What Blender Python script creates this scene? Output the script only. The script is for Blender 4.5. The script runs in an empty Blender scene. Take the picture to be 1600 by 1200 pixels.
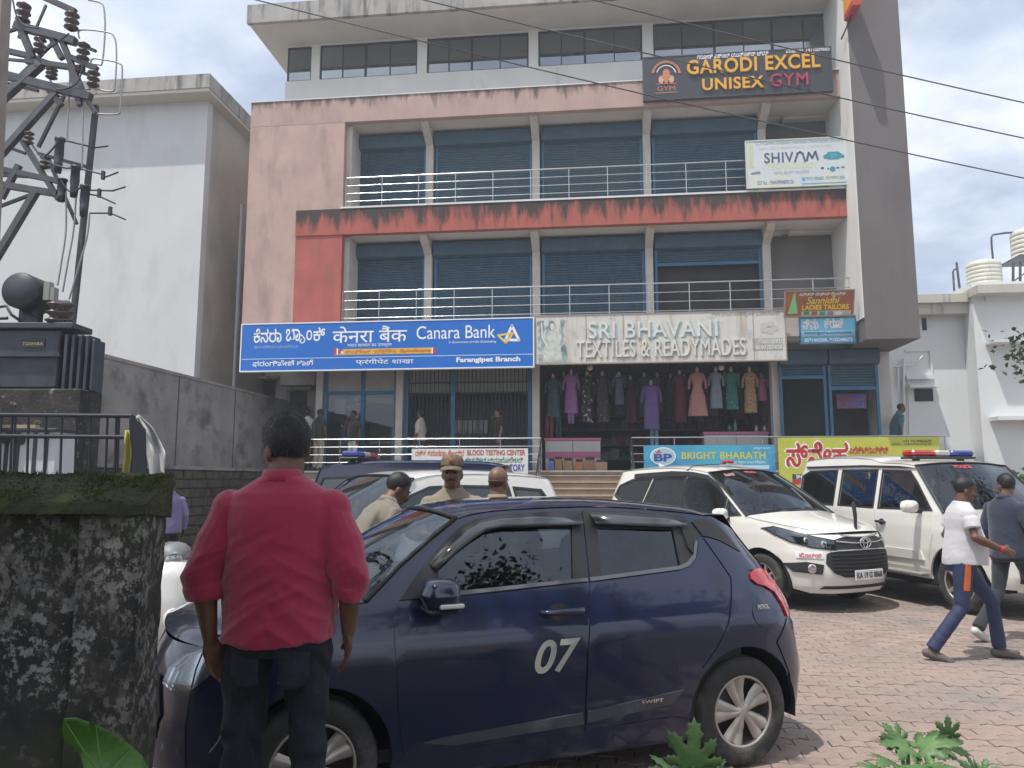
import bpy, bmesh, math, random
import numpy as np
from mathutils import Vector, Matrix, Euler
from mathutils.geometry import delaunay_2d_cdt
R = math.radians
random.seed(7)
S = bpy.context.scene
COL = S.collection

# ---------------------------------------------------------------- camera, sky, sun, exposure
CAMZ, FPX, PITCH = 1.65, 1200.0, math.atan(150 / 1200)
cam = bpy.data.cameras.new('camera'); cam.sensor_width = 36; cam.lens = 27.0
cam.clip_start = 0.05; cam.clip_end = 3000
cam_o = bpy.data.objects.new('camera', cam); COL.objects.link(cam_o)
cam_o.location = (0, 0, CAMZ); cam_o.rotation_euler = (R(90) + PITCH, 0, 0)
S.camera = cam_o
LIGHT = Vector((0.30, 0.25, -1.0)).normalized()          # direction the sunlight travels
SUN_EL = math.asin(-LIGHT.z); SUN_AZ = math.atan2(-LIGHT.x, -LIGHT.y)   # clockwise from +Y
sun = bpy.data.lights.new('sun', 'SUN'); sun.energy = 4.7; sun.angle = R(0.6); sun.color = (1.0, 0.955, 0.89)
sun_o = bpy.data.objects.new('sun', sun); COL.objects.link(sun_o)
sun_o.rotation_euler = LIGHT.to_track_quat('-Z', 'Y').to_euler(); sun_o.location = (-8, -10, 25)
w = bpy.data.worlds.new('World'); S.world = w; w.use_nodes = True
nt = w.node_tree; nt.nodes.clear()
def wn(t, **k):
    n = nt.nodes.new(t)
    for a, b in k.items(): setattr(n, a, b)
    return n
wo = wn('ShaderNodeOutputWorld'); bg = wn('ShaderNodeBackground'); bg.inputs[1].default_value = 0.15
sky = wn('ShaderNodeTexSky', sky_type='NISHITA'); sky.sun_disc = False
sky.sun_elevation = SUN_EL; sky.sun_rotation = SUN_AZ; sky.dust_density = 2.5; sky.air_density = 1.0; sky.ozone_density = 1.5
tc = wn('ShaderNodeTexCoord'); sx = wn('ShaderNodeSeparateXYZ'); nt.links.new(tc.outputs['Generated'], sx.inputs[0])
mx = wn('ShaderNodeMath', operation='MAXIMUM'); nt.links.new(sx.outputs[2], mx.inputs[0]); mx.inputs[1].default_value = 0.0
ad = wn('ShaderNodeMath', operation='ADD'); nt.links.new(mx.outputs[0], ad.inputs[0]); ad.inputs[1].default_value = 0.22
dv = wn('ShaderNodeVectorMath', operation='DIVIDE'); nt.links.new(tc.outputs['Generated'], dv.inputs[0])
cb = wn('ShaderNodeCombineXYZ')
for i in range(3): nt.links.new(ad.outputs[0], cb.inputs[i])
nt.links.new(cb.outputs[0], dv.inputs[1])
mp = wn('ShaderNodeMapping'); mp.inputs['Location'].default_value = (3.1, 0.65, 0); mp.inputs['Scale'].default_value = (1, 1, 0.3)
nt.links.new(dv.outputs[0], mp.inputs[0])
n1 = wn('ShaderNodeTexNoise'); n1.inputs['Scale'].default_value = 1.35; n1.inputs['Detail'].default_value = 9; n1.inputs['Roughness'].default_value = 0.56
nt.links.new(mp.outputs[0], n1.inputs['Vector'])
rp = wn('ShaderNodeValToRGB'); rp.color_ramp.elements[0].position = 0.36; rp.color_ramp.elements[1].position = 0.57
rp.color_ramp.elements[0].color = (0.30, 0.30, 0.30, 1)
nt.links.new(n1.outputs[0], rp.inputs[0])
n2 = wn('ShaderNodeTexNoise'); n2.inputs['Scale'].default_value = 2.6; n2.inputs['Detail'].default_value = 7
nt.links.new(mp.outputs[0], n2.inputs['Vector'])
cr = wn('ShaderNodeValToRGB'); cr.color_ramp.elements[0].position = 0.32; cr.color_ramp.elements[1].position = 0.66
cr.color_ramp.elements[0].color = (6.2, 6.9, 8.2, 1); cr.color_ramp.elements[1].color = (9.6, 9.8, 10.2, 1)
nt.links.new(n2.outputs[0], cr.inputs[0])
mixw = wn('ShaderNodeMix', data_type='RGBA'); nt.links.new(rp.outputs[0], mixw.inputs['Factor'])
nt.links.new(sky.outputs[0], mixw.inputs['A']); nt.links.new(cr.outputs[0], mixw.inputs['B'])
nt.links.new(mixw.outputs['Result'], bg.inputs[0]); nt.links.new(bg.outputs[0], wo.inputs[0])
vs = S.view_settings
vs.view_transform = 'Standard'; vs.look = 'None'; vs.exposure = 0.0; vs.gamma = 1.0; vs.use_curve_mapping = False

# ---------------------------------------------------------------- pixel helpers (photograph pixels, 1600 x 1200)
def ray(px, py):
    a = (px - 800) / FPX; b = (600 - py) / FPX; c, s = math.cos(PITCH), math.sin(PITCH)
    return Vector((a, c - b * s, s + b * c))
CAM = Vector((0, 0, CAMZ))
def at_y(px, py, y):
    d = ray(px, py); return CAM + d * (y / d.y)
def at_z(px, py, z):
    d = ray(px, py); return CAM + d * ((z - CAMZ) / d.z)
TH = R(6.4); Y0 = 20.5                                   # the facade plane
UX, UY = math.cos(TH), -math.sin(TH); VX, VY = math.sin(TH), math.cos(TH)
def uvz(u, v, z): return Vector((u * UX + v * VX, Y0 + u * UY + v * VY, z))
def fac(px, py, v=0.0):
    d = ray(px, py); t = (v + Y0 * VY) / (d.x * VX + d.y * VY)
    p = CAM + d * t; return (p.x * UX + (p.y - Y0) * UY, p.z)
def wall(px, py, u):                                     # plane u = const: returns v, z
    d = ray(px, py); t = (u + Y0 * UY) / (d.x * UX + d.y * UY)
    p = CAM + d * t; return (p.x * VX + (p.y - Y0) * VY, p.z)
FROT = -TH                                               # rotation about z that turns local x into u

# ---------------------------------------------------------------- materials
MATS = {}
def mat(name, col, rough=0.6, metal=0.0, var=0.0, vscale=6.0, bump=0.0, bscale=40.0, coat=0.0, spec=0.5,
        stain=None, stain2=None, alpha=None, emit=None, sheen=0, trans=0.0, world=False, ior=None):
    """procedural principled material; stain = (colour, low, high, scale, (sx,sy,sz))"""
    if name in MATS: return MATS[name]
    m = bpy.data.materials.new(name); m.use_nodes = True; t = m.node_tree; b = t.nodes['Principled BSDF']
    L = t.links.new
    col = tuple(col) + (1,) if len(col) == 3 else col
    tcn = t.nodes.new('ShaderNodeNewGeometry') if world else t.nodes.new('ShaderNodeTexCoord')
    co = tcn.outputs['Position'] if world else tcn.outputs['Object']
    cur = None
    if var > 0:
        n = t.nodes.new('ShaderNodeTexNoise'); n.inputs['Scale'].default_value = vscale; n.inputs['Detail'].default_value = 6
        L(co, n.inputs['Vector'])
        r = t.nodes.new('ShaderNodeMapRange'); r.inputs[1].default_value = 0.3; r.inputs[2].default_value = 0.7
        r.inputs[3].default_value = 1 - var; r.inputs[4].default_value = 1 + var
        L(n.outputs[0], r.inputs[0])
        mm = t.nodes.new('ShaderNodeVectorMath'); mm.operation = 'SCALE'; mm.inputs[0].default_value = col[:3]
        L(r.outputs[0], mm.inputs['Scale']); cur = mm.outputs[0]
    for st in (stain, stain2):
        if not st: continue
        sc, lo, hi, ss, vec = st
        mpn = t.nodes.new('ShaderNodeMapping'); mpn.inputs['Scale'].default_value = vec; L(co, mpn.inputs[0])
        n = t.nodes.new('ShaderNodeTexNoise'); n.inputs['Scale'].default_value = ss; n.inputs['Detail'].default_value = 8
        n.inputs['Roughness'].default_value = 0.65
        L(mpn.outputs[0], n.inputs['Vector'])
        r = t.nodes.new('ShaderNodeMapRange'); r.inputs[1].default_value = lo; r.inputs[2].default_value = hi
        L(n.outputs[0], r.inputs[0])
        x = t.nodes.new('ShaderNodeMix'); x.data_type = 'RGBA'; L(r.outputs[0], x.inputs['Factor'])
        if cur is not None: L(cur, x.inputs['A'])
        else: x.inputs['A'].default_value = col
        x.inputs['B'].default_value = tuple(sc) + (1,); cur = x.outputs['Result']
    if cur is not None: L(cur, b.inputs['Base Color'])
    else: b.inputs['Base Color'].default_value = col
    b.inputs['Roughness'].default_value = rough; b.inputs['Metallic'].default_value = metal
    b.inputs['Coat Weight'].default_value = coat; b.inputs['Coat Roughness'].default_value = 0.04
    b.inputs['Specular IOR Level'].default_value = spec; b.inputs['Transmission Weight'].default_value = trans
    if ior: b.inputs['IOR'].default_value = ior
    if sheen: b.inputs['Sheen Weight'].default_value = sheen
    if alpha is not None: b.inputs['Alpha'].default_value = alpha
    if emit: b.inputs['Emission Color'].default_value = tuple(emit[0]) + (1,); b.inputs['Emission Strength'].default_value = emit[1]
    if bump > 0:
        n = t.nodes.new('ShaderNodeTexNoise'); n.inputs['Scale'].default_value = bscale; n.inputs['Detail'].default_value = 6
        L(co, n.inputs['Vector'])
        bp = t.nodes.new('ShaderNodeBump'); bp.inputs['Strength'].default_value = bump; bp.inputs['Distance'].default_value = 0.02
        L(n.outputs[0], bp.inputs['Height']); L(bp.outputs[0], b.inputs['Normal'])
    MATS[name] = m
    return m
def glass(name, tint, gloss=0.05, refl=0.12):
    """thin window pane: tinted see-through plus a mirror film that grows at grazing angles"""
    if name in MATS: return MATS[name]
    m = bpy.data.materials.new(name); m.use_nodes = True; t = m.node_tree; t.nodes.clear()
    o = t.nodes.new('ShaderNodeOutputMaterial'); a = t.nodes.new('ShaderNodeBsdfTransparent'); g = t.nodes.new('ShaderNodeBsdfGlossy')
    a.inputs[0].default_value = tuple(tint) + (1,); g.inputs[0].default_value = (0.86, 0.93, 1, 1); g.inputs[1].default_value = gloss
    f = t.nodes.new('ShaderNodeFresnel'); f.inputs[0].default_value = 1.5
    ad_ = t.nodes.new('ShaderNodeMath'); ad_.operation = 'ADD'; ad_.inputs[1].default_value = refl; ad_.use_clamp = True
    t.links.new(f.outputs[0], ad_.inputs[0])
    x = t.nodes.new('ShaderNodeMixShader'); t.links.new(ad_.outputs[0], x.inputs[0]); t.links.new(a.outputs[0], x.inputs[1]); t.links.new(g.outputs[0], x.inputs[2])
    t.links.new(x.outputs[0], o.inputs[0]); MATS[name] = m
    return m

# ---------------------------------------------------------------- mesh builder
class MB:
    def __init__(s): s.v = []; s.f = []; s.mi = []; s.sm = []
    def add(s, vs_, fs, mi=0, smooth=False):
        o = len(s.v); s.v += [tuple(p) for p in vs_]; s.f += [tuple(i + o for i in f) for f in fs]
        s.mi += [mi] * len(fs); s.sm += [smooth] * len(fs); return s
    def box(s, x0, x1, y0, y1, z0, z1, mi=0, M=None):
        p = [Vector(q) for q in ((x0,y0,z0),(x1,y0,z0),(x1,y1,z0),(x0,y1,z0),(x0,y0,z1),(x1,y0,z1),(x1,y1,z1),(x0,y1,z1))]
        if M: p = [M @ q for q in p]
        return s.add(p, [(0,3,2,1),(4,5,6,7),(0,1,5,4),(1,2,6,5),(2,3,7,6),(3,0,4,7)], mi)
    def bbox(s, x0, x1, y0, y1, z0, z1, b=0.01, mi=0, M=None):
        """box with chamfered edges"""
        pts = []
        for sx_ in (0, 1):
            for sy_ in (0, 1):
                for sz_ in (0, 1):
                    c = (x1 if sx_ else x0, y1 if sy_ else y0, z1 if sz_ else z0)
                    d = (-b if sx_ else b, -b if sy_ else b, -b if sz_ else b)
                    pts += [(c[0], c[1]+d[1], c[2]+d[2]), (c[0]+d[0], c[1], c[2]+d[2]), (c[0]+d[0], c[1]+d[1], c[2])]
        bm = bmesh.new()
        for q in pts: bm.verts.new(M @ Vector(q) if M else q)
        bmesh.ops.convex_hull(bm, input=bm.verts)
        bm.verts.index_update()
        s.add([v_.co for v_ in bm.verts], [[v_.index for v_ in f.verts] for f in bm.faces], mi); bm.free(); return s
    def tube(s, pts, r, n=8, mi=0, cap=True, smooth=True):
        pts = [Vector(p) for p in pts]; rs = r if isinstance(r, (list, tuple)) else [r] * len(pts)
        rings = []; prev = None
        for i, p in enumerate(pts):
            d = (pts[min(i+1, len(pts)-1)] - pts[max(i-1, 0)]).normalized()
            if prev is None: a = d.orthogonal().normalized()
            else:
                a = prev - d * prev.dot(d); a = a.normalized() if a.length > 1e-6 else d.orthogonal().normalized()
            prev = a; b = d.cross(a)
            rings.append([p + (a * math.cos(2*math.pi*k/n) + b * math.sin(2*math.pi*k/n)) * rs[i] for k in range(n)])
        vs_ = [q for g in rings for q in g]; fs = []
        for i in range(len(pts) - 1):
            for k in range(n): fs.append((i*n+k, i*n+(k+1)%n, (i+1)*n+(k+1)%n, (i+1)*n+k))
        s.add(vs_, fs, mi, smooth)
        if cap:
            s.add(rings[0], [tuple(range(n))[::-1]], mi); s.add(rings[-1], [tuple(range(n))], mi)
        return s
    def lathe(s, prof, n=24, mi=0, axis='z', M=None, smooth=True):
        vs_ = []
        for r, h in prof:
            for k in range(n):
                a = 2*math.pi*k/n; p = Vector((r*math.cos(a), r*math.sin(a), h))
                if axis == 'y': p = Vector((p.x, p.z, p.y))
                if axis == 'x': p = Vector((p.z, p.x, p.y))
                vs_.append(M @ p if M else p)
        fs = [(i*n+k, i*n+(k+1)%n, (i+1)*n+(k+1)%n, (i+1)*n+k) for i in range(len(prof)-1) for k in range(n)]
        return s.add(vs_, fs, mi, smooth)
    def prism(s, poly, h0, h1, mi=0, fn=None):
        """polygon (a,b) extruded along c from h0 to h1; fn(a,b,c)->xyz"""
        fn = fn or (lambda a, b, c: (a, b, c)); n = len(poly)
        vs_ = [fn(a, b, h0) for a, b in poly] + [fn(a, b, h1) for a, b in poly]
        return s.add(vs_, [tuple(range(n))[::-1], tuple(range(n, 2*n))] + [(i, (i+1)%n, n+(i+1)%n, n+i) for i in range(n)], mi)
    def quad(s, a, b, c, d, mi=0): return s.add([a, b, c, d], [(0, 1, 2, 3)], mi)
    def grid(s, rows, mi=0, smooth=True, flip=False):
        n = len(rows[0]); vs_ = [p for r_ in rows for p in r_]
        fs = [(i*n+k, i*n+k+1, (i+1)*n+k+1, (i+1)*n+k) for i in range(len(rows)-1) for k in range(n-1)]
        if flip: fs = [f[::-1] for f in fs]
        return s.add(vs_, fs, mi, smooth)
    def mesh(s, name, mats):
        me = bpy.data.meshes.new(name); me.from_pydata(s.v, [], s.f)
        for m in (mats if isinstance(mats, (list, tuple)) else [mats]):
            if m: me.materials.append(m)
        me.polygons.foreach_set('material_index', s.mi); me.polygons.foreach_set('use_smooth', s.sm); me.update(); return me
    def build(s, name, mats, parent=None, fixn=True, loc=None):
        me = s.mesh(name, mats)
        if fixn:
            bm = bmesh.new(); bm.from_mesh(me); bmesh.ops.recalc_face_normals(bm, faces=bm.faces); bm.to_mesh(me); bm.free()
        return link(name, me, parent, loc)
def link(name, me, parent=None, loc=None):
    o = bpy.data.objects.new(name, me); COL.objects.link(o)
    if parent: o.parent = parent
    if loc is not None: o.location = loc
    return o
def tag(o, label=None, cat=None, group=None, kind=None):
    if label: o['label'] = label
    if cat: o['category'] = cat
    if group: o['group'] = group
    if kind: o['kind'] = kind
    return o
def thing(name, label, cat, loc=(0,0,0), rz=0.0, group=None):
    o = bpy.data.objects.new(name, None); COL.objects.link(o); o.location = loc; o.rotation_euler = (0, 0, rz)
    o.empty_display_size = 0.2
    return tag(o, label, cat, group)
def facade(name, label, cat, group=None):                # Empty whose local axes are u, v, z
    return thing(name, label, cat, (0, Y0, 0), FROT, group)
def text_mesh(body, bold=0.0, shear=0.0, space=1.0, res=5):
    c = bpy.data.curves.new('t', 'FONT'); c.body = body; c.size = 1; c.offset = bold; c.shear = shear
    c.space_character = space; c.resolution_u = res; c.fill_mode = 'FRONT'
    o = bpy.data.objects.new('t', c); COL.objects.link(o)
    dg = bpy.context.evaluated_depsgraph_get(); ev = o.evaluated_get(dg)
    me0 = ev.to_mesh(); vs_ = [v_.co.copy() for v_ in me0.vertices]; fs = [tuple(p.vertices) for p in me0.polygons]
    ev.to_mesh_clear(); bpy.data.objects.remove(o); bpy.data.curves.remove(c)
    return vs_, fs
def text(body, fn, x0, x1, z0, z1, m, parent, depth=0.0, bold=0.0, shear=0.0, space=1.0, name='lettering', fit=True):
    """lettering stretched into the rectangle x0..x1, z0..z1; fn(x, z, d)->xyz (d towards the viewer)"""
    vs_, fs = text_mesh(body, bold, shear, space)
    if not vs_: return None
    ax = min(v_.x for v_ in vs_); bx = max(v_.x for v_ in vs_); az = min(v_.y for v_ in vs_); bz = max(v_.y for v_ in vs_)
    P = [(x0 + (v_.x-ax)/(bx-ax)*(x1-x0), z0 + (v_.y-az)/max(bz-az, 1e-6)*(z1-z0)) for v_ in vs_]
    # one mesh per word of a large sign
    order = sorted(range(len(fs)), key=lambda i: min(vs_[k].x for k in fs[i])); words = []; right = None
    for i in order:
        lo = min(vs_[k].x for k in fs[i]); hi = max(vs_[k].x for k in fs[i])
        if right is None or (lo-right > 0.16 and depth > 0.006): words.append([])
        words[-1].append(i); right = hi if right is None else max(right, hi)
    for wd in words:
        sub_f = [fs[i] for i in wd]; ids = sorted({k for f in sub_f for k in f}); mp_ = {k: n for n, k in enumerate(ids)}
        mb = MB(); mb.add([fn(*P[k], depth) for k in ids], [tuple(mp_[k] for k in f) for f in sub_f])
        if depth > 0.006:
            cnt = {}
            for f in sub_f:
                for i in range(len(f)):
                    e = (f[i], f[(i+1) % len(f)]); cnt.setdefault(tuple(sorted(e)), []).append(e)
            for es in cnt.values():
                if len(es) == 1:
                    a, b = es[0]; mb.quad(fn(*P[a], depth), fn(*P[b], depth), fn(*P[b], 0.0), fn(*P[a], 0.0))
        last = mb.build(name, m, parent, fixn=False)
    return last
def remesh(mb, voxel, smooth=4, fac_=0.5):
    """one continuous skin over a set of overlapping closed shapes"""
    me = mb.mesh('r', mat('plain', (0.5, 0.5, 0.5))); o = bpy.data.objects.new('r', me); COL.objects.link(o)
    md = o.modifiers.new('r', 'REMESH'); md.mode = 'VOXEL'; md.voxel_size = voxel; md.use_smooth_shade = True
    if smooth:
        sm = o.modifiers.new('s', 'SMOOTH'); sm.iterations = smooth; sm.factor = fac_
    dg = bpy.context.evaluated_depsgraph_get(); ev = o.evaluated_get(dg); out = bpy.data.meshes.new_from_object(ev)
    bpy.data.objects.remove(o); bpy.data.meshes.remove(me); out.materials.clear()
    return out
def verts_np(me):
    a = np.empty(len(me.vertices)*3, np.float32); me.vertices.foreach_get('co', a); return a.reshape(-1, 3)
def set_verts(me, a): me.vertices.foreach_set('co', a.astype(np.float32).ravel()); me.update()
def copy_tree(o, parent=None):
    c = o.copy(); COL.objects.link(c); c.parent = parent
    for ch in list(o.children): copy_tree(ch, c)
    return c
def noise3(p, s=1.0):
    from mathutils import noise
    return noise.noise(Vector(p) * s)
# ================================================================ SETTING
M_dirt = mat('dirt', (0.16, 0.125, 0.095), 0.95, var=0.35, vscale=3, bump=0.6, bscale=25, stain=((0.07, 0.08, 0.035), 0.5, 0.68, 1.5, (1,1,1)), world=True)
M_ground = mat('far_ground', (0.14, 0.125, 0.10), 0.95, var=0.3, vscale=0.7, bump=0.4, world=True, stain=((0.06, 0.08, 0.03), 0.5, 0.7, 0.3, (1,1,1)))
g = MB(); g.quad((-180,-180,-0.06), (180,-180,-0.06), (180,180,-0.06), (-180,180,-0.06)); tag(g.build('ground', M_ground), kind='structure')
# roadside verge the photographer and the man in the red shirt stand on
def verge_edge(x): return 3.28 + 0.10*math.sin(x*1.7) + 0.06*math.sin(x*4.3+1) + (0.34*math.exp(-((x-2.05)/0.42)**2))
rows = []
for i in range(121):
    x = -9 + i*0.15; e = verge_edge(x); r_ = []
    for y, z in ((-12, 0.2), (-3, 0.2), (0, 0.2), (1.5, 0.2), (2.4, 0.2), (e-0.55, 0.2), (e-0.35, 0.19), (e-0.2, 0.16), (e-0.05, 0.10), (e+0.1, 0.02), (e+0.2, -0.05)):
        bumpz = 0.025*noise3((x*2.2, y*2.2, 0)) + 0.012*noise3((x*7, y*7, 3)) + 0.12*math.exp(-((x-2.0)/0.45)**2 - ((y-3.2)/0.5)**2)
        r_.append((x, y, z + (bumpz if y > -3 else 0)))
    rows.append(r_)
g = MB(); g.grid(rows, flip=True); tag(g.build('roadside_verge', M_dirt), kind='structure')
# paved yard: base sheet = the joints, then interlocking pavers; brick-pattern material takes over beyond
M_joint = mat('paver_joint', (0.12, 0.10, 0.085), 0.95, var=0.3, vscale=9, world=True)
def paver_mat(name, pattern=False):
    m = bpy.data.materials.new(name); m.use_nodes = True; t = m.node_tree; b = t.nodes['Principled BSDF']; L = t.links.new
    g_ = t.nodes.new('ShaderNodeNewGeometry'); oi = t.nodes.new('ShaderNodeObjectInfo')
    n = t.nodes.new('ShaderNodeTexNoise'); n.inputs['Scale'].default_value = 0.9; n.inputs['Detail'].default_value = 5; L(g_.outputs['Position'], n.inputs['Vector'])
    r = t.nodes.new('ShaderNodeValToRGB'); e = r.color_ramp.elements
    e[0].position = 0.32; e[0].color = (0.215, 0.185, 0.165, 1); e[1].position = 0.68; e[1].color = (0.305, 0.22, 0.187, 1)
    x = r.color_ramp.elements.new(0.5); x.color = (0.27, 0.212, 0.182, 1); L(n.outputs[0], r.inputs[0])
    n2_ = t.nodes.new('ShaderNodeTexNoise'); n2_.inputs['Scale'].default_value = 14; n2_.inputs['Detail'].default_value = 8; L(g_.outputs['Position'], n2_.inputs['Vector'])
    mr = t.nodes.new('ShaderNodeMapRange'); mr.inputs[3].default_value = 0.68; mr.inputs[4].default_value = 1.25; L(n2_.outputs[0], mr.inputs[0])
    sc = t.nodes.new('ShaderNodeVectorMath'); sc.operation = 'SCALE'; L(r.outputs[0], sc.inputs[0]); L(mr.outputs[0], sc.inputs['Scale'])
    # each loose piece (mesh island) gets its own tone
    mr2 = t.nodes.new('ShaderNodeMapRange'); mr2.inputs[3].default_value = 0.86; mr2.inputs[4].default_value = 1.12; L(g_.outputs['Random Per Island'], mr2.inputs[0])
    sc2 = t.nodes.new('ShaderNodeVectorMath'); sc2.operation = 'SCALE'; L(sc.outputs[0], sc2.inputs[0]); L(mr2.outputs[0], sc2.inputs['Scale'])
    n4 = t.nodes.new('ShaderNodeTexNoise'); n4.inputs['Scale'].default_value = 0.55; n4.inputs['Detail'].default_value = 7; n4.inputs['Roughness'].default_value = .62; L(g_.outputs['Position'], n4.inputs['Vector'])
    m4 = t.nodes.new('ShaderNodeMapRange'); m4.inputs[1].default_value = .52; m4.inputs[2].default_value = .72; m4.inputs[4].default_value = .45; L(n4.outputs[0], m4.inputs[0])
    x4 = t.nodes.new('ShaderNodeMix'); x4.data_type = 'RGBA'; L(m4.outputs[0], x4.inputs['Factor']); L(sc2.outputs[0], x4.inputs['A']); x4.inputs['B'].default_value = (.13, .115, .10, 1)
    out = x4.outputs['Result']
    if pattern:
        mpn = t.nodes.new('ShaderNodeMapping'); mpn.inputs['Rotation'].default_value = (0, 0, TH); L(g_.outputs['Position'], mpn.inputs[0])
        bk = t.nodes.new('ShaderNodeTexBrick'); L(mpn.outputs[0], bk.inputs['Vector']); bk.inputs['Scale'].default_value = 1; bk.inputs['Mortar Size'].default_value = 0.006
        bk.inputs['Brick Width'].default_value = 0.225; bk.inputs['Row Height'].default_value = 0.1125
        L(out, bk.inputs['Color1']); L(out, bk.inputs['Color2']); bk.inputs['Mortar'].default_value = (0.09, 0.075, 0.06, 1); out = bk.outputs[0]
    L(out, b.inputs['Base Color']); b.inputs['Roughness'].default_value = 0.85
    bp = t.nodes.new('ShaderNodeBump'); bp.inputs['Strength'].default_value = 0.35; bp.inputs['Distance'].default_value = 0.01
    n3 = t.nodes.new('ShaderNodeTexNoise'); n3.inputs['Scale'].default_value = 90; n3.inputs['Detail'].default_value = 4; L(g_.outputs['Position'], n3.inputs['Vector'])
    L(n3.outputs[0], bp.inputs['Height']); L(bp.outputs[0], b.inputs['Normal'])
    return m
M_paver = paver_mat('paver_concrete'); M_paver_far = paver_mat('paver_far', True)
PL, PW, PH = 0.225, 0.1125, 0.012
def in_paved(p): return -3.6 < p.x < 9.6 and 3.0 < p.y < 12.2 and (p.y > 3.5 or p.x > 0.2)
yard = MB()
def ux(u, v, z=0.0): return uvz(u, v, z)
yard.add([(-9.5, 2.9, -0.035), (26, 2.9, -0.035), (26, 24, -0.035), (-9.5, 24, -0.035)], [(0,1,2,3)])
yard_o = tag(yard.build('yard_paving', M_joint), kind='structure')
far = MB()                                               # beyond the built pavers
far.add([(-9.5, 12.15, 0.0), (26, 12.15, 0.0), (26, 24, 0.0), (-9.5, 24, 0.0)], [(0,1,2,3)])
far.add([(-9.5, 2.9, 0.0), (-3.55, 2.9, 0.0), (-3.55, 12.15, 0.0), (-9.5, 12.15, 0.0)], [(0,1,2,3)])
far.add([(9.55, 2.9, 0.0), (26, 2.9, 0.0), (26, 12.15, 0.0), (9.55, 12.15, 0.0)], [(0,1,2,3)])
tag(far.build('paving', M_paver_far, yard_o), kind='stuff')
def paver_poly(gap=0.003):
    a = 0.016; n = 8; top = []; bot = []
    for i in range(n + 1):
        s_ = -PL/2 + gap + (PL - 2*gap) * i / n; ph = (s_ + PL/2) / (PL/2)        # zig-zag period = half the length
        w_ = a * (1 - 4*abs((ph % 1.0) - 0.5))
        w_ = max(-a*0.8, min(a*0.8, w_))
        bot.append((s_, -PW/2 + gap + w_)); top.append((s_, PW/2 - gap + w_))
    return bot + top[::-1]
pp = paver_poly()
pv_me = MB()
ins = [(x*0.965, y*0.94 if abs(y) > 1e-6 else y) for x, y in pp]
nn = len(pp)
PVV = [(x, y, -0.03) for x, y in pp] + [(x, y, -0.003) for x, y in pp] + [(x, y, 0.0) for x, y in ins]
PVF = [(i, (i+1)%nn, nn+(i+1)%nn, nn+i) for i in range(nn)] + [(nn+i, nn+(i+1)%nn, 2*nn+(i+1)%nn, 2*nn+i) for i in range(nn)] + [tuple(range(2*nn, 3*nn))]
pv_me.add(PVV, PVF); pmesh = pv_me.mesh('paver', M_paver)
allp = []
for r_ in range(-170, -60):
    for c_ in range(-40, 60):
        u = c_*PL + (PL/2 if r_ % 2 else 0); v = r_*PW
        p = uvz(u, v, 0)
        if in_paved(p): allp.append((p, u, v))
def vis_score(p):
    d = p - CAM; px = 800 + 1200*d.x/d.y
    hid = p.x < 1.75 + (p.y-4.4)*0.1 or px > 1620 or (p.y < 4.3)
    inno = px < 1400 and p.y > 8.3
    return (1000 if hid or inno else 0) + p.y
allp.sort(key=lambda q: vis_score(q[0]))
rp_ = random.Random(3); rest = MB()
for i, (p, u, v) in enumerate(allp):
    dz = rp_.uniform(-0.004, 0.003); tilt = (rp_.uniform(-0.006, 0.006), rp_.uniform(-0.01, 0.01), FROT + rp_.uniform(-0.012, 0.012))
    if i < 300:
        o = link('paver', pmesh, yard_o, (p.x, p.y, dz)); o.rotation_euler = tilt
    else:
        Mx = Matrix.Translation((p.x, p.y, dz)) @ Euler(tilt).to_matrix().to_4x4()
        rest.add([Mx @ Vector(q) for q in PVV], PVF)
tag(rest.build('paving', M_paver, yard_o, fixn=False), kind='stuff')
# ================================================================ COMMERCIAL BUILDING (local axes u, v, z)
M_pink = mat('pink_plaster', (0.46, 0.320, 0.280), 0.9, var=0.10, vscale=1.3, bump=0.12, bscale=18,
             stain=((0.30, 0.215, 0.185), 0.50, 0.72, 1.1, (1.6, 1, 0.5)), stain2=((0.17, 0.13, 0.11), 0.66, 0.80, 2.4, (2.2, 1, 0.35)))
M_red = mat('red_plaster', (0.41, 0.112, 0.088), 0.9, var=0.12, vscale=2, bump=0.15, bscale=22,
            stain=((0.30, 0.10, 0.08), 0.45, 0.7, 1.4, (2, 1, 0.6)))
M_redband = mat('red_band_plaster', (0.47, 0.14, 0.11), 0.9, var=0.12, vscale=2, bump=0.15, bscale=22,
            stain=((0.085, 0.055, 0.048), 0.44, 0.56, 2.6, (1.4, 1, 0.26)), stain2=((0.30, 0.11, 0.09), 0.5, 0.7, 7, (1, 1, 0.5)))
M_white = mat('white_plaster', (0.66, 0.66, 0.64), 0.9, var=0.06, vscale=1.0, bump=0.08, stain=((0.42, 0.40, 0.37), 0.58, 0.8, 1.2, (1.5, 1, 0.4)))
M_cream = mat('cream_plaster', (0.52, 0.49, 0.45), 0.9, var=0.1, vscale=1.5, bump=0.1, stain=((0.30, 0.27, 0.24), 0.55, 0.8, 1.5, (1.2, 1, 0.6)))
M_slab = mat('weathered_concrete', (0.36, 0.345, 0.32), 0.95, var=0.15, vscale=1.5, bump=0.2, stain=((0.11, 0.105, 0.10), 0.50, 0.66, 2.2, (1.8, 1, 0.22)), stain2=((0.52, 0.50, 0.46), 0.6, 0.75, 1.2, (2, 1, 0.3)))
M_soffit = mat('soffit_plaster', (0.58, 0.55, 0.51), 0.9, var=0.07, vscale=1.2)
M_grey = mat('grey_paint', (0.14, 0.126, 0.125), 0.85, var=0.07, vscale=0.8, bump=0.06, stain=((0.105, 0.097, 0.095), 0.55, 0.8, 0.9, (1.5, 1, 0.4)))
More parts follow.
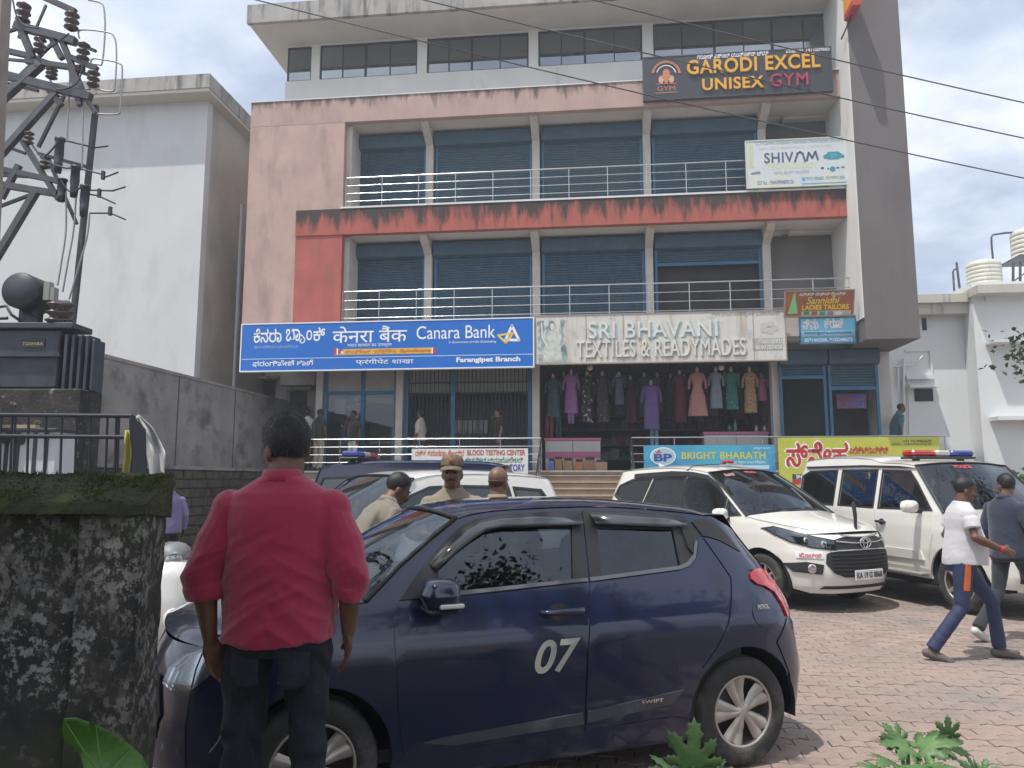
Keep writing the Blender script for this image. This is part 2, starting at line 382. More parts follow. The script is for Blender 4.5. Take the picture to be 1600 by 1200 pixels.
M_shut = mat('blue_shutter', (0.038, 0.090, 0.138), 0.5, 0.1, var=0.10, vscale=2.5, stain=((0.07, 0.12, 0.16), 0.5, 0.75, 2.5, (1.5, 1, 0.6)))
M_bluep = mat('blue_frame_paint', (0.028, 0.135, 0.26), 0.5, 0.1, var=0.1, vscale=3)
M_dark = mat('dark_interior', (0.035, 0.036, 0.04), 0.9, var=0.2, vscale=2)  # near-black colour, paints the shade inside openings and rooms
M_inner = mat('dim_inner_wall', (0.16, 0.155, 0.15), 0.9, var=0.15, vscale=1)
M_steel = mat('stainless_steel', (0.50, 0.50, 0.50), 0.22, 1.0)
M_winf = mat('dark_aluminium', (0.035, 0.04, 0.05), 0.4, 0.6)
G_top = glass('tinted_glass', (0.05, 0.07, 0.10), 0.02, 0.24)
G_shop = glass('shop_glass', (0.55, 0.60, 0.62), 0.02, 0.05)
M_tile = mat('veranda_tile', (0.33, 0.30, 0.27), 0.35, var=0.12, vscale=2)
M_step = mat('brown_step_stone', (0.30, 0.225, 0.165), 0.7, var=0.15, vscale=4, bump=0.1)
M_plinth = mat('plinth_plaster', (0.30, 0.27, 0.24), 0.9, var=0.2, vscale=2, stain=((0.12, 0.10, 0.09), 0.5, 0.7, 1.5, (1, 1, 0.4)))

def drip_mat(name, base, mid, dark, ztop, span, lo=0.30, hi=0.66):
    """painted band with black algae runs that start at its top edge"""
    m = bpy.data.materials.new(name); m.use_nodes = True; t = m.node_tree; b_ = t.nodes['Principled BSDF']; L = t.links.new; co = t.nodes.new('ShaderNodeTexCoord').outputs['Object']
    def nz(s_, vec, d_=8):
        mp_ = t.nodes.new('ShaderNodeMapping'); mp_.inputs['Scale'].default_value = vec; L(co, mp_.inputs[0]); n = t.nodes.new('ShaderNodeTexNoise'); n.inputs['Scale'].default_value = s_; n.inputs['Detail'].default_value = d_; n.inputs['Roughness'].default_value = .68; L(mp_.outputs[0], n.inputs['Vector']); return n.outputs[0]
    def mr(v_, a, b2, c_=0.0, d_=1.0):
        r_ = t.nodes.new('ShaderNodeMapRange'); r_.inputs[1].default_value = a; r_.inputs[2].default_value = b2; r_.inputs[3].default_value = c_; r_.inputs[4].default_value = d_; L(v_, r_.inputs[0]); return r_.outputs[0]
    sp = t.nodes.new('ShaderNodeSeparateXYZ'); L(co, sp.inputs[0]); thr = mr(sp.outputs[2], ztop, ztop-span, lo, hi)
    sb = t.nodes.new('ShaderNodeMath'); sb.operation = 'SUBTRACT'; L(nz(2.2, (1.7, 1, 0.32)), sb.inputs[0]); L(thr, sb.inputs[1]); k = mr(sb.outputs[0], -0.03, 0.13)
    x0 = t.nodes.new('ShaderNodeMix'); x0.data_type = 'RGBA'; L(mr(nz(1.3, (1.3, 1, .6)), .42, .7), x0.inputs['Factor']); x0.inputs['A'].default_value = base+(1,); x0.inputs['B'].default_value = mid+(1,)
    x1 = t.nodes.new('ShaderNodeMix'); x1.data_type = 'RGBA'; L(k, x1.inputs['Factor']); L(x0.outputs['Result'], x1.inputs['A']); x1.inputs['B'].default_value = dark+(1,); L(x1.outputs['Result'], b_.inputs['Base Color']); b_.inputs['Roughness'].default_value = .92
    bp = t.nodes.new('ShaderNodeBump'); bp.inputs['Strength'].default_value = .2; bp.inputs['Distance'].default_value = .02; L(nz(22, (1, 1, 1)), bp.inputs['Height']); L(bp.outputs[0], b_.inputs['Normal']); return m
B = facade('commercial_building', 'four-storey pink and red shop building with blue shutters and balconies', 'building')
def Bx(name, m, u0, u1, v0, v1, z0, z1, parent=B, bev=0.0):
    mb = MB()
    (mb.bbox(u0, u1, v0, v1, z0, z1, bev) if bev else mb.box(u0, u1, v0, v1, z0, z1)); return mb.build(name, m, parent)
VS = 1.05                                                # depth of the shutter plane behind the slab fronts
uL = fac(393, 165)[0]; uR = fac(1333, 300)[0]
zP_top = fac(800, 138)[1]; zP_bot = fac(800, 177)[1]    # pink parapet band
zR_top = fac(800, 316)[1]; zR_bot = fac(800, 357)[1]    # red slab band of the second floor
z1_top = fac(800, 503)[1]; z1_bot = z1_top - 0.55       # first floor slab (behind the boards)
zG = 1.9                                                 # veranda level
uOpen = fac(537, 260)[0]; uRed = fac(460, 420)[0]; uOpen1 = fac(533, 430)[0]
# left solid panel, pink with the red inset
Bx('wall', M_pink, uL, uOpen, 0, 0.22, zR_top+0.0, zP_bot)
Bx('wall', M_pink, uL, uRed, 0, 0.22, z1_bot, zR_top)
Bx('wall', M_red, uRed, uOpen1, 0.0, 0.22, z1_bot, zR_top - 0.02)
Bx('wall', M_pink, uL, uL+0.22, 0.22, 9, z1_bot, zP_bot)      # left flank
Bx('wall', M_pink, uL+0.22, uL+1.25, VS+0.1, VS+0.3, z1_bot, zP_bot)
Bx('wall', M_white, uR, uR+0.2, VS, 9, z1_bot, zP_bot)
# slabs / bands
M_parapet = drip_mat('pink_parapet', (0.46, 0.320, 0.280), (0.36, 0.255, 0.22), (0.13, 0.10, 0.09), zP_top, 0.6, 0.40, 0.76)
M_redband = drip_mat('red_band', (0.40, 0.11, 0.085), (0.30, 0.09, 0.07), (0.055, 0.042, 0.038), zR_top, 0.75, 0.31, 0.60)
Bx('parapet', M_parapet, uL-0.004, uR+0.02, -0.004, 0.2, zP_bot, zP_top)
Bx('slab', M_soffit, uL+0.01, uR, 0.2, VS+0.5, zP_bot+0.02, zP_bot+0.2)
Bx('red_band', M_redband, uRed-0.003, uR+0.02, -0.03, 0.18, zR_bot, zR_top)
Bx('slab', M_soffit, uOpen+0.0, uR, 0.18, VS+0.5, zR_bot+0.02, zR_top-0.05)
Bx('coping', M_white, uOpen-0.05, uR, -0.05, 0.24, zR_top, zR_top+0.05)
Bx('slab', M_cream, uRed, uR+0.05, -0.003, VS+0.3, z1_bot, z1_top)
Bx('coping', M_white, uL, uR+0.02, -0.025, 0.22, zP_top, zP_top+0.03)
# inner ceilings, back walls
for z0, z1 in ((zR_top, zP_bot), (z1_top, zR_bot)):
    Bx('back_wall', M_inner, uL+0.3, uR, VS+0.35, VS+0.5, z0-0.05, z1+0.02)
# columns with haunches, shutters
colpx = (671, 838.5, 1013.5, 1196)
uc = [fac(px, 400, VS)[0] for px in colpx]
def haunch(uu, ztop, d=0.42):
    mb = MB(); mb.prism([(0.16, ztop+0.02), (VS-0.02, ztop+0.02), (VS-0.02, ztop-d), (VS-0.17, ztop-d), (0.16, ztop-0.08)], uu-0.11, uu+0.11, fn=lambda a, b, c: (c, a, b))
    return mb.build('haunch', M_cream, B)
def shutter(u0, u1, z0, z1, v, openz=None, hood=True):
    """rolling shutter: ribbed curtain (one mesh), guide rails, hood"""
    t = openz if openz is not None else z0
    mb = MB(); n = int((z1 - t) / 0.075); prof = []
    for i in range(n):
        zz = t + i*0.075
        prof += [(0.0, zz), (-0.022, zz+0.018), (-0.026, zz+0.040), (-0.012, zz+0.066)]
    prof.append((0.0, z1))
    mb.grid([[(u0, v+a, b), (u1, v+a, b)] for a, b in prof], smooth=False)
    vi = random.randrange(4); ms = mat('blue_shutter_%d' % vi, ((.038, .090, .138), (.046, .098, .140), (.032, .080, .128), (.050, .095, .128))[vi], .5, .1, var=.10, vscale=2.5+vi, stain=((.075, .115, .14), .5, .72, 2.0+.4*vi, (1.6, 1, .5)), stain2=((.10, .07, .05), .66, .76, 3.0+vi, (1, 1, .6)))
    o = mb.build('shutter', ms, B, fixn=False)
    mb = MB(); mb.box(u0, u1, v-0.05, v-0.03, t-0.04, t+0.05); mb.box((u0+u1)/2-0.12, (u0+u1)/2+0.12, v-0.07, v-0.05, t-0.01, t+0.03); mb.build('bottom_rail', M_bluep, o)
    for uu in (u0, u1):
        mb = MB(); mb.box(uu-0.035, uu+0.035, v-0.06, v+0.02, z0, z1); mb.build('guide_rail', M_bluep, o)
    if hood:
        mb = MB(); mb.prism([(0.02, z1-0.02), (-0.20, z1+0.02), (-0.26, z1+0.14), (-0.26, z1+0.36), (-0.2, z1+0.42), (0.02, z1+0.42)], u0-0.04, u1+0.04, fn=lambda a, b, c: (c, v+a, b)); mb.build('shutter_hood', M_shut, o)
    return o
H2 = zP_bot - 0.46; H1 = zR_bot - 0.46
for lvl, (z0, z1, zc) in enumerate(((zR_top-0.03, H2, zP_bot), (z1_top-0.03, H1, zR_bot))):
    us = [uL+1.20] + uc
    for i, uu in enumerate(uc):
        Bx('column', M_cream, uu-0.11, uu+0.11, VS-0.17, VS+0.3, z0, zc+0.01, bev=0.01); haunch(uu, zc)
    for i in range(4):
        shutter(us[i]+0.20, us[i+1]-0.16, z0, z1, VS, openz=(z1-0.42 if (lvl == 1 and i == 3) else None))
    Bx('beam', M_soffit, uL+0.3, uR, VS+0.03, VS+0.3, z1+0.40, zc+0.01)
    Bx('opening_shade_sheet', M_dark, uc[3]+0.2, uR-0.02, VS+0.9, VS+0.95, z0, zc)  # dark sheet paints the shade at the back of the bay
    if lvl == 1: Bx('opening_shade_sheet', M_dark, uc[2]+0.14, uc[3]-0.14, VS+0.20, VS+0.24, z0, z1)  # dark sheet paints the shade behind the raised shutter
    # return wall between opening and flank
    Bx('reveal', M_cream, uOpen-0.002, uOpen+0.16, 0.22, VS+0.1, z0, zc)
    Bx('light_tube', M_steel, uc[3]+0.55, uc[3]+0.62, 0.9, 1.3, zc-0.16, zc-0.05)
# staircase seen in the right-hand bay
for lvl, z0 in enumerate((zR_top, z1_top)):
    for i in range(9):
        Bx('stair_step', M_inner, uc[3]+0.35+i*0.26, uc[3]+0.61+i*0.26, VS+0.15, VS+0.88, z0+i*0.17, z0+(i+1)*0.17)
# stainless railings
def railing(u0, u1, v, z0, ztop, n, nb=4):
    r = facade('balcony_railing', '', 'railing')
    zs = [z0 + (ztop-z0)*(k+0.9)/(nb-0.1) for k in range(nb)]
    for k, zz in enumerate(zs):
        mb = MB(); mb.tube([(u0, v, zz), (u1, v, zz)], 0.021 if k == nb-1 else 0.011, 10); mb.build('rail', M_steel, r)
    for i in range(n+1):
        uu = u0 + (u1-u0)*i/n; mb = MB(); mb.tube([(uu, v, z0), (uu, v, ztop)], 0.015, 10); mb.build('post', M_steel, r)
    return r
r2 = railing(uOpen+0.05, uR-0.05, 0.10, zR_top+0.04, fac(800, 267, 0.1)[1], 13); r2['label'] = 'steel balcony railing on the upper floor, behind the pale computer shop board'
r1 = railing(uOpen1+0.02, uR-0.05, 0.10, z1_top, fac(800, 449, 0.1)[1], 13); r1['label'] = 'steel balcony railing of the lower shuttered floor, above the blue bank board'
# top floor, set back, with a wide roof slab
VT = 1.0
uTL = fac(447, 100, VT)[0]; zW0 = zP_top - 0.3; zS = fac(387, 36, -0.3)[1]
def zt(px, py): return fac(px, py, VT)[1]
wb = zt(740, 110); wt = min(zt(740, 31), fac(387, 36, -0.3)[1]-0.03)
uTR = fac(1335, 10, VT)[0]
wins = [(449, 487, []), (500, 652, [535, 571, 609]), (667, 826, [701, 737, 781]), (841, 1004, [877, 914, 960]), (1021, 1310, [1066, 1117, 1163, 1208, 1257])]
Bx('wall', M_white, uTL, uTR, VT, VT+0.2, zW0, wb)
Bx('lintel', M_white, uTL, uTR, VT, VT+0.2, wt, zS+0.05)
Bx('wall', M_white, uTL, uTL+0.2, VT+0.2, 9, zW0, zS+0.05)
edges = []
for a, b, div in wins:
    edges.append((fac(a, 80, VT)[0], fac(b, 80, VT)[0]))
for i in range(len(edges)-1): Bx('pier', M_white, edges[i][1], edges[i+1][0], VT, VT+0.2, wb, wt)
Bx('pier', M_white, edges[-1][1], uTR, VT, VT+0.2, wb, wt)
Bx('floor', M_dark, uTL+0.2, uTR, VT+0.2, 8.5, wb-0.6, wb-0.5); Bx('back_wall', M_inner, uTL+0.2, uTR, 5.0, 5.1, wb-0.6, zS)
for (u0, u1), (a, b, div) in zip(edges, wins):
    wobj = bpy.data.objects.new('window', None); COL.objects.link(wobj); wobj.parent = B
    mb = MB(); fw = 0.045
    mb.box(u0, u1, VT+0.05, VT+0.11, wb, wb+fw); mb.box(u0, u1, VT+0.05, VT+0.11, wt-fw, wt); mb.box(u0, u0+fw, VT+0.05, VT+0.11, wb+fw, wt-fw); mb.box(u1-fw, u1, VT+0.05, VT+0.11, wb+fw, wt-fw)
    ds = [fac(d_, 80, VT)[0] for d_ in div]
    for k, d_ in enumerate(ds):
        hw = 0.035 if (k % 2 == 1) else 0.016; mb.box(d_-hw, d_+hw, VT+0.06, VT+0.10, wb+fw, wt-fw)
    mb.build('frame', M_winf, wobj)
    bs = [u0+fw] + ds + [u1-fw]
    for k in range(len(bs)-1):
        q = MB(); vv = VT+0.075 + 0.012*(k % 2); q.quad((bs[k]+0.01, vv, wb+fw), (bs[k+1]-0.01, vv, wb+fw), (bs[k+1]-0.01, vv, wt-fw), (bs[k]+0.01, vv, wt-fw)); q.build('pane', G_top, wobj)
        if random.random() < 0.7:
            q = MB(); q.box(bs[k]+0.03, bs[k+1]-0.03, VT+0.35, VT+0.36, wb+0.1, wt-0.35-random.random()*0.3); q.build('blind', M_inner, wobj)
uSL = fac(387, 36, -0.3)[0]
mb = MB(); mb.box(uSL, uTR+0.4, -0.3, 9.2, zS+0.002, zS+0.12); mb.build('roof_soffit', M_soffit, B)
Bx('roof_slab', M_slab, uSL-0.02, uTR+0.4, -0.33, 9.3, zS+0.12, zS+0.55)
Bx('drip_edge', M_slab, uSL-0.02, uTR+0.4, -0.33, -0.2, zS-0.02, zS+0.12)
# projecting grey stair tower on the right
VTW = -0.8
uT0 = fac(1340, 300, VTW)[0]; uT1 = fac(1423, 300, VTW)[0]; zT0 = fac(1400, 529, VTW)[1]
Bx('stair_tower', M_grey, uT0, uT1, VTW, 1.6, zT0, zS+2.6)
Bx('tower_return', M_white, uT0-0.03, uT0-0.002, VTW+0.02, 1.4, zT0+0.55, zS+2.6)
Bx('tower_base', M_cream, fac(1372, 600, 1.2)[0], fac(1386, 600, 1.2)[0]+0.1, 1.2, 4.5, 0, zT0+0.02)
# ground floor: columns, beams, plinth, steps
cg = [fac(px, 640, VS)[0] for px in (626, 838, 1211)]
uV0 = fac(470, 700)[0]; uV1 = fac(1478, 700)[0]
uS0 = fac(846, 740)[0]; uS1 = fac(987, 740)[0]
Bx('plinth', M_plinth, uV0, uV1, 0.0, 8.0, -0.03, zG-0.05)
Bx('veranda_floor', M_tile, uV0-0.03, uV1+0.03, -0.05, 8.0, zG-0.05, zG)
Bx('beam', M_cream, fac(500, 640, VS)[0]-0.1, uR, VS-0.15, VS+0.3, z1_bot-0.35, z1_bot+0.02)
Bx('ceiling', M_soffit, uL+0.2, uR, 0.3, 7.5, z1_bot-0.04, z1_bot-0.002)
for uu in cg: Bx('column', M_cream, uu-0.10, uu+0.10, VS-0.2, VS+0.1, zG, z1_bot, bev=0.01)
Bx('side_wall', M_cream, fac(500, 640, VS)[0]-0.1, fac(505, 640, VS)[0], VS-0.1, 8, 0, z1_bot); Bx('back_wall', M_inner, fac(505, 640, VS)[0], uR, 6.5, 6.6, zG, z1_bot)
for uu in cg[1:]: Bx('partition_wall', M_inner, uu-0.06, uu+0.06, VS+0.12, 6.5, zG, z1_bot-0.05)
zTopG = z1_bot - 0.3
# entrance steps
ST = facade('entrance_steps', 'brown stone steps rising to the veranda before the clothes shop', 'steps')
for i in range(11):
    z1s = zG - 0.05 - i*0.165
    if z1s < 0.1: break
    mb = MB(); mb.bbox(uS0-0.1, uS1+0.1, -0.05-(i+1)*0.29, -0.052-i*0.29, -0.03, z1s-0.115, 0.01); mb.bbox(uS0-0.1, uS1+0.1, -0.08-(i+1)*0.29, -0.053-i*0.29, z1s-0.113, z1s-0.08, 0.006); mb.build('step', M_step, ST)
# veranda railings
def vrail(u0, u1, label, slope_at=None):
    r = facade('veranda_railing', label, 'railing'); zt_ = fac(800, 685, 0.0)[1]; n = max(2, int((u1-u0)/1.0))
    for k in range(4):
        zz = zG + 0.22 + (zt_-zG-0.22)*k/3; mb = MB(); mb.tube([(u0, 0.02, zz), (u1, 0.02, zz)], 0.020 if k == 3 else 0.011, 8); mb.build('rail', M_steel, r)
    for i in range(n+1):
        uu = u0+(u1-u0)*i/n; mb = MB(); mb.tube([(uu, 0.02, zG), (uu, 0.02, zt_)], 0.016, 8); mb.build('post', M_steel, r)
    if slope_at is not None:
        for k in range(4):
            zz = zG + 0.22 + (zt_-zG-0.22)*k/3; mb = MB(); mb.tube([(slope_at, 0.02, zz), (slope_at, -2.9, zz-1.64)], 0.022 if k == 3 else 0.014, 8); mb.build('handrail', M_steel, r)
        for k in range(4):
            v_ = -0.7*(k+1); mb = MB(); mb.tube([(slope_at, v_, max(0.0, zG+v_*0.566-0.1)), (slope_at, v_, zt_+v_*0.566)], 0.018, 8); mb.build('post', M_steel, r)
vrail(uV0, uS0, 'steel veranda railing in front of the bank, with a handrail down the steps', uS0)
vrail(uS1, uV1, 'steel veranda railing carrying the yellow and blue banners', uS1)
# bank shopfront: blue framed glass, then black folding gate
u_b0 = fac(508, 640, VS)[0]
mb = MB()
for px in (509, 567, 619): uu = fac(px, 640, VS)[0]; mb.box(uu-0.06, uu+0.06, VS-0.05, VS+0.05, zG, zTopG+0.05)
ztr = fac(570, 614, VS)[1]
us_ = [fac(px, 640, VS)[0] for px in (509, 567, 619)]
for a, b in ((us_[0]+0.06, us_[1]-0.06), (us_[1]+0.06, us_[2]-0.06)):
    for zz in (ztr, zTopG+0.0, zG+0.1): mb.box(a, b, VS-0.045, VS+0.045, zz-0.05, zz+0.05)
mb.build('shopfront_frame', M_bluep, B)
for a, b in ((us_[0]+0.06, us_[1]-0.06), (us_[1]+0.06, us_[2]-0.06)):
    q = MB(); q.quad((a, VS, zG+0.15), (b, VS, zG+0.15), (b, VS, ztr-0.05), (a, VS, ztr-0.05)); q.build('glass_pane', G_shop, B)
    Bx('transom_panel', mat('beige_panel', (0.34, 0.33, 0.30), 0.7, var=0.08), a, b, VS-0.02, VS+0.02, ztr+0.05, zTopG-0.05)
def shop_sign(name, m, px0, px1, py0, py1, v):
    u0, zb = fac(px0, py1, v); u1, zt_ = fac(px1, py0, v); return Bx(name, m, u0, u1, v-0.01, v+0.01, zb, zt_)
shop_sign('wall_poster', mat('poster_white', (0.6, 0.6, 0.58), 0.6), 523, 540, 624, 647, VS+0.35)
shop_sign('wall_poster', mat('poster_blue', (0.03, 0.07, 0.35), 0.5, stain=((0.6, 0.62, 0.65), 0.55, 0.6, 6, (1, 1, 2))), 540, 566, 622, 660, VS+0.35)
shop_sign('wall_poster', mat('poster_yellow', (0.60, 0.36, 0.06), 0.5), 546, 564, 632, 642, VS+0.32)
shop_sign('wall_poster', MATS['poster_yellow'], 571, 616, 621, 630, VS+0.35)
shop_sign('wall_poster', MATS['poster_blue'], 532, 552, 660, 700, VS+0.35)
Bx('back_wall', M_inner, us_[0], us_[2], VS+2.2, VS+2.3, zG, zTopG)
# folding gate bay
ug0 = cg[0]+0.12; ug1 = cg[1]-0.12
M_iron = mat('black_iron', (0.03, 0.035, 0.045), 0.5, 0.5)
zgt = fac(730, 614, VS)[1]
for uu in (ug0+0.05, fac(708, 640, VS)[0], ug1-0.05): Bx('gate_post', M_bluep, uu-0.06, uu+0.06, VS-0.05, VS+0.05, zG, zTopG)
Bx('gate_lintel', M_bluep, ug0+0.12, ug1-0.12, VS-0.046, VS+0.046, zTopG-0.18, zTopG-0.01)
mb = MB(); k = 0; uu = ug0 + 0.2
while uu < ug1 - 0.15:
    mb.box(uu-0.012, uu+0.012, VS-0.02, VS+0.0, zG, zTopG-0.19)
    if k % 2 == 0 and uu < ug1-0.4:
        for zz in (zG+0.3, zG+0.9, zG+1.5):
            mb.tube([(uu, VS-0.03, zz), (uu+0.11, VS-0.03, zz+0.3)], 0.008, 4); mb.tube([(uu+0.11, VS-0.035, zz), (uu, VS-0.035, zz+0.3)], 0.008, 4)
    uu += 0.11; k += 1
for zz in (zgt, zgt+0.3): mb.box(ug0+0.12, ug1-0.12, VS-0.015, VS+0.005, zz-0.02, zz+0.02)
tag(mb.build('folding_gate', M_iron, B), kind='stuff')
Bx('transom_panel', MATS['beige_panel'], ug0+0.12, ug1-0.12, VS+0.06, VS+0.08, zgt+0.03, zTopG-0.2)
Bx('inner_hall_wall', mat('hall_wall', (0.10, 0.11, 0.13), 0.8, var=0.2), ug0, ug1, VS+1.6, VS+1.7, zG, zgt)
q = MB()
for i in range(7): q.box(ug0+1.1+i*0.16, ug0+1.22+i*0.16, VS+1.55, VS+1.57, zG+1.15, zG+1.55)
tag(q.build('notice_papers', MATS['poster_white'], B), kind='stuff')
# shops right of the clothes shop
pr = [fac(px, 640, VS-0.3)[0] for px in (1221, 1290, 1298, 1372)]
zh = fac(1300, 545, VS-0.3)[1]
zsh1 = fac(1255, 590, VS-0.3)[1]; zsh2 = fac(1335, 607, VS-0.3)[1]
shutter(pr[0], pr[1], zG, zh-0.45, VS-0.3, openz=zsh1); shutter(pr[2], pr[3], zG, zh-0.45, VS-0.3, openz=zsh2)
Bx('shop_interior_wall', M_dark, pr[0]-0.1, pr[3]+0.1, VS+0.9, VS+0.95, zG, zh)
Bx('wall', M_cream, cg[2]+0.12, pr[0]-0.06, VS-0.25, VS, zG, zh+0.1)
Bx('shop_poster', mat('poster_redblue', (0.25, 0.05, 0.12), 0.5, stain=((0.08, 0.10, 0.35), 0.48, 0.54, 5, (1, 1, 2)), stain2=((0.6, 0.5, 0.3), 0.6, 0.64, 14, (1, 1, 3))), *[fac(1312, 640, VS)[0], fac(1358, 640, VS)[0]], VS+0.2, VS+0.22, fac(1330, 637, VS)[1], fac(1330, 614, VS)[1])
# drain pipe on the left corner
mb = MB(); p0 = fac(381, 590, -0.12); p1 = fac(385, 318, -0.12); mb.tube([(uL-0.12, -0.05, p0[1]-2), (uL-0.12, -0.05, p1[1])], 0.055, 10); mb.build('drain_pipe', mat('grey_pvc', (0.13, 0.13, 0.14), 0.5), B)
# orange lamp box under the roof, right
LBx = facade('projecting_sign_box', 'small orange and red box sign bracketed to the tower edge under the roof', 'sign')
uu, zz = fac(1326, 5, -1.0)
mb = MB(); mb.bbox(uu-0.10, uu+0.10, -1.6, -0.86, zz-0.28, zz+0.9, 0.02); mb.build('box', mat('orange_plastic', (0.75, 0.30, 0.03), 0.4), LBx)
mb = MB(); mb.bbox(uu-0.11, uu+0.11, -1.6, -0.9, zz-0.45, zz-0.28, 0.02); mb.build('red_base', mat('red_plastic', (0.45, 0.04, 0.03), 0.4), LBx)
mb = MB(); mb.tube([(uu, -1.2, zz-0.45), (uu-0.1, -0.6, zz-0.75)], 0.02, 6); mb.tube([(uu-0.1, -0.85, zz+0.2), (uu, -0.8, zz+0.2)], 0.02, 6); mb.build('bracket', M_iron, LBx)
# ================================================================ SIGN BOARDS
def pm(name, col, rough=0.5): return mat('print_'+name, col, rough)
W_ = pm('white', (0.80, 0.82, 0.84)); Yl = pm('yellow', (0.82, 0.55, 0.05)); Rd = pm('red', (0.60, 0.04, 0.04)); Bk = pm('black', (0.03, 0.03, 0.035)); Bl = pm('blue', (0.03, 0.06, 0.30))
class Board:
    def __init__(s, name, label, px0, px1, yc0, yc1, v, m, thick=0.08, cat='sign', frame=None, tilt=0.0):
        """px0..px1 across; yc0/yc1 top and bottom pixel at the board's centre"""
        s.v = v; cx = (px0+px1)/2; s.cx = cx; cy = (yc0+yc1)/2
        s.u0 = fac(px0, cy, v)[0]; s.u1 = fac(px1, cy, v)[0]; s.z0 = fac(cx, yc1, v)[1]; s.z1 = fac(cx, yc0, v)[1]
        s.o = facade(name, label, cat, 'shop boards and banners on the building'); s.tilt = tilt
        mb = MB(); mb.box(s.u0, s.u1, 0, thick, s.z0, s.z1); mb.v = [s.fn(x, z, -y) for x, y, z in mb.v]; s.board = mb.build('panel', m, s.o)
        if frame:
            mb = MB(); f = 0.03
            for a in ((s.u0-f, s.u1+f, s.z1, s.z1+f), (s.u0-f, s.u1+f, s.z0-f, s.z0), (s.u0-f, s.u0, s.z0, s.z1), (s.u1, s.u1+f, s.z0, s.z1)): mb.box(a[0], a[1], -0.012, thick, a[2], a[3])
            mb.v = [s.fn(x, z, -y) for x, y, z in mb.v]; mb.build('edge_trim', frame, s.o)
    def fn(s, u, z, d): return (u, s.v - d + (z - s.z0) * s.tilt, z)
    def rect(s, x0, x1, y0, y1):
        cx = (x0+x1)/2; dz = 0
        return fac(x0, (y0+y1)/2, s.v)[0], fac(x1, (y0+y1)/2, s.v)[0], fac(cx, y1, s.v)[1], fac(cx, y0, s.v)[1]
    def t(s, body, x0, x1, y0, y1, m, depth=0.004, bold=0.0, **k):
        r_ = s.rect(x0, x1, y0, y1)
        if not any(0x0900 <= ord(ch) <= 0x0CFF or ch == 'M' for ch in body): return text(body, s.fn, *r_, m, s.o, depth, bold=bold, **k)
        e = bold*0.55*(r_[3]-r_[2])                          # Indic scripts: thicken by overprinting, strokes kept open
        for i, (dx, dz) in enumerate(((0, 0), (e, 0), (-e, 0), (0, e), (0, -e)) if bold > 0.005 else ((0, 0),)):
            q = text(body, s.fn, r_[0]+dx, r_[1]+dx, r_[2]+dz, r_[3]+dz, m, s.o, (min(depth, 0.0055) if depth < 0.025 else depth)+0.0004*i, **k)
        return q
    def bar(s, x0, x1, y0, y1, m, depth=0.004, name='print_patch'):
        a, b, c, d = s.rect(x0, x1, y0, y1); mb = MB(); mb.add([s.fn(a, c, depth), s.fn(b, c, depth), s.fn(b, d, depth), s.fn(a, d, depth)], [(0,1,2,3)]); return mb.build(name, m, s.o)
    def poly(s, pts, m, depth=0.004, name='emblem'):
        P = [fac(x, y, s.v) for x, y in pts]; mb = MB(); mb.prism(P, 0.0, depth, fn=lambda a, b, c: s.fn(a, b, c)); return mb.build(name, m, s.o)
    def stroke(s, pts, wpx, m, depth=0.004, name='emblem', closed=False):
        P = [Vector(fac(x, y, s.v)) for x, y in pts]; w_ = wpx/60.0/2; mb = MB(); n = len(P)
        for i in range(n if closed else n-1):
            a, b = P[i], P[(i+1) % n]; d = (b-a).normalized(); q = Vector((-d.y, d.x))*w_; e = d*w_*0.7
            mb.add([s.fn(*(a-q-e), depth), s.fn(*(b-q+e), depth), s.fn(*(b+q+e), depth), s.fn(*(a+q-e), depth)], [(0,1,2,3)])
        return mb.build(name, m, s.o)
    def disc(s, cx, cy, rx, ry, m, depth=0.004, n=20, name='emblem'):
        return s.poly([(cx+rx*math.cos(2*math.pi*k/n), cy+ry*math.sin(2*math.pi*k/n)) for k in range(n)], m, depth, name)
# blue bank board
b = Board('shop_sign', 'long bright blue bank board with white lettering in three scripts', 377.5, 833, 502.5, 576, -0.35, mat('bank_blue', (0.006, 0.135, 0.52), 0.35, var=0.04, vscale=1), 0.16, frame=W_)
b.t('ಕೆನರಾ', 397, 440, 513.5, 535, W_, bold=0.03); b.t('ಬಾ', 447, 469, 514, 533, W_, bold=0.03); b.stroke([(465, 522.5), (469, 522.5), (473, 525), (476.5, 530), (475, 535), (471, 536), (468.5, 533), (471, 530)], 2.0, W_, 0.006); b.t('ಂ', 479, 487.5, 516, 531.5, W_, bold=0.03); b.t('ಕ್', 490, 508, 511.5, 532.5, W_, bold=0.03); b.t('केनरा बैंक', 520, 636, 509.5, 535, W_, bold=0.014)
# serif-like "Canara Bank"
b.t('Canara Bank', 651, 774, 508.5, 529, W_, bold=0.002)
b.t('ಭಾರತ ಸರ್ಕಾರದ ಒಂದು ಉದ್ಯಮ', 397, 466, 539, 545, pm('paleblue', (0.35, 0.50, 0.72))); b.t('भारत सरकार का उपक्रम', 543, 612, 537, 543, W_); b.t('A Government of India Undertaking', 701, 775, 532, 537, W_)
b.bar(522, 681, 544.5, 553.5, pm('gold', (0.70, 0.42, 0.06))); b.bar(522, 526, 544.5, 553.8, pm('crimson', (0.55, 0.03, 0.06)), 0.006); b.bar(676.5, 681, 543, 552.6, pm('crimson', (0.5, 0.03, 0.1)), 0.006)
b.bar(526, 528, 544.5, 553.8, W_, 0.006); b.bar(674.5, 676.5, 543, 552.6, W_, 0.006); b.bar(529, 536, 546, 553, pm('brick', (0.42, 0.07, 0.04)), 0.006); b.bar(533, 536.5, 549, 553, W_, 0.008)
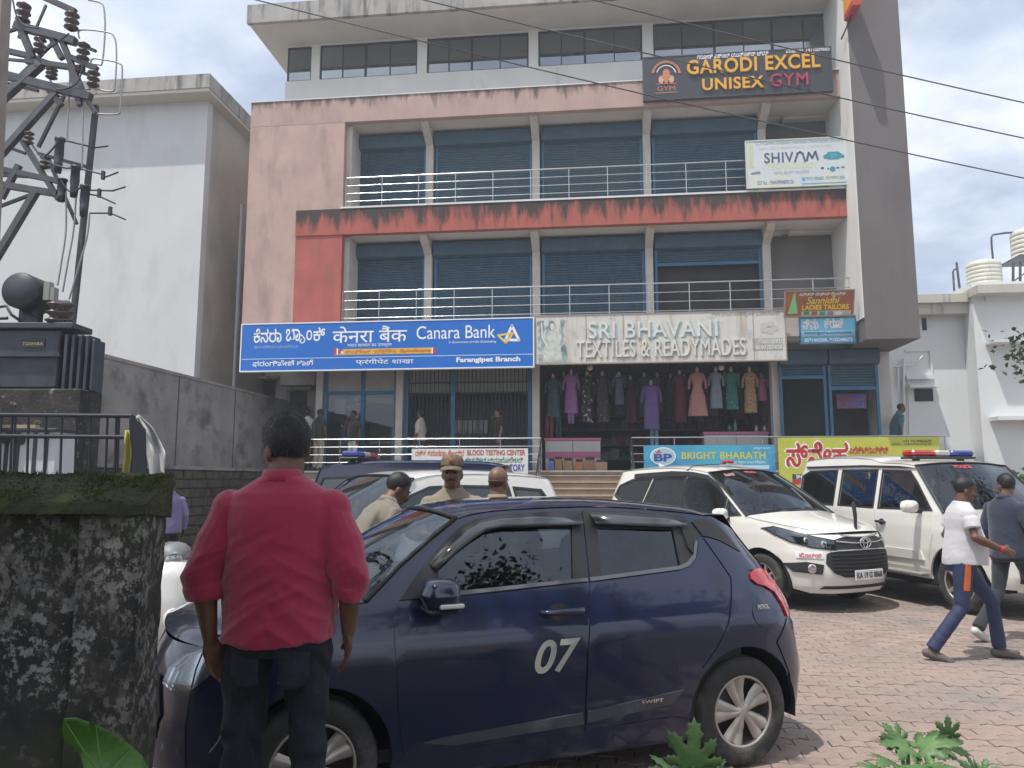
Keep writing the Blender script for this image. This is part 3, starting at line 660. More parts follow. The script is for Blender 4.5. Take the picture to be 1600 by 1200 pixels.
OR = pm('orange_red', (0.55, 0.13, 0.02)); b.t('ಸಿಂಡಿಕೇಟ್', 539, 579, 546.5, 552.5, OR, 0.008, bold=0.02); b.t('सिंडिकेट', 584, 620, 545.5, 552, OR, 0.008, bold=0.02); b.t('Syndicate', 625, 673, 545, 551.5, OR, 0.008, bold=0.03)
b.bar(378, 833, 556.8, 558, pm('palewhite', (0.45, 0.6, 0.8)))
b.t('ಫರಂಗಿಪೇಟೆ ಶಾಖೆ', 395, 489, 563, 573, W_, bold=0.03); b.t('फ़रंगीपेट शाखा', 556, 646, 560, 570, W_, bold=0.015); b.t('Farangipet Branch', 713, 813, 557.5, 567.5, W_, bold=0.035)
b.stroke([(800, 509), (811, 531.5), (790, 531)], 4.2, W_, 0.006, closed=True); b.stroke([(778.5, 524), (802, 520.5), (790.5, 536)], 3.0, Yl, 0.008, closed=True)
# weathered textile shop board
M_oldboard = mat('weathered_flex', (0.55, 0.54, 0.50), 0.75, var=0.08, vscale=1.5, stain=((0.40, 0.30, 0.19), 0.52, 0.72, 3.5, (1.6, 1, 0.12)), stain2=((0.36, 0.38, 0.37), 0.55, 0.7, 2.2, (1, 1, 1)))
b = Board('shop_sign', 'weathered off-white textile shop board with faded raised lettering', 837, 1227, 490, 565, -0.30, M_oldboard, 0.14, frame=mat('rusty_edge', (0.30, 0.26, 0.22), 0.8))
M_fadeT = mat('faded_teal_letter', (0.28, 0.44, 0.46), 0.7, var=0.25, vscale=12); M_fadeG = mat('faded_grey_letter', (0.36, 0.345, 0.31), 0.7, var=0.25, vscale=12); M_lw = mat('worn_white_letter', (0.62, 0.62, 0.58), 0.7, var=0.1, vscale=8)
b.t('SRI BHAVANI', 921.5, 1124, 503.5, 529.5, M_fadeT, 0.012, bold=0.02, space=1.08); b.t('SRI BHAVANI', 919, 1121, 501.5, 527.5, M_lw, 0.03, bold=0.008, space=1.08)
b.t('TEXTILES & READYMADES', 903.5, 1168, 532.5, 559, M_fadeG, 0.012, bold=0.02, space=1.08); b.t('TEXTILES & READYMADES', 901, 1165, 530.5, 557, M_lw, 0.03, bold=0.008, space=1.08)
b.t('ಶ್ರೀ ಭವಾನಿ ಟೆಕ್ಸ್‌ಟೈಲ್ಸ್ & ರೆಡಿಮೇಡ್ಸ್', 1112, 1218, 487, 496, mat('faded_print', (0.30, 0.30, 0.29), 0.7, var=0.2), bold=0.01)
b.bar(1176, 1223, 528.5, 547.5, mat('faded_patch', (0.33, 0.33, 0.32), 0.7, var=0.15)); b.t('7760130921', 1184, 1222, 530, 537, M_lw, 0.008, bold=0.02); b.t('8197787438', 1181, 1222, 539, 546, M_lw, 0.008, bold=0.02)
M_rust = mat('rust_line', (0.24, 0.14, 0.09), 0.9, var=0.3, vscale=6)
for x, y0_, y1_ in ((916, 493, 566), (974, 491, 566), (1177.5, 484.5, 562)): b.bar(x-0.4, x+0.4, y0_, y1_, M_rust, 0.006, 'panel_seam')
# faded sari figure on its left end (plain print)
b.poly([(839, 503), (857, 499), (874, 498), (884, 500), (879, 515), (884, 535), (888, 566), (842, 567), (839, 540)], mat('faded_print_blue', (0.22, 0.30, 0.30), 0.7, var=0.5, vscale=5, stain=((0.58, 0.58, 0.54), 0.46, 0.56, 3.5, (1.5, 1, 0.7))), 0.005)
b.disc(862, 508, 5, 7, mat('faded_print_dark', (0.20, 0.21, 0.20), 0.7, var=0.3, vscale=8), 0.007); b.disc(863, 510, 3.2, 5, M_lw, 0.009)
b.poly([(856, 517), (870, 517), (874, 535), (880, 566), (848, 566), (852, 540)], mat('faded_print_cloth', (0.50, 0.51, 0.47), 0.7, var=0.25, vscale=6), 0.007); b.stroke([(846, 505), (848, 530), (858, 545)], 2.5, M_lw, 0.009); b.stroke([(850, 548), (866, 556), (872, 562)], 2, M_lw, 0.009)
for k in range(5):
    a = 2*math.pi*k/5; b.disc(1201+9*math.cos(a), 512+6*math.sin(a), 6, 4.5, mat('faded_flower', (0.48, 0.47, 0.43), 0.8), 0.005+0.001*k, 10)
# gym board
b = Board('shop_sign', 'dark charcoal gym board with raised gold lettering under the top windows', 1006, 1299, 82.5, 148, -0.15, mat('charcoal_board', (0.035, 0.037, 0.05), 0.5, var=0.08), 0.12, frame=mat('charcoal_edge', (0.06, 0.06, 0.07), 0.5))
M_gold = mat('gold_letter', (0.70, 0.36, 0.025), 0.45); M_mag = mat('magenta_letter', (0.38, 0.035, 0.075), 0.5)
b.t('ಗರೋಡಿ ಎಕ್ಸೆಲ್ ಯುನಿಸೆಕ್ಸ್ ಜಿಮ್', 1089, 1201, 81.5, 89.5, W_, 0.01, bold=0.02); b.t('ಮೊ:+91 7411009685', 1228, 1296, 73.5, 81, W_, 0.01, bold=0.015)
b.t('GARODI EXCEL', 1073, 1281, 89.5, 112, M_gold, 0.05, bold=0.022, space=1.1); b.t('UNISEX', 1097, 1193, 121.5, 140, M_gold, 0.05, bold=0.022, space=1.1); b.t('GYM', 1203, 1262, 115.5, 135, M_mag, 0.05, bold=0.022, space=1.1)
M_cop = mat('copper_print', (0.50, 0.19, 0.10), 0.5)
arc = lambda r, a0, a1, cx=1041, cy=117: [(cx + r*math.cos(R(a0+(a1-a0)*k/10)), cy - r*0.95*math.sin(R(a0+(a1-a0)*k/10))) for k in range(11)]
b.stroke(arc(21, 10, 170), 4, M_cop, 0.02); b.stroke(arc(15, 15, 165), 1.5, W_, 0.02); b.t('GYM', 1027, 1055, 134.5, 141.5, M_cop, 0.02, bold=0.01); b.stroke([(1025, 132), (1057, 130.5)], 1.2, M_cop, 0.02); b.stroke([(1025, 146), (1057, 144)], 1.4, M_cop, 0.02)
b.disc(1041, 114, 5.5, 5.5, M_cop, 0.02); b.poly([(1032, 120), (1036, 117), (1046, 116.5), (1050, 119), (1045, 124), (1043, 131), (1039, 131), (1037, 125)], M_cop, 0.024); b.disc(1033, 125, 4, 6, mat('peach_print', (0.62, 0.38, 0.22), 0.5), 0.02); b.disc(1049, 124, 4, 6, MATS['peach_print'], 0.02)
# computer shop board
b = Board('shop_sign', 'pale faded computer shop board fixed to the upper balcony railing', 1167, 1325, 218, 290, -0.12, mat('pale_flex', (0.55, 0.60, 0.62), 0.6, var=0.05, vscale=2, stain=((0.62, 0.62, 0.42), 0.52, 0.66, 1.6, (1, 1, 1))), 0.05, frame=mat('pale_edge', (0.55, 0.57, 0.45), 0.6))
M_nv = mat('slate_print', (0.07, 0.10, 0.17), 0.5)
b.t('SHIV', 1194, 1240, 238, 254.5, M_nv, bold=0.02, space=1.1); b.stroke([(1242, 253), (1246, 240), (1250, 237.5), (1254, 240), (1258, 252)], 3.2, M_nv, 0.005); b.stroke([(1260.5, 251), (1263.5, 238.5), (1269, 247), (1274, 237), (1278, 249.5)], 3.2, M_nv, 0.005)
b.t('TECHNOLOGY', 1197, 1278, 254, 263, mat('faded_lime', (0.60, 0.64, 0.36), 0.6), bold=0.02); b.t('DIGITAL SECURITY SOLUTIONS', 1209, 1264, 267, 271.5, mat('faded_slate', (0.30, 0.34, 0.38), 0.6)); b.t('CCTV Camera | Computers | Automation | Home Gadgets | Biometric', 1180, 1317, 218.5, 225.5, mat('steel_print', (0.22, 0.33, 0.42), 0.6), bold=0.01)
b.t('SALES | SERVICE | SPARES', 1185, 1300, 228, 233, mat('faded_khaki', (0.52, 0.55, 0.50), 0.6), bold=0.01)
b.t('GST No. : 29AKFPB9487B1Z6', 1183, 1240, 282, 288, M_nv); b.t('7972198682, 9379971386', 1258, 1320, 275.5, 281.5, mat('steel_print2', (0.20, 0.30, 0.38), 0.6), bold=0.01); b.bar(1253, 1257.5, 277, 283, pm('sky', (0.10, 0.35, 0.60)))
b.bar(1252, 1325, 285, 286.8, pm('sky', (0.1, 0.35, 0.6))); M_te = mat('teal_print', (0.04, 0.26, 0.30), 0.5)
b.bar(1293, 1311, 237, 249, M_te); b.bar(1297, 1308, 239.5, 246.5, pm('screen', (0.06, 0.32, 0.45)), 0.006); b.poly([(1311, 238), (1319, 243), (1319, 246), (1311, 247)], M_te); b.poly([(1286, 243), (1293, 240), (1293, 248), (1287, 248)], M_te)
b.disc(1301, 264, 4.5, 4, M_te); b.disc(1285, 262.5, 2.5, 1.8, M_nv); b.disc(1294, 263.5, 1.5, 1.5, M_nv); b.disc(1309, 262, 2.2, 1.5, M_nv); b.disc(1317, 261, 2.5, 1.2, M_nv); b.poly([(1174, 270), (1187, 267.5), (1188.5, 271.5), (1173, 273)], mat('grey_print', (0.18, 0.24, 0.25), 0.6)); b.bar(1170, 1177, 226, 262, mat('faded_khaki2', (0.52, 0.55, 0.36), 0.6))
# ladies tailor board, leaning forward
b = Board('shop_sign', 'orange-brown ladies tailor board leaning out below the balcony railing', 1226, 1331, 458, 493, -0.45, mat('tailor_orange', (0.42, 0.12, 0.04), 0.5, stain=((0.20, 0.10, 0.05), 0.4, 0.62, 1.0, (1, 1, 1))), 0.05, frame=mat('tailor_edge', (0.33, 0.29, 0.25), 0.6), tilt=-0.35)
b.t('ಸನ್ನಿಧಿ ಲೇಡೀಸ್ ಟೈಲರ್ಸ್', 1246, 1318, 459.5, 466.5, W_, bold=0.015); b.t('Sannidhi', 1258, 1310, 466, 476, Yl, shear=0.3, bold=0.01); b.t('LADIES TAILORS', 1252, 1325, 477, 484.5, Yl, bold=0.035)
b.bar(1252, 1329, 486, 493, mat('pale_strip', (0.55, 0.5, 0.45), 0.5)); 
for k, cc in enumerate(((0.05, 0.3, 0.1), (0.4, 0.1, 0.06), (0.05, 0.3, 0.2), (0.25, 0.2, 0.25), (0.7, 0.7, 0.7), (0.4, 0.45, 0.35))): b.bar(1255+k*12.5, 1264+k*12.5, 487, 492.5, mat('swatch%d' % k, cc, 0.5), 0.008)
b.poly([(1237, 462), (1240, 462), (1241, 470), (1246, 490), (1230, 491), (1235, 472)], mat('mint_print', (0.25, 0.60, 0.28), 0.5), 0.006); b.disc(1238.5, 460.5, 1.8, 2, mat('skin_print', (0.45, 0.25, 0.15), 0.6), 0.006)
b = Board('shop_sign', 'small sky-blue tailor board under the orange-brown one', 1251, 1336, 495, 536, -0.28, mat('sky_board', (0.10, 0.33, 0.50), 0.5, var=0.06), 0.05, frame=mat('sky_edge', (0.05, 0.13, 0.2), 0.5))
M_worn = mat('worn_grey_letter', (0.45, 0.45, 0.47), 0.6, var=0.2, vscale=9)
b.t('ಕ್ರಾಸ್', 1288, 1318, 497, 513, M_worn, 0.005, bold=0.06); b.t('ನಿಮ', 1254, 1278, 498, 515, M_worn, 0.005, bold=0.06); b.bar(1252, 1336, 517, 525, mat('sky_light', (0.26, 0.48, 0.60), 0.5)); b.t('ಲೇಡೀಸ್ ಟೈಲರ್ & ಎಂಬ್ರಾಯ್ಡರಿ', 1256, 1331, 517.5, 524, Bl, 0.008, bold=0.02); b.t('8591443505, 9132248672', 1257, 1332, 528, 534.5, W_, bold=0.025)
# banners on the veranda railing
b = Board('banner', 'white blood testing centre banner on the veranda railing behind the policemen', 643, 825, 701, 748, -0.06, mat('white_flex', (0.66, 0.68, 0.68), 0.5, var=0.03), 0.02)
b.t('ರಕ್ತ ತಪಾಸಣಾ ಕೇಂದ್ರ', 649, 725, 703, 712.5, OR, bold=0.03); b.t('BLOOD TESTING CENTER', 730, 821, 703, 711.5, pm('rust', (0.42, 0.09, 0.05)), bold=0.035); b.t('ಕ್ಲಿನಿಕಲ್ ಲ್ಯಾಬೋರೇಟರಿ', 727, 817, 714, 723, pm('green', (0.03, 0.18, 0.07)), bold=0.015); b.t('CLINICAL LABORATORY', 722, 820, 725.5, 736.5, Bl, bold=0.03)
b = Board('banner', 'light blue shop banner with yellow lettering and round emblem on the railing', 1006, 1211, 695.5, 742, -0.06, mat('cyan_flex', (0.06, 0.36, 0.50), 0.5, stain=((0.03, 0.14, 0.42), 0.45, 0.6, 0.5, (1, 1, 1))), 0.02)
M_ye2 = mat('banner_yellow', (0.55, 0.52, 0.06), 0.5); b.t('BRIGHT BHARATH', 1065, 1196, 706, 717.5, M_ye2, bold=0.025, space=1.08); b.t('Your Vision is our Mission...', 1142, 1198, 719.5, 724, W_, shear=0.2); b.t('ಬ್ರೈಟ್ ಭಾರತ್', 1178, 1203, 698.5, 703, W_)
b.disc(1036, 713, 20, 14, W_, 0.005, 28); b.disc(1036, 713, 18.5, 12.7, mat('cyan_disc', (0.35, 0.5, 0.56), 0.5), 0.007, 28); b.t('BP', 1022, 1050, 709, 721, Bl, 0.009, bold=0.04); b.poly([(1023, 708), (1030, 703), (1034, 708)], Rd, 0.009); b.bar(1142, 1202, 727, 733, mat('banner_pill', (0.45, 0.6, 0.7), 0.5))
b = Board('banner', 'large yellow-green electronics banner behind the white police jeep', 1217, 1470, 683, 770, -0.06, mat('lime_flex', (0.44, 0.47, 0.06), 0.5, var=0.05, stain=((0.55, 0.55, 0.12), 0.5, 0.7, 0.6, (1, 1, 1))), 0.02)
M_bw = mat('banner_red', (0.42, 0.03, 0.025), 0.5); b.t('ಸ್ನೇಹ', 1228, 1326, 690, 730, W_, 0.003, bold=0.11); b.t('ಸ್ನೇಹ', 1229, 1325, 691, 729, M_bw, 0.0055, bold=0.05); b.t('ಎಲೆಕ್ಟ್ರಾನಿಕ್ಸ್', 1327, 1388, 697, 709, M_bw, 0.007, bold=0.03); b.t('+91 7619402629', 1411, 1455, 687, 691.5, Bk, bold=0.015); b.t('GSTIN : 29BGAPJ4391J1ZF', 1392, 1456, 692.5, 696.5, Bk)
b.bar(1238, 1344, 741, 748.5, mat('banner_navy', (0.03, 0.04, 0.09), 0.5)); b.t('SNEHA ELECTRONICS & LINE', 1244, 1340, 742, 747.5, W_, 0.008, bold=0.02); b.bar(1238, 1400, 749, 757, M_bw); b.t('AIRTEL TOWER, MAIN ROAD', 1262, 1390, 750.5, 755.5, W_, 0.008)
# ================================================================ VEHICLES
def resample(poly, step, closed=True):
    out = []; n = len(poly)
    for i in range(n if closed else n-1):
        a = Vector(poly[i]); b = Vector(poly[(i+1) % n]); k = max(1, int(math.ceil((b-a).length/step)))
        for j in range(k): out.append(tuple(a.lerp(b, j/k)))
    if not closed: out.append(tuple(poly[-1]))
    return out
def smooth_line(pts, n=8):
    """Catmull-Rom through points"""
    P = [Vector(p) for p in pts]; out = []
    for i in range(len(P)-1):
        p0, p1, p2, p3 = P[max(i-1, 0)], P[i], P[i+1], P[min(i+2, len(P)-1)]
        for k in range(n):
            t = k/n; out.append(tuple(0.5*((2*p1)+(p2-p0)*t+(2*p0-5*p1+4*p2-p3)*t*t+(3*p1-p0-3*p2+p3)*t**3)))
    out.append(tuple(P[-1])); return out
def arc_pts(cx, cz, r, a0, a1, n=18): return [(cx+r*math.cos(R(a0+(a1-a0)*k/n)), cz+r*math.sin(R(a0+(a1-a0)*k/n))) for k in range(n+1)]
def inside(poly, p):
    c = False; n = len(poly); x, y = p
    for i in range(n):
        x0, y0 = poly[i]; x1, y1 = poly[(i+1) % n]
        if (y0 > y) != (y1 > y) and x < (x1-x0)*(y-y0)/(y1-y0)+x0: c = not c
    return c
def cdt(poly, holes=(), grid=0.06):
    bs = [resample(poly, grid*0.8)] + [resample(h, grid*0.8) for h in holes]; pts = []; edges = []
    for bd in bs:
        o = len(pts); pts += bd; edges += [(o+i, o+(i+1) % len(bd)) for i in range(len(bd))]
    nb = len(pts); B_ = np.array(pts); x0, y0 = B_.min(0); x1, y1 = B_.max(0)
    nx = int((x1-x0)/grid)+1; ny = int((y1-y0)/grid)+1
    for i in range(nx+1):
        for j in range(ny+1):
            p = (x0+(i+0.5)*grid, y0+(j+0.5)*grid)
            if inside(poly, p) and not any(inside(h, p) for h in holes) and np.min(np.abs(B_-np.array(p)).sum(1)) > grid*0.45: pts.append(p)
    V, E_, F, *_ = delaunay_2d_cdt([Vector(p) for p in pts], edges, [], 0, 1e-5)
    F = [f for f in F if (lambda c: inside(poly, c) and not any(inside(h, c) for h in holes))((sum(V[i].x for i in f)/len(f), sum(V[i].y for i in f)/len(f)))]
    return [tuple(v) for v in V], [tuple(f) for f in F]
def fnum(fn, p, e=1e-3):
    a = (Vector(fn(p[0]+e, p[1])) - Vector(fn(p[0]-e, p[1]))); b = (Vector(fn(p[0], p[1]+e)) - Vector(fn(p[0], p[1]-e)))
    n = a.cross(b); return n.normalized() if n.length > 1e-12 else Vector((0, 0, 1))
def panel(name, poly, fn, m, parent, holes=(), off=0.0, rim=0.012, grid=0.06, out=None):
    """sheet-metal panel: polygon in a 2-D chart laid on the surface fn; out = reference outward direction"""
    V, F = cdt(poly, holes, grid); out = Vector(out)
    P = [Vector(fn(*p)) for p in V]; N = [fnum(fn, p) for p in V]
    N = [n if n.dot(out) > 0 else -n for n in N]
    P = [p + n*off for p, n in zip(P, N)]
    F2 = []
    for f in F:
        a, b, c = (P[i] for i in f[:3]); nn = (b-a).cross(c-a)
        F2.append(f if nn.dot(N[f[0]]) > 0 else f[::-1])
    nv = len(P); verts = [tuple(p) for p in P]; faces = list(F2); norms = list(N)
    if rim:
        cnt = {}
        for f in F2:
            for i in range(len(f)):
                e = (f[i], f[(i+1) % len(f)]); cnt.setdefault(tuple(sorted(e)), []).append(e)
        bd = [es[0] for es in cnt.values() if len(es) == 1]
        for a, b in bd:
            o = len(verts); verts += [tuple(P[a]), tuple(P[b]), tuple(P[b]-N[b]*rim), tuple(P[a]-N[a]*rim)]; faces.append((o+1, o, o+3, o+2))
            e = (P[b]-P[a]).cross(N[a]).normalized(); norms += [e]*4
    me = bpy.data.meshes.new(name); me.from_pydata(verts, [], faces); me.materials.append(m)
    me.polygons.foreach_set('use_smooth', [True]*len(faces)); me.update(); me.normals_split_custom_set_from_vertices([tuple(n) for n in norms])
    return link(name, me, parent)
class Car:
    def __init__(s, **k): s.__dict__.update(k)
    def Wz(s, z): return float(np.interp(z, s.zs, s.ws))
    def xn(s, z): return float(np.interp(z, [p[0] for p in s.nose], [p[1] for p in s.nose]))
    def xt(s, z): return float(np.interp(z, [p[0] for p in s.tail], [p[1] for p in s.tail]))
    def nF(s, z): return float(np.interp(z, [p[0] for p in s.nf], [p[1] for p in s.nf]))
    def nR(s, z): return float(np.interp(z, [p[0] for p in s.nr], [p[1] for p in s.nr]))
    def side(s, x, z):
        W = s.Wz(z)
        if x > s.x0f:
            q = min(0.9995, (x-s.x0f)/max(0.05, s.xn(z)-s.x0f)); n = s.nF(z); return W*(1-q**n)**(1/n)
        if x < s.x0r:
            q = min(0.9995, (s.x0r-x)/max(0.05, s.x0r-s.xt(z))); n = s.nR(z); return W*(1-q**n)**(1/n)
        return W
    def front(s, y, z):
        W = s.Wz(z); q = min(0.9995, abs(y)/W); n = s.nF(z); return s.x0f+(s.xn(z)-s.x0f)*(1-q**n)**(1/n)
    def rear(s, y, z):
        W = s.Wz(z); q = min(0.9995, abs(y)/W); n = s.nR(z); return s.x0r-(s.x0r-s.xt(z))*(1-q**n)**(1/n)
    def smap(s, sg): return lambda x, z: (x, sg*s.side(x, z), z)
    def fmap(s): return lambda y, z: (s.front(y, z), y, z)
    def rmap(s): return lambda y, z: (s.rear(y, z), y, z)
    def xf80(s, z): return s.front(0.8*s.Wz(z), z)
    def xr80(s, z): return s.rear(0.8*s.Wz(z), z)
    def P(s, name, poly, m, sides=(1, -1), **k):
        return [panel(name, poly, s.smap(sg), m, s.o, out=(0, sg, 0.05), **k) for sg in sides]
    def PF(s, name, poly, m, mirror=False, **k):
        r = [panel(name, poly, s.fmap(), m, s.o, out=(1, 0, 0.05), **k)]
        if mirror: r.append(panel(name, [(-y, z) for y, z in poly], s.fmap(), m, s.o, out=(1, 0, 0.05), **k))
        return r
    def PR(s, name, poly, m, **k): return panel(name, poly, s.rmap(), m, s.o, out=(-1, 0, 0.05), **k)
def wheel(car, x, y, r, wdt, style, M_rim, parent, name='wheel'):
    sg = 1 if y > 0 else -1
    w_ = bpy.data.objects.new(name, None); COL.objects.link(w_); w_.parent = parent; w_.location = (x, y, r)
    rr = r*0.66
    mb = MB(); h = wdt/2
    prof = [(rr*0.97, -h*0.9), (rr*1.04, -h), (r*0.90, -h*1.0), (r*0.975, -h*0.82), (r, -h*0.6), (r, -h*0.15), (r*0.985, -h*0.12), (r*0.985, -h*0.06), (r, -h*0.03), (r, h*0.25), (r*0.985, h*0.28), (r*0.985, h*0.34), (r, h*0.37), (r, h*0.6), (r*0.975, h*0.82), (r*0.93, h*0.96), (r*0.85, h*1.02), (rr*1.10, h*1.0), (rr*1.03, h*0.98), (rr*0.97, h*0.88), (rr*0.97, -h*0.9)]
    mb.lathe(prof, 48, axis='y', M=Matrix.Scale(sg, 4, (0, 1, 0))); mb.build('tyre', M_tyre, w_)
    mb = MB(); S_ = Matrix.Scale(sg, 4, (0, 1, 0)); mb.lathe([(rr*0.97, h*0.88), (rr*0.94, h*0.90), (rr*0.90, h*0.80), (rr*0.86, h*0.1), (0.001, h*0.1)], 40, axis='y', M=S_); mb.build('rim_barrel', M_rimdark, w_)
    mb = MB()
    if style == 'cover':                                    # plastic wheel cover with paired swept blades
        n = 10
        for k in range(n):
            a0 = 2*math.pi*(k//2)/(n//2) + (0.20 if k % 2 else -0.20)
            for (ra, rb, wa, wb) in ((0.10, 0.96, 0.028, 0.062),):
                pts = []
                for j in range(9):
                    f = j/8; rad = rr*(ra+(rb-ra)*f); a = a0*1.0 + 0.10*f; hw = (wa+(wb-wa)*f)*rr/0.2*0.62
                    d = Vector((-math.sin(a), 0, math.cos(a))); c = Vector((rad*math.cos(a), 0, rad*math.sin(a))); yy = h*(0.78-0.18*f*(1-f)*4*0.3) + (0.012 if f < 0.5 else 0.006)
                    pts.append((c-d*hw+Vector((0, sg*(yy-0.014), 0)), c-d*hw*0.5+Vector((0, sg*yy, 0)), c+d*hw*0.5+Vector((0, sg*(yy+0.002), 0)), c+d*hw+Vector((0, sg*(yy-0.014), 0))))
                mb.grid(pts)
        mb.lathe([(rr*0.90, h*0.74), (rr*0.93, h*0.90), (rr*0.97, h*0.93), (rr*1.0, h*0.90)], 40, axis='y', M=S_)
        mb.lathe([(rr*0.24, h*0.72), (rr*0.22, h*0.86), (rr*0.12, h*0.92), (0.001, h*0.92)], 24, axis='y', M=S_)
    else:                                                   # five-spoke alloy
        n = 10 if style == 'alloy10' else 5
        for k in range(n):
            a = 2*math.pi*k/n; d = Vector((-math.sin(a), 0, math.cos(a))); pts = []
            for j in range(6):
                f = j/5; rad = rr*(0.12+0.82*f); hw = rr*((0.13 if n == 5 else 0.08)-0.02*f); c = Vector((rad*math.cos(a), 0, rad*math.sin(a))); yy = h*(0.8+0.08*f)
                pts.append((c-d*hw+Vector((0, sg*(yy-0.03), 0)), c-d*hw*0.7+Vector((0, sg*yy, 0)), c+d*hw*0.7+Vector((0, sg*yy, 0)), c+d*hw+Vector((0, sg*(yy-0.03), 0))))
            mb.grid(pts)
        mb.lathe([(rr*0.90, h*0.74), (rr*0.93, h*0.90), (rr*0.97, h*0.93), (rr*1.0, h*0.90)], 40, axis='y', M=S_)
        mb.lathe([(rr*0.26, h*0.70), (rr*0.22, h*0.84), (0.001, h*0.86)], 24, axis='y', M=S_)
    mb.build('wheel_cover', M_rim, w_)
    return w_
M_tyre = mat('tyre_rubber', (0.030, 0.029, 0.028), 0.85, var=0.25, vscale=12, bump=0.2, bscale=60, stain=((0.10, 0.09, 0.08), 0.5, 0.7, 6, (1, 1, 1)))
M_rimdark = mat('rim_dark', (0.05, 0.035, 0.03), 0.7, 0.2)
M_silver = mat('wheel_silver', (0.42, 0.39, 0.35), 0.38, 0.55, var=0.08, vscale=8)
M_blk = mat('black_trim', (0.02, 0.02, 0.022), 0.45, var=0.1, vscale=5)
M_blkmat = mat('black_rubber_trim', (0.018, 0.018, 0.02), 0.7)
M_chrome = mat('chrome', (0.7, 0.7, 0.7), 0.08, 1.0)
M_seat = mat('seat_fabric', (0.05, 0.05, 0.055), 0.9, var=0.2, vscale=20)
M_under = mat('underbody', (0.012, 0.012, 0.012), 0.9)
G_car = glass('car_glass', (0.42, 0.48, 0.50), 0.01, 0.05); G_dark = glass('car_glass_tinted', (0.30, 0.35, 0.38), 0.01, 0.045); G_wind = glass('windscreen_glass', (0.62, 0.68, 0.68), 0.01, 0.05)
G_lamp = glass('lamp_lens', (0.80, 0.84, 0.86), 0.02, 0.10)
M_refl = mat('lamp_reflector', (0.75, 0.76, 0.78), 0.12, 0.95)
M_plate = mat('number_plate', (0.68, 0.68, 0.66), 0.5, var=0.04)
M_redlens = mat('red_lens', (0.36, 0.010, 0.016), 0.16, coat=1.0, stain=((0.62, 0.05, 0.05), 0.52, 0.62, 9, (1, 1, 2)))
M_bluelens = mat('blue_lens', (0.015, 0.03, 0.25), 0.15, coat=1.0)
def lerp(a, b, t): return a+(b-a)*t
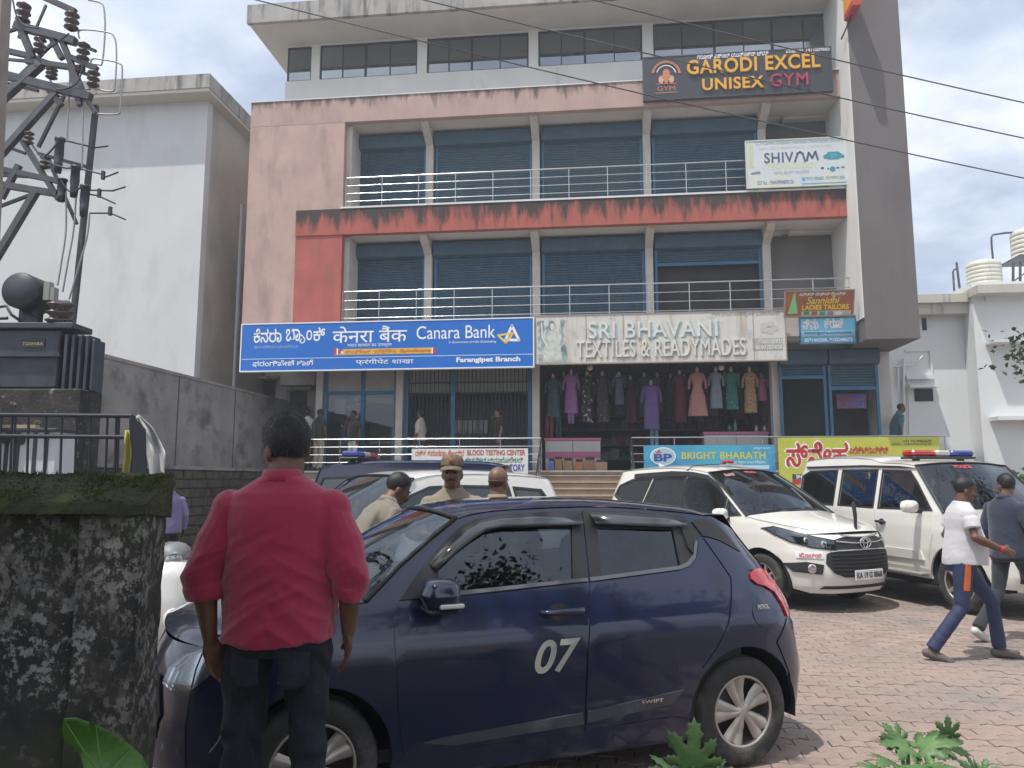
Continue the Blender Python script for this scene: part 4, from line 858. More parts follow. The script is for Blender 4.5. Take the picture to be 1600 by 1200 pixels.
def build_body(c, paint, M_glass, wind_m=G_wind):
    """closed body shell from the chart: side shells with wheel arches and window openings, bonnet, windscreen, roof, front and rear faces"""
    zb = c.zsill
    front_edge = [(c.xf80(z), z) for z in np.linspace(zb, c.fender[0][1], 10)]
    top = smooth_line([(c.xf80(c.fender[0][1]), c.fender[0][1])] + c.fender[1:], 5)
    aline = c.aline; ditch = smooth_line(c.ditch, 4); zend = c.ditch[-1][1]
    rear_edge = [(c.xr80(z), z) for z in np.linspace(zend, zb+0.05, 12)]
    fa, ra, ar = c.fa, c.ra, c.ar
    bottom = [(p[0], max(p[1], zb)) for p in arc_pts(ra, c.r, ar, 188, -8)] + [(p[0], max(p[1], zb)) for p in arc_pts(fa, c.r, ar, 188, -8)]
    outline = front_edge + top[1:] + aline[1:] + ditch[1:] + rear_edge[1:] + bottom
    # drop duplicates
    o2 = []
    for p in outline:
        if not o2 or (Vector(p)-Vector(o2[-1])).length > 0.008: o2.append(p)
    c.outline = o2
    c.P('side_shell', o2, paint, holes=c.windows, off=-0.008, rim=0.03, grid=0.07)
    # front and rear faces
    def cap(fn, zs_, name, xs, ztop):
        rows = []
        for i in range(len(zs_)):
            z = zs_[i]; W = c.Wz(z)*0.8; rows.append([(fn(-W+2*W*k/28, z), -W+2*W*k/28, z) for k in range(29)])
        mb = MB(); mb.grid(rows, flip=(name != 'front_face')); mb.v = [(x-0.008*xs, y, z) for x, y, z in mb.v]; return mb.build(name, paint, c.o, fixn=False)
    cap(c.front, list(np.linspace(zb, c.fender[0][1], 14)), 'front_face', 1, 0)
    cap(c.rear, list(np.linspace(zb+0.05, zend, 18)), 'rear_face', -1, 0)
    # bonnet
    fl = top; n = len(fl); rows = []; zf = c.fender[0][1]; W0 = 0.8*c.Wz(zf)
    for i, (x, z) in enumerate(fl):
        s_ = i/(n-1); ye = c.side(x, z) if i else W0; row = []
        for k in range(25):
            t = -1+2*k/24; xn_ = c.front(t*W0, zf) - c.xf80(zf); xc_ = c.cowl_bulge*(1-t*t); bl = max(0, 1-s_*1.6)**1.5
            row.append((x + xn_*bl + xc_*s_*s_, t*ye, z + (1-t*t)*lerp(c.hood_crown*0.5, c.hood_crown, math.sin(min(1, s_*1.3)*math.pi/2)) + (-0.012*(1-min(1, abs(abs(t)-0.86)/0.05)) if False else 0)))
        rows.append(row)
    mb = MB(); mb.grid(rows, flip=False); c.hood_o = mb.build('bonnet', paint, c.o, fixn=False); c.cowl_row = rows[-1]
    # windscreen
    hx, hz = c.ditch[0]; hy = c.side(hx, hz); head = [(hx + c.head_bulge*(1-t*t), t*hy, hz + c.roof_crown*(1-t**4)*0.8) for t in np.linspace(-1, 1, 25)]
    rows = []
    for j in range(13):
        f = j/12; row = []
        for k in range(25):
            a = Vector(c.cowl_row[k]); b = Vector(head[k]); p = a.lerp(b, f); xe, ze = c.cowl_row[0][0], c.cowl_row[0][2]
            if k in (0, 24): pass
            row.append(p + Vector((0.03*math.sin(f*math.pi), 0, 0.02*math.sin(f*math.pi))))
        rows.append(row)
    # follow the pillar line at the edges
    for j in range(13):
        f = j/12; x, z = np.interp(f, np.linspace(0, 1, len(aline)), [p[0] for p in aline]), np.interp(f, np.linspace(0, 1, len(aline)), [p[1] for p in aline]); y = c.side(x, z)
        for k in range(25):
            t = -1+2*k/24; e = abs(t)**3; q = Vector((x, math.copysign(y, t), z)) if k in (0, 24) else None
            base = rows[j][k]; yw = y*t; tgt = Vector((lerp(base.x, x, e), yw, lerp(base.z, z, e))); rows[j][k] = tgt
    c.ws_rows = rows; mb = MB(); mb.grid(rows, flip=False); c.wscr = mb.build('windscreen', wind_m, c.o, fixn=False)
    mb = MB(); rr = [[rows[j][k] for j in range(13)] for k in (0, 1)]; 
    # black ceramic border at the windscreen edge
    bd = MB()
    for edge in ([rows[0][k] for k in range(25)], [rows[12][k] for k in range(25)], [rows[j][0] for j in range(13)], [rows[j][24] for j in range(13)]): bd.tube([Vector(p)+Vector((0.006, 0, 0.004)) for p in edge], 0.012, 5)
    bd.build('windscreen_seal', M_blkmat, c.wscr)
    # roof
    rows = []; dn = len(ditch)
    for i, (x, z) in enumerate(ditch):
        s_ = i/(dn-1); y = c.side(x, z) if i < dn-1 else 0.8*c.Wz(z); row = []
        for k in range(25):
            t = -1+2*k/24; xr_ = (c.rear(t*0.8*c.Wz(zend), zend) - c.xr80(zend)) * max(0, (s_-0.7)/0.3)**2
            row.append((x + c.head_bulge*(1-t*t)*max(0, 1-s_*4) + xr_, t*y, z + c.roof_crown*(1-t**4)*min(1, 0.8+s_)*(1 if s_ < 0.9 else 1-(s_-0.9)*6)))
        rows.append(row)
    mb = MB(); mb.grid(rows, flip=False); c.roof_o = mb.build('roof', getattr(c, 'roof_m', paint), c.o, fixn=False)
    # close the gap between roof end and rear face
    z = zend; W = 0.8*c.Wz(z); a = rows[-1]; b = [(c.rear(-W+2*W*k/24, z)+0.008, -W+2*W*k/24, z) for k in range(25)]
    mb = MB(); mb.grid([a, b]); mb.build('roof_edge', paint, c.o)
    # underbody, wheel wells, cabin
    w_ = c.Wz(zb)-0.06; mb = MB(); mb.box(c.xt(0.4)+0.25, c.xn(0.4)-0.3, -w_+0.22, w_-0.22, zb-0.02, zb+0.12); mb.box(c.ra+ar, c.fa-ar, -w_, w_, zb-0.01, zb+0.14); mb.build('underbody', M_under, c.o)
    for xa in (fa, ra):
        for sg in (1, -1):
            mb = MB(); pts = arc_pts(xa, c.r, ar+0.01, 190, -10, 16); y0, y1 = c.Wz(0.5)-0.03, c.Wz(0.5)-0.42
            mb.grid([[(x, sg*y0, z), (x, sg*y1, z)] for x, z in pts]); mb.add([(x, sg*y1, z) for x, z in pts], [tuple(range(len(pts)))]); mb.build('wheel_well', M_under, c.o)
    for xa in (fa, ra):
        for sg in (1, -1): wheel(c, xa, sg*(c.Wz(0.5)-0.02-c.tw/2), c.r, c.tw, c.wstyle, c.rim_m, c.o)
def cabin(c, rows_x, zf, ztop, wseat=0.5, M_s=None, dash_x=0.75, dash_z=0.95):
    M_s = M_s or M_seat
    mb = MB(); w_ = c.Wz(0.6)-0.08; mb.box(min(rows_x)-0.5, dash_x+0.35, -w_, w_, 0.28, 0.34); mb.build('cabin_floor', M_under, c.o)
    for x in rows_x:
        for yy in (-0.36, 0.36):
            s_ = bpy.data.objects.new('seat', None); COL.objects.link(s_); s_.parent = c.o
            mb = MB(); mb.bbox(x-0.25, x+0.27, yy-0.25, yy+0.25, zf-0.15, zf, 0.04); mb.build('seat_cushion', M_s, s_)
            mb = MB(); Mx = Matrix.Translation((x-0.26, yy, zf-0.05)) @ Matrix.Rotation(R(-12), 4, 'Y'); mb.bbox(-0.07, 0.07, -0.25, 0.25, 0, 0.60, 0.05, M=Mx); mb.build('seat_back', M_s, s_)
            mb = MB(); mb.bbox(-0.045, 0.045, -0.13, 0.13, 0.62, 0.80, 0.035, M=Mx); mb.build('headrest', M_s, s_)
    mb = MB(); mb.bbox(dash_x, dash_x+0.42, -w_, w_, dash_z-0.35, dash_z, 0.05); mb.build('dashboard', M_blkmat, c.o)
    for sg in (1, -1):
        mb = MB(); mb.box(min(rows_x)-0.5, dash_x+0.2, sg*(w_-0.02), sg*(w_+0.01), 0.3, dash_z-0.08); mb.build('door_card', M_blkmat, c.o)
    mb = MB(); yy = c.drv*0.36; Mx = Matrix.Translation((dash_x-0.12, yy, dash_z-0.02)) @ Matrix.Rotation(R(65), 4, 'Y'); pts = [Mx @ Vector((0.18*math.cos(2*math.pi*k/20), 0.18*math.sin(2*math.pi*k/20), 0)) for k in range(21)]; mb.tube(pts, 0.016, 6, cap=False); mb.tube([Mx @ Vector((0, -0.17, 0)), Mx @ Vector((0, 0.17, 0))], 0.02, 6); mb.build('steering_wheel', M_blkmat, c.o)
def mirror(c, x, y, z, sx, sy, sz, m, sg, glassback=True, lamp=False):
    o = bpy.data.objects.new('wing_mirror', None); COL.objects.link(o); o.parent = c.o
    mb = MB(); n = 14; rows = []
    for i in range(9):
        f = -1+2*i/8; rr = (1-abs(f)**3.0)**(1/3.0)
        rows.append([(x + sx*0.5*f, y + sg*sy*0.5*rr*math.copysign(abs(math.cos(2*math.pi*k/n))**0.7, math.cos(2*math.pi*k/n)), z + sz*0.5*rr*math.copysign(abs(math.sin(2*math.pi*k/n))**0.7, math.sin(2*math.pi*k/n))) for k in range(n+1)])
    mb.grid(rows); mb.build('mirror_housing', m, o)
    mb = MB(); mb.bbox(x-sx*0.30, x+sx*0.2, min(y-sg*sy*0.95, y), max(y-sg*sy*0.95, y), z-sz*0.52, z-sz*0.25, 0.01); mb.build('mirror_stalk', M_blk, o)
    if lamp:
        mb = MB(); mb.bbox(x-sx*0.46, x+sx*0.16, min(y+sg*sy*0.34, y+sg*sy*0.52), max(y+sg*sy*0.34, y+sg*sy*0.52), z-sz*0.36, z-sz*0.22, 0.006); mb.build('turn_lamp', mat('lamp_clear', (0.55, 0.55, 0.52), 0.15, coat=1), o)
        mb = MB(); mb.bbox(x-sx*0.40, x+sx*0.40, y-sy*0.42, y+sy*0.42, z-sz*0.53, z-sz*0.40, 0.01); mb.build('mirror_base', M_blk, o)
    return o
def handle(c, x0, x1, z, sg, m, cup=True):
    y = c.side((x0+x1)/2, z); o = bpy.data.objects.new('door_handle', None); COL.objects.link(o); o.parent = c.o
    mb = MB(); pts = [(x0, sg*(y+0.004), z), (lerp(x0, x1, 0.12), sg*(y+0.035), z+0.004), (lerp(x0, x1, 0.5), sg*(y+0.042), z+0.006), (lerp(x0, x1, 0.88), sg*(y+0.035), z+0.006), (x1, sg*(y+0.004), z+0.004)]; mb.tube(smooth_line(pts, 4), 0.017, 8); mb.build('grip', m, o)
    if cup:
        panel('cup', [(lerp(x0, x1, 0.42)+0.062*math.cos(a), z+0.045*math.sin(a)) for a in np.linspace(0, 2*math.pi, 16, endpoint=False)], c.smap(sg), M_under, o, off=0.0035, rim=0, grid=0.03, out=(0, sg, 0))
    return o
def car_root(c, name, label, loc, heading, cat='car'):
    """heading: world direction of the nose, radians about z"""
    c.o = thing(name, label, cat, loc, heading); return c.o
def offpath(poly, d):
    """shrink a polygon by d (simple vertex offset)"""
    n = len(poly); a = sum(poly[i][0]*poly[(i+1) % n][1]-poly[(i+1) % n][0]*poly[i][1] for i in range(n)); sgn = 1 if a > 0 else -1; out = []
    for i in range(n):
        p0, p1, p2 = Vector(poly[i-1]), Vector(poly[i]), Vector(poly[(i+1) % n]); d1 = (p1-p0).normalized(); d2 = (p2-p1).normalized()
        n1 = Vector((-d1.y, d1.x))*sgn; n2 = Vector((-d2.y, d2.x))*sgn; b = n1+n2; b = b/max(0.4, b.length_squared)*2 if b.length > 1e-6 else n1
        b = b if b.length < 2 else b.normalized()*2
        out.append(tuple(p1+b*d))
    return out
# ---------------------------------------------------------------- dark blue hatchback in the foreground
def car_paint(name, col, flake=0.3, dirt=None):
    return mat(name, col, 0.28, flake, coat=1.0, var=0.03, vscale=3, stain=dirt)
P_blue = car_paint('dark_blue_paint', (0.0035, 0.0105, 0.044), 0.18, ((0.014, 0.016, 0.022), 0.62, 0.9, 2.2, (1, 1, 1)))
c = Car(zs=[0.1, .2, .35, .6, .78, .86, .95, 1.02, 1.42, 1.56], ws=[.78, .815, .845, .862, .866, .855, .825, .795, .60, .52],
        nose=[(0.1, 1.86), (0.3, 1.98), (0.5, 2.0), (0.7, 1.99), (0.85, 1.94), (0.95, 1.86), (1.1, 1.70)], tail=[(0.1, -1.70), (0.3, -1.82), (0.5, -1.845), (0.75, -1.83), (0.9, -1.80), (1.1, -1.715), (1.25, -1.58), (1.40, -1.47), (1.56, -1.43)],
        nf=[(0, 3.0), (0.7, 2.8), (1.1, 2.6)], nr=[(0, 4.5), (0.5, 4.5), (0.85, 3.6), (1.1, 3.2), (1.45, 3.4)], x0f=1.12, x0r=-1.08,
        zsill=0.19, fa=1.225, ra=-1.225, r=0.31, ar=0.372, tw=0.19, wstyle='cover', rim_m=M_silver, drv=-1, roof_crown=0.045, head_bulge=0.07, cowl_bulge=0.14, hood_crown=0.075,
        fender=[(1.8, 0.87), (1.66, 0.925), (1.40, 0.995), (1.15, 1.03), (0.98, 1.05)], aline=[(0.98, 1.05), (0.80, 1.205), (0.62, 1.335), (0.46, 1.44)],
        ditch=[(0.46, 1.44), (0.36, 1.463), (0.17, 1.483), (-0.32, 1.495), (-0.63, 1.485), (-1.01, 1.452), (-1.22, 1.425)])
fgl = [(0.60, 1.075), (0.60, 1.185), (0.51, 1.27), (0.42, 1.322), (0.34, 1.36), (0.23, 1.388), (-0.23, 1.385), (-0.165, 1.10)]
rgl = [(-0.39, 1.372), (-0.90, 1.355), (-0.88, 1.14), (-0.345, 1.105)]
c.windows = [fgl, rgl]
al = R(21.47)
car_root(c, 'blue_hatchback', 'dark blue hatchback numbered 07 parked in the foreground', (-0.092, 5.0, 0), math.atan2(-math.sin(al), -math.cos(al)))
build_body(c, P_blue, G_dark)
door_f = [(0.823, 1.043), (0.853, 0.99), (0.858, 0.91), (0.85, 0.75), (0.83, 0.51), (0.80, 0.315), (-0.185, 0.32), (-0.18, 0.49), (-0.19, 0.75), (-0.225, 0.96), (-0.258, 1.083), (0.47, 1.055)]
door_r = [(-0.265, 1.083), (-0.232, 0.96), (-0.197, 0.75), (-0.187, 0.49), (-0.192, 0.32), (-0.73, 0.345), (-0.85, 0.46), (-0.92, 0.585), (-1.02, 0.69), (-1.11, 0.82), (-1.18, 0.99), (-1.207, 1.07), (-1.16, 1.17), (-1.095, 1.30), (-1.06, 1.29), (-1.03, 1.225), (-1.0, 1.185), (-0.94, 1.14), (-0.87, 1.122)]
g_ = 0.0035
c.P('front_door', offpath(door_f, g_), P_blue); c.P('rear_door', offpath(door_r, g_), P_blue)
fr_f = [(0.823, 1.046), (0.68, 1.208), (0.56, 1.315), (0.44, 1.405), (0.36, 1.437), (0.17, 1.465), (-0.31, 1.475), (-0.258, 1.086), (0.47, 1.058)]
fr_r = [(-0.265, 1.086), (-0.318, 1.475), (-0.63, 1.467), (-1.0, 1.435), (-1.045, 1.39), (-1.095, 1.305), (-1.06, 1.293), (-1.03, 1.228), (-1.0, 1.188), (-0.94, 1.143), (-0.87, 1.125)]
c.P('window_frame', offpath(fr_f, g_), M_blk, holes=[fgl], rim=0.02); c.P('window_frame', offpath(fr_r, g_), M_blk, holes=[rgl], rim=0.02)
c.P('window_glass', offpath(fgl, -0.004), G_dark, off=-0.012, rim=0); c.P('window_glass', offpath(rgl, -0.004), G_dark, off=-0.012, rim=0)
M_belt = mat('belt_moulding', (0.10, 0.11, 0.12), 0.4)
c.P('belt_moulding', [(0.60, 1.050), (0.60, 1.070), (-0.16, 1.104), (-0.255, 1.106), (-0.255, 1.088), (-0.16, 1.086)], M_belt, off=0.006, rim=0.01, grid=0.04)
c.P('belt_moulding', [(-0.27, 1.088), (-0.27, 1.108), (-0.345, 1.112), (-0.87, 1.146), (-0.93, 1.163), (-0.985, 1.20), (-1.035, 1.285), (-1.05, 1.278), (-1.0, 1.185), (-0.94, 1.143), (-0.87, 1.126)], M_belt, off=0.006, rim=0.01, grid=0.04)
M_visor = mat('smoked_visor', (0.045, 0.05, 0.055), 0.16, coat=0.6)
def visor(poly, n0):
    for sg in (1, -1):
        pts = [Vector(c.smap(sg)(x, z)) for x, z in poly]; top_ = pts[:n0]; bot = pts[n0:][::-1]
        mb = MB(); mb.grid([top_, [p+Vector((0, sg*0.022, -0.004)) for p in [Vector(a).lerp(b, 0.35) for a, b in zip(top_, bot)]], [p+Vector((0, sg*0.032, 0)) for p in [Vector(a).lerp(b, 0.75) for a, b in zip(top_, bot)]], [p+Vector((0, sg*0.030, 0)) for p in bot]]); o = mb.build('rain_visor', M_visor, c.o); md = o.modifiers.new('s', 'SOLIDIFY'); md.thickness = 0.003
visor([(0.645, 1.215), (0.53, 1.315), (0.42, 1.39), (0.34, 1.427), (0.2, 1.45), (0.0, 1.46), (-0.305, 1.462), (-0.29, 1.395), (0.0, 1.393), (0.2, 1.393), (0.30, 1.38), (0.38, 1.34), (0.48, 1.28), (0.61, 1.185)], 7)
visor([(-0.36, 1.462), (-0.6, 1.455), (-0.85, 1.438), (-1.0, 1.422), (-0.99, 1.375), (-0.85, 1.37), (-0.6, 1.383), (-0.37, 1.395)], 4)
c.P('rear_door_handle', [(-0.955, 1.352), (-1.0, 1.345), (-1.02, 1.30), (-0.985, 1.21), (-0.965, 1.24)], M_blkmat, off=0.014, rim=0.02, grid=0.03)
c.P('roof_pillar_trim', offpath([(-1.05, 1.395), (-1.10, 1.306), (-1.13, 1.305), (-1.20, 1.285), (-1.36, 1.205), (-1.30, 1.30), (-1.22, 1.395), (-1.15, 1.415)], 0.002), M_blk, off=0.002)
arcF = [p for p in arc_pts(1.225, .31, .372, -2, 182, 24)]; arcR = arc_pts(-1.225, .31, .372, -2, 182, 24)
fend = [(0.83, 1.052), (0.98, 1.047), (1.15, 1.026), (1.40, 0.990), (1.60, 0.94), (1.67, 0.875), (1.62, 0.75), (1.60, 0.66)] + [p for p in arcF if p[0] < 1.58][::1] + [(0.805, 0.315), (0.835, 0.51), (0.855, 0.75), (0.863, 0.91), (0.858, 0.99)]
c.P('front_wing', offpath([q for i, q in enumerate(fend)], 0.003), P_blue)
quarter = [(-1.212, 1.07), (-1.185, 0.99), (-1.115, 0.82), (-1.025, 0.69), (-0.925, 0.585)] + [p for p in arcR if p[0] < -0.93 and p[0] > -1.56 and p[1] > 0.4][::1] + [(-1.56, 0.50), (-1.46, 0.69), (-1.585, 0.815), (-1.57, 0.90), (-1.53, 0.97), (-1.40, 1.015), (-1.355, 1.06), (-1.36, 1.10), (-1.45, 1.10), (-1.40, 1.155), (-1.355, 1.205), (-1.20, 1.283), (-1.13, 1.302), (-1.10, 1.30)]
c.P('rear_quarter', offpath(quarter, 0.003), P_blue)
c.P('rear_bumper_corner', offpath([(-1.565, 0.50), (-1.47, 0.69), (-1.60, 0.815), (-1.68, 0.80), (-1.74, 0.70), (-1.76, 0.5), (-1.72, 0.30), (-1.62, 0.28), (-1.605, 0.35)], 0.003), P_blue)
c.P('tail_lamp', [(-1.36, 1.08), (-1.40, 1.098), (-1.46, 1.103), (-1.54, 1.08), (-1.60, 1.01), (-1.645, 0.93), (-1.655, 0.86), (-1.63, 0.815), (-1.59, 0.82), (-1.565, 0.90), (-1.525, 0.965), (-1.45, 1.005), (-1.39, 1.02), (-1.355, 1.05)], M_redlens, off=0.012, rim=0.03, grid=0.03)
c.P('sill', offpath([(0.80, 0.31), (-0.73, 0.338), (-0.86, 0.30), (-0.84, 0.19), (0.84, 0.19), (0.835, 0.27)], 0.002), P_blue, off=-0.004)
M_mould = mat('side_moulding', (0.055, 0.06, 0.07), 0.35, stain=((0.12, 0.12, 0.12), 0.55, 0.7, 5, (1, 1, 1)))
c.P('side_moulding', [(0.70, 0.372), (0.60, 0.385), (-0.165, 0.425), (-0.172, 0.365), (0.55, 0.345)], M_mould, off=0.012, rim=0.015, grid=0.04); mo = c.P('side_moulding', [(-0.195, 0.37), (-0.20, 0.428), (-0.80, 0.483), (-0.72, 0.415)], M_mould, off=0.012, rim=0.015, grid=0.04)
text('SWIFT', lambda x, z, d: tuple(Vector(c.smap(1)(-x, z)) + Vector((0, 0.013+d, 0))), 0.52, 0.66, 0.432, 0.452, M_chrome, mo[0], 0.002, bold=0.02)
M_num = mat('door_number', (0.36, 0.36, 0.31), 0.5)
text('07', lambda x, z, d: tuple(Vector(c.smap(1)(-x, z)) + Vector((0, 0.002+d, 0))), -0.115, 0.155, 0.645, 0.815, M_num, c.o, 0.003, bold=0.022, shear=0.3, name='door_number')
text('PETROL', lambda x, z, d: tuple(Vector(c.smap(1)(-x, z)) + Vector((0, 0.004+d, 0))), 1.345, 1.435, 0.885, 0.91, M_num, c.o, 0.002, bold=0.02, name='fuel_word')
for sg in (1, -1):
    mb = MB(); mb.tube([Vector(c.smap(sg)(-1.385+0.085*math.cos(a), 0.865+0.085*math.sin(a))) + Vector((0, sg*0.0005, 0)) for a in np.linspace(R(-125), R(35), 20)], 0.0028, 4); mb.build('fuel_flap_seam', M_blkmat, c.o)
for sg in (1, -1):
    handle(c, 0.055, -0.185, 0.945, sg, P_blue)
    mirror(c, 0.645, sg*0.915, 1.088, 0.20, 0.23, 0.16, P_blue, sg, lamp=True)
cabin(c, (0.05, -0.75), 0.58, 1.1, dash_x=0.62, dash_z=0.98)
# headlamps, bumper details
hl = [(1.655, 0.865), (1.72, 0.86), (1.80, 0.825), (1.86, 0.765), (1.885, 0.70), (1.84, 0.675), (1.77, 0.685), (1.70, 0.75), (1.665, 0.81)]
for sg in (1, -1):
    panel('headlamp_bowl', hl, c.smap(sg), M_refl, c.o, off=-0.004, rim=0.04, grid=0.03, out=(0.6, sg, 0)); panel('headlamp_lens', offpath(hl, -0.004), c.smap(sg), G_lamp, c.o, off=0.014, rim=0.016, grid=0.03, out=(0.6, sg, 0))
    mb = MB(); mb.tube([Vector(c.smap(sg)(x, z))+Vector((0.01, sg*0.014, 0)) for x, z in ((1.72, 0.85), (1.745, 0.78), (1.76, 0.70))], 0.004, 5); mb.build('headlamp_divider', M_blkmat, c.o)
c.PF('grille', [(-0.48, 0.42), (0.48, 0.42), (0.55, 0.55), (0.50, 0.72), (-0.50, 0.72), (-0.55, 0.55)], M_blkmat, off=0.004); c.PF('front_plate', [(-0.25, 0.40), (0.25, 0.40), (0.25, 0.51), (-0.25, 0.51)], M_plate, off=0.02, rim=0.015)
# scratch on the bumper corner
for sg in (1,):
    mb = MB(); mb.tube([Vector(c.smap(1)(x, z))+Vector((0, 0.001, 0)) for x, z in ((1.585, 0.615), (1.62, 0.55), (1.645, 0.47), (1.68, 0.42))], 0.0022, 4); mb.build('scratch', mat('scratch_white', (0.5, 0.5, 0.5), 0.7), c.o)
# rear glass, tailgate lamp bar
c.PR('rear_glass', [(-0.45, 1.08), (0.45, 1.08), (0.42, 1.36), (-0.42, 1.36)], G_dark, off=0.004); c.PR('rear_plate', [(-0.25, 0.62), (0.25, 0.62), (0.25, 0.73), (-0.25, 0.73)], M_plate, off=0.012)
# sticker in the windscreen corner
k_ = MB(); ps = [Vector((0.84, 0.62, 1.13)) + Vector((0.028*math.cos(a)*0.6, -0.02*math.cos(a), 0.04*math.sin(a))) for a in np.linspace(0, 2*math.pi, 18, endpoint=False)]; k_.add(ps, [tuple(range(18))]); k_.build('windscreen_sticker', mat('teal_sticker', (0.05, 0.42, 0.45), 0.5), c.o)
SWIFT = c
# ---------------------------------------------------------------- other vehicles
P_white = mat('white_car_paint', (0.70, 0.69, 0.64), 0.3, coat=1.0, var=0.03, vscale=2, stain=((0.45, 0.40, 0.33), 0.64, 0.9, 2.5, (1, 1, 1)))
P_navy = mat('navy_jeep_paint', (0.012, 0.016, 0.045), 0.3, 0.2, coat=1.0, var=0.05)
def wsmap(c):
    rows = c.ws_rows
    def f(t, v, d):
        k = (t+1)/2*24; j = v*12; k0 = min(23, int(k)); j0 = min(11, int(j)); a = k-k0; b = j-j0
        p = (rows[j0][k0]*(1-a)+rows[j0][k0+1]*a)*(1-b) + (rows[j0+1][k0]*(1-a)+rows[j0+1][k0+1]*a)*b
        return p + Vector((0.004+d, 0, 0.006+d))
    return f
def dress(c, paint, M_gl, frame_m=M_blk, mirror_at=None, handles=(), handle_m=None):
    for w_ in c.windows: c.P('window_glass', offpath(w_, -0.004), M_gl, off=-0.014, rim=0); c.P('window_seal', offpath(w_, -0.028), frame_m, holes=[w_], off=0.002, rim=0.012, grid=0.05)
    for nm, poly in c.doors: c.P(nm, offpath(poly, 0.004), paint)
    for x0, x1, z in handles:
        for sg in (1, -1): handle(c, x0, x1, z, sg, handle_m or paint)
    if mirror_at:
        for sg in (1, -1): mirror(c, mirror_at[0], sg*mirror_at[1], mirror_at[2], 0.13, 0.25, 0.17, paint, sg)
def light_bar(c, x, z, w_=1.15, flip=1):
    o = bpy.data.objects.new('light_bar', None); COL.objects.link(o); o.parent = c.o
    mb = MB(); mb.bbox(x-0.14, x+0.14, -w_/2, w_/2, z, z+0.035, 0.01); mb.build('base', M_blk, o)
    for a, b_, m in ((-0.5, -0.12, M_redlens), (0.12, 0.5, M_bluelens), (-0.12, 0.12, mat('clear_lens', (0.42, 0.40, 0.37), 0.2, coat=1))):
        y0, y1 = sorted((flip*a*w_, flip*b_*w_)); mb = MB(); mb.bbox(x-0.12, x+0.12, y0+0.004, y1-0.004, z+0.037, z+0.125, 0.025); mb.build('lens', m, o)
    for sg in (-1, 1):
        mb = MB(); mb.box(x-0.04, x+0.04, sg*w_*0.36-0.03, sg*w_*0.36+0.03, z-0.10, z); mb.build('bracket', M_blk, o)
# white MPV with the black grille (front faces right and towards us)
c = Car(zs=[.15, .3, .5, .75, .95, 1.1, 1.2, 1.76, 1.92], ws=[.80, .87, .905, .915, .905, .88, .855, .675, .62],
        nose=[(.15, 2.14), (.3, 2.25), (.5, 2.305), (.7, 2.30), (.85, 2.27), (.95, 2.22), (1.05, 2.10)], tail=[(.15, -2.25), (.4, -2.40), (.9, -2.42), (1.2, -2.36), (1.5, -2.26), (1.78, -2.12), (1.92, -2.0)],
        nf=[(0, 2.9), (.5, 2.7), (1.05, 2.4)], nr=[(0, 4), (1.8, 4)], x0f=1.2, x0r=-1.75, zsill=.24, fa=1.375, ra=-1.375, r=.345, ar=.425, tw=.21, wstyle='alloy10', rim_m=M_silver, drv=-1,
        roof_crown=.05, head_bulge=.10, cowl_bulge=.22, hood_crown=.07, fender=[(2.1, .965), (1.95, 1.02), (1.65, 1.085), (1.35, 1.13), (1.12, 1.165)],
        aline=[(1.12, 1.165), (.80, 1.39), (.48, 1.60), (.20, 1.76)], ditch=[(.20, 1.76), (-.1, 1.805), (-.6, 1.835), (-1.3, 1.83), (-1.85, 1.80), (-2.05, 1.775)])
c.windows = [[(.98, 1.185), (.74, 1.345), (.74, 1.175)], [(.67, 1.175), (.67, 1.395), (.45, 1.525), (.22, 1.635), (-.20, 1.665), (-.24, 1.19)], [(-.34, 1.19), (-.30, 1.67), (-1.02, 1.66), (-1.18, 1.215)], [(-1.27, 1.22), (-1.12, 1.655), (-1.6, 1.64), (-1.92, 1.54), (-2.0, 1.40), (-1.66, 1.26)]]
c.doors = [('front_door', [(.86, 1.14), (.90, .9), (.86, .5), (.84, .36), (-.27, .36), (-.27, .8), (-.285, 1.165)]), ('rear_door', [(-.29, 1.165), (-.275, .8), (-.275, .36), (-.88, .36), (-1.0, .6), (-1.18, .78), (-1.26, .95), (-1.25, 1.19)])]
hd = R(-62); car_root(c, 'people_carrier', 'white police people-carrier with black grille, number plate KA 19 G 0868', (3.41, 11.95, 0), hd)
build_body(c, P_white, G_dark); dress(c, P_white, G_dark, mirror_at=(.80, 1.03, 1.18), handles=((-.05, -.22, .99), (-1.0, -1.17, 1.02)))
cabin(c, (.15, -.8, -1.6), .72, 1.3, dash_x=.75, dash_z=1.08, M_s=mat('grey_seat', (.10, .10, .11), .9))
c.P('pillar_trim', [(-.245, 1.19), (-.205, 1.67), (-.295, 1.675), (-.335, 1.19)], M_blk, off=.006); c.P('visor_strip', [(.70, 1.40), (.46, 1.545), (.22, 1.66), (-.25, 1.70), (-1.0, 1.695), (-1.55, 1.675), (-1.55, 1.745), (-.6, 1.785), (-.1, 1.765), (.22, 1.72), (.48, 1.585)], M_blk, off=.02, rim=.02, grid=.05)
hl = [(.45, .79), (.45, .885), (.62, .925), (.76, .985), (.84, 1.035), (.865, 1.015), (.85, .95), (.80, .875), (.68, .82)]
for nm, m, of, ex in (('headlamp_bowl', M_refl, -.003, 0), ('headlamp_lens', G_lamp, .012, .004)):
    c.PF(nm, offpath(hl, -ex), m, mirror=True, off=of, rim=.02, grid=.03)
c.PF('headlamp_surround', offpath(hl, -.018), M_blk, mirror=True, holes=[hl], off=.004, rim=.012, grid=.03)
c.PF('headlamp_surround', [(.50, .80), (.50, .82), (.68, .85), (.82, .95), (.83, .92), (.70, .83)], M_blk, mirror=True, off=.006, rim=0, grid=.03)
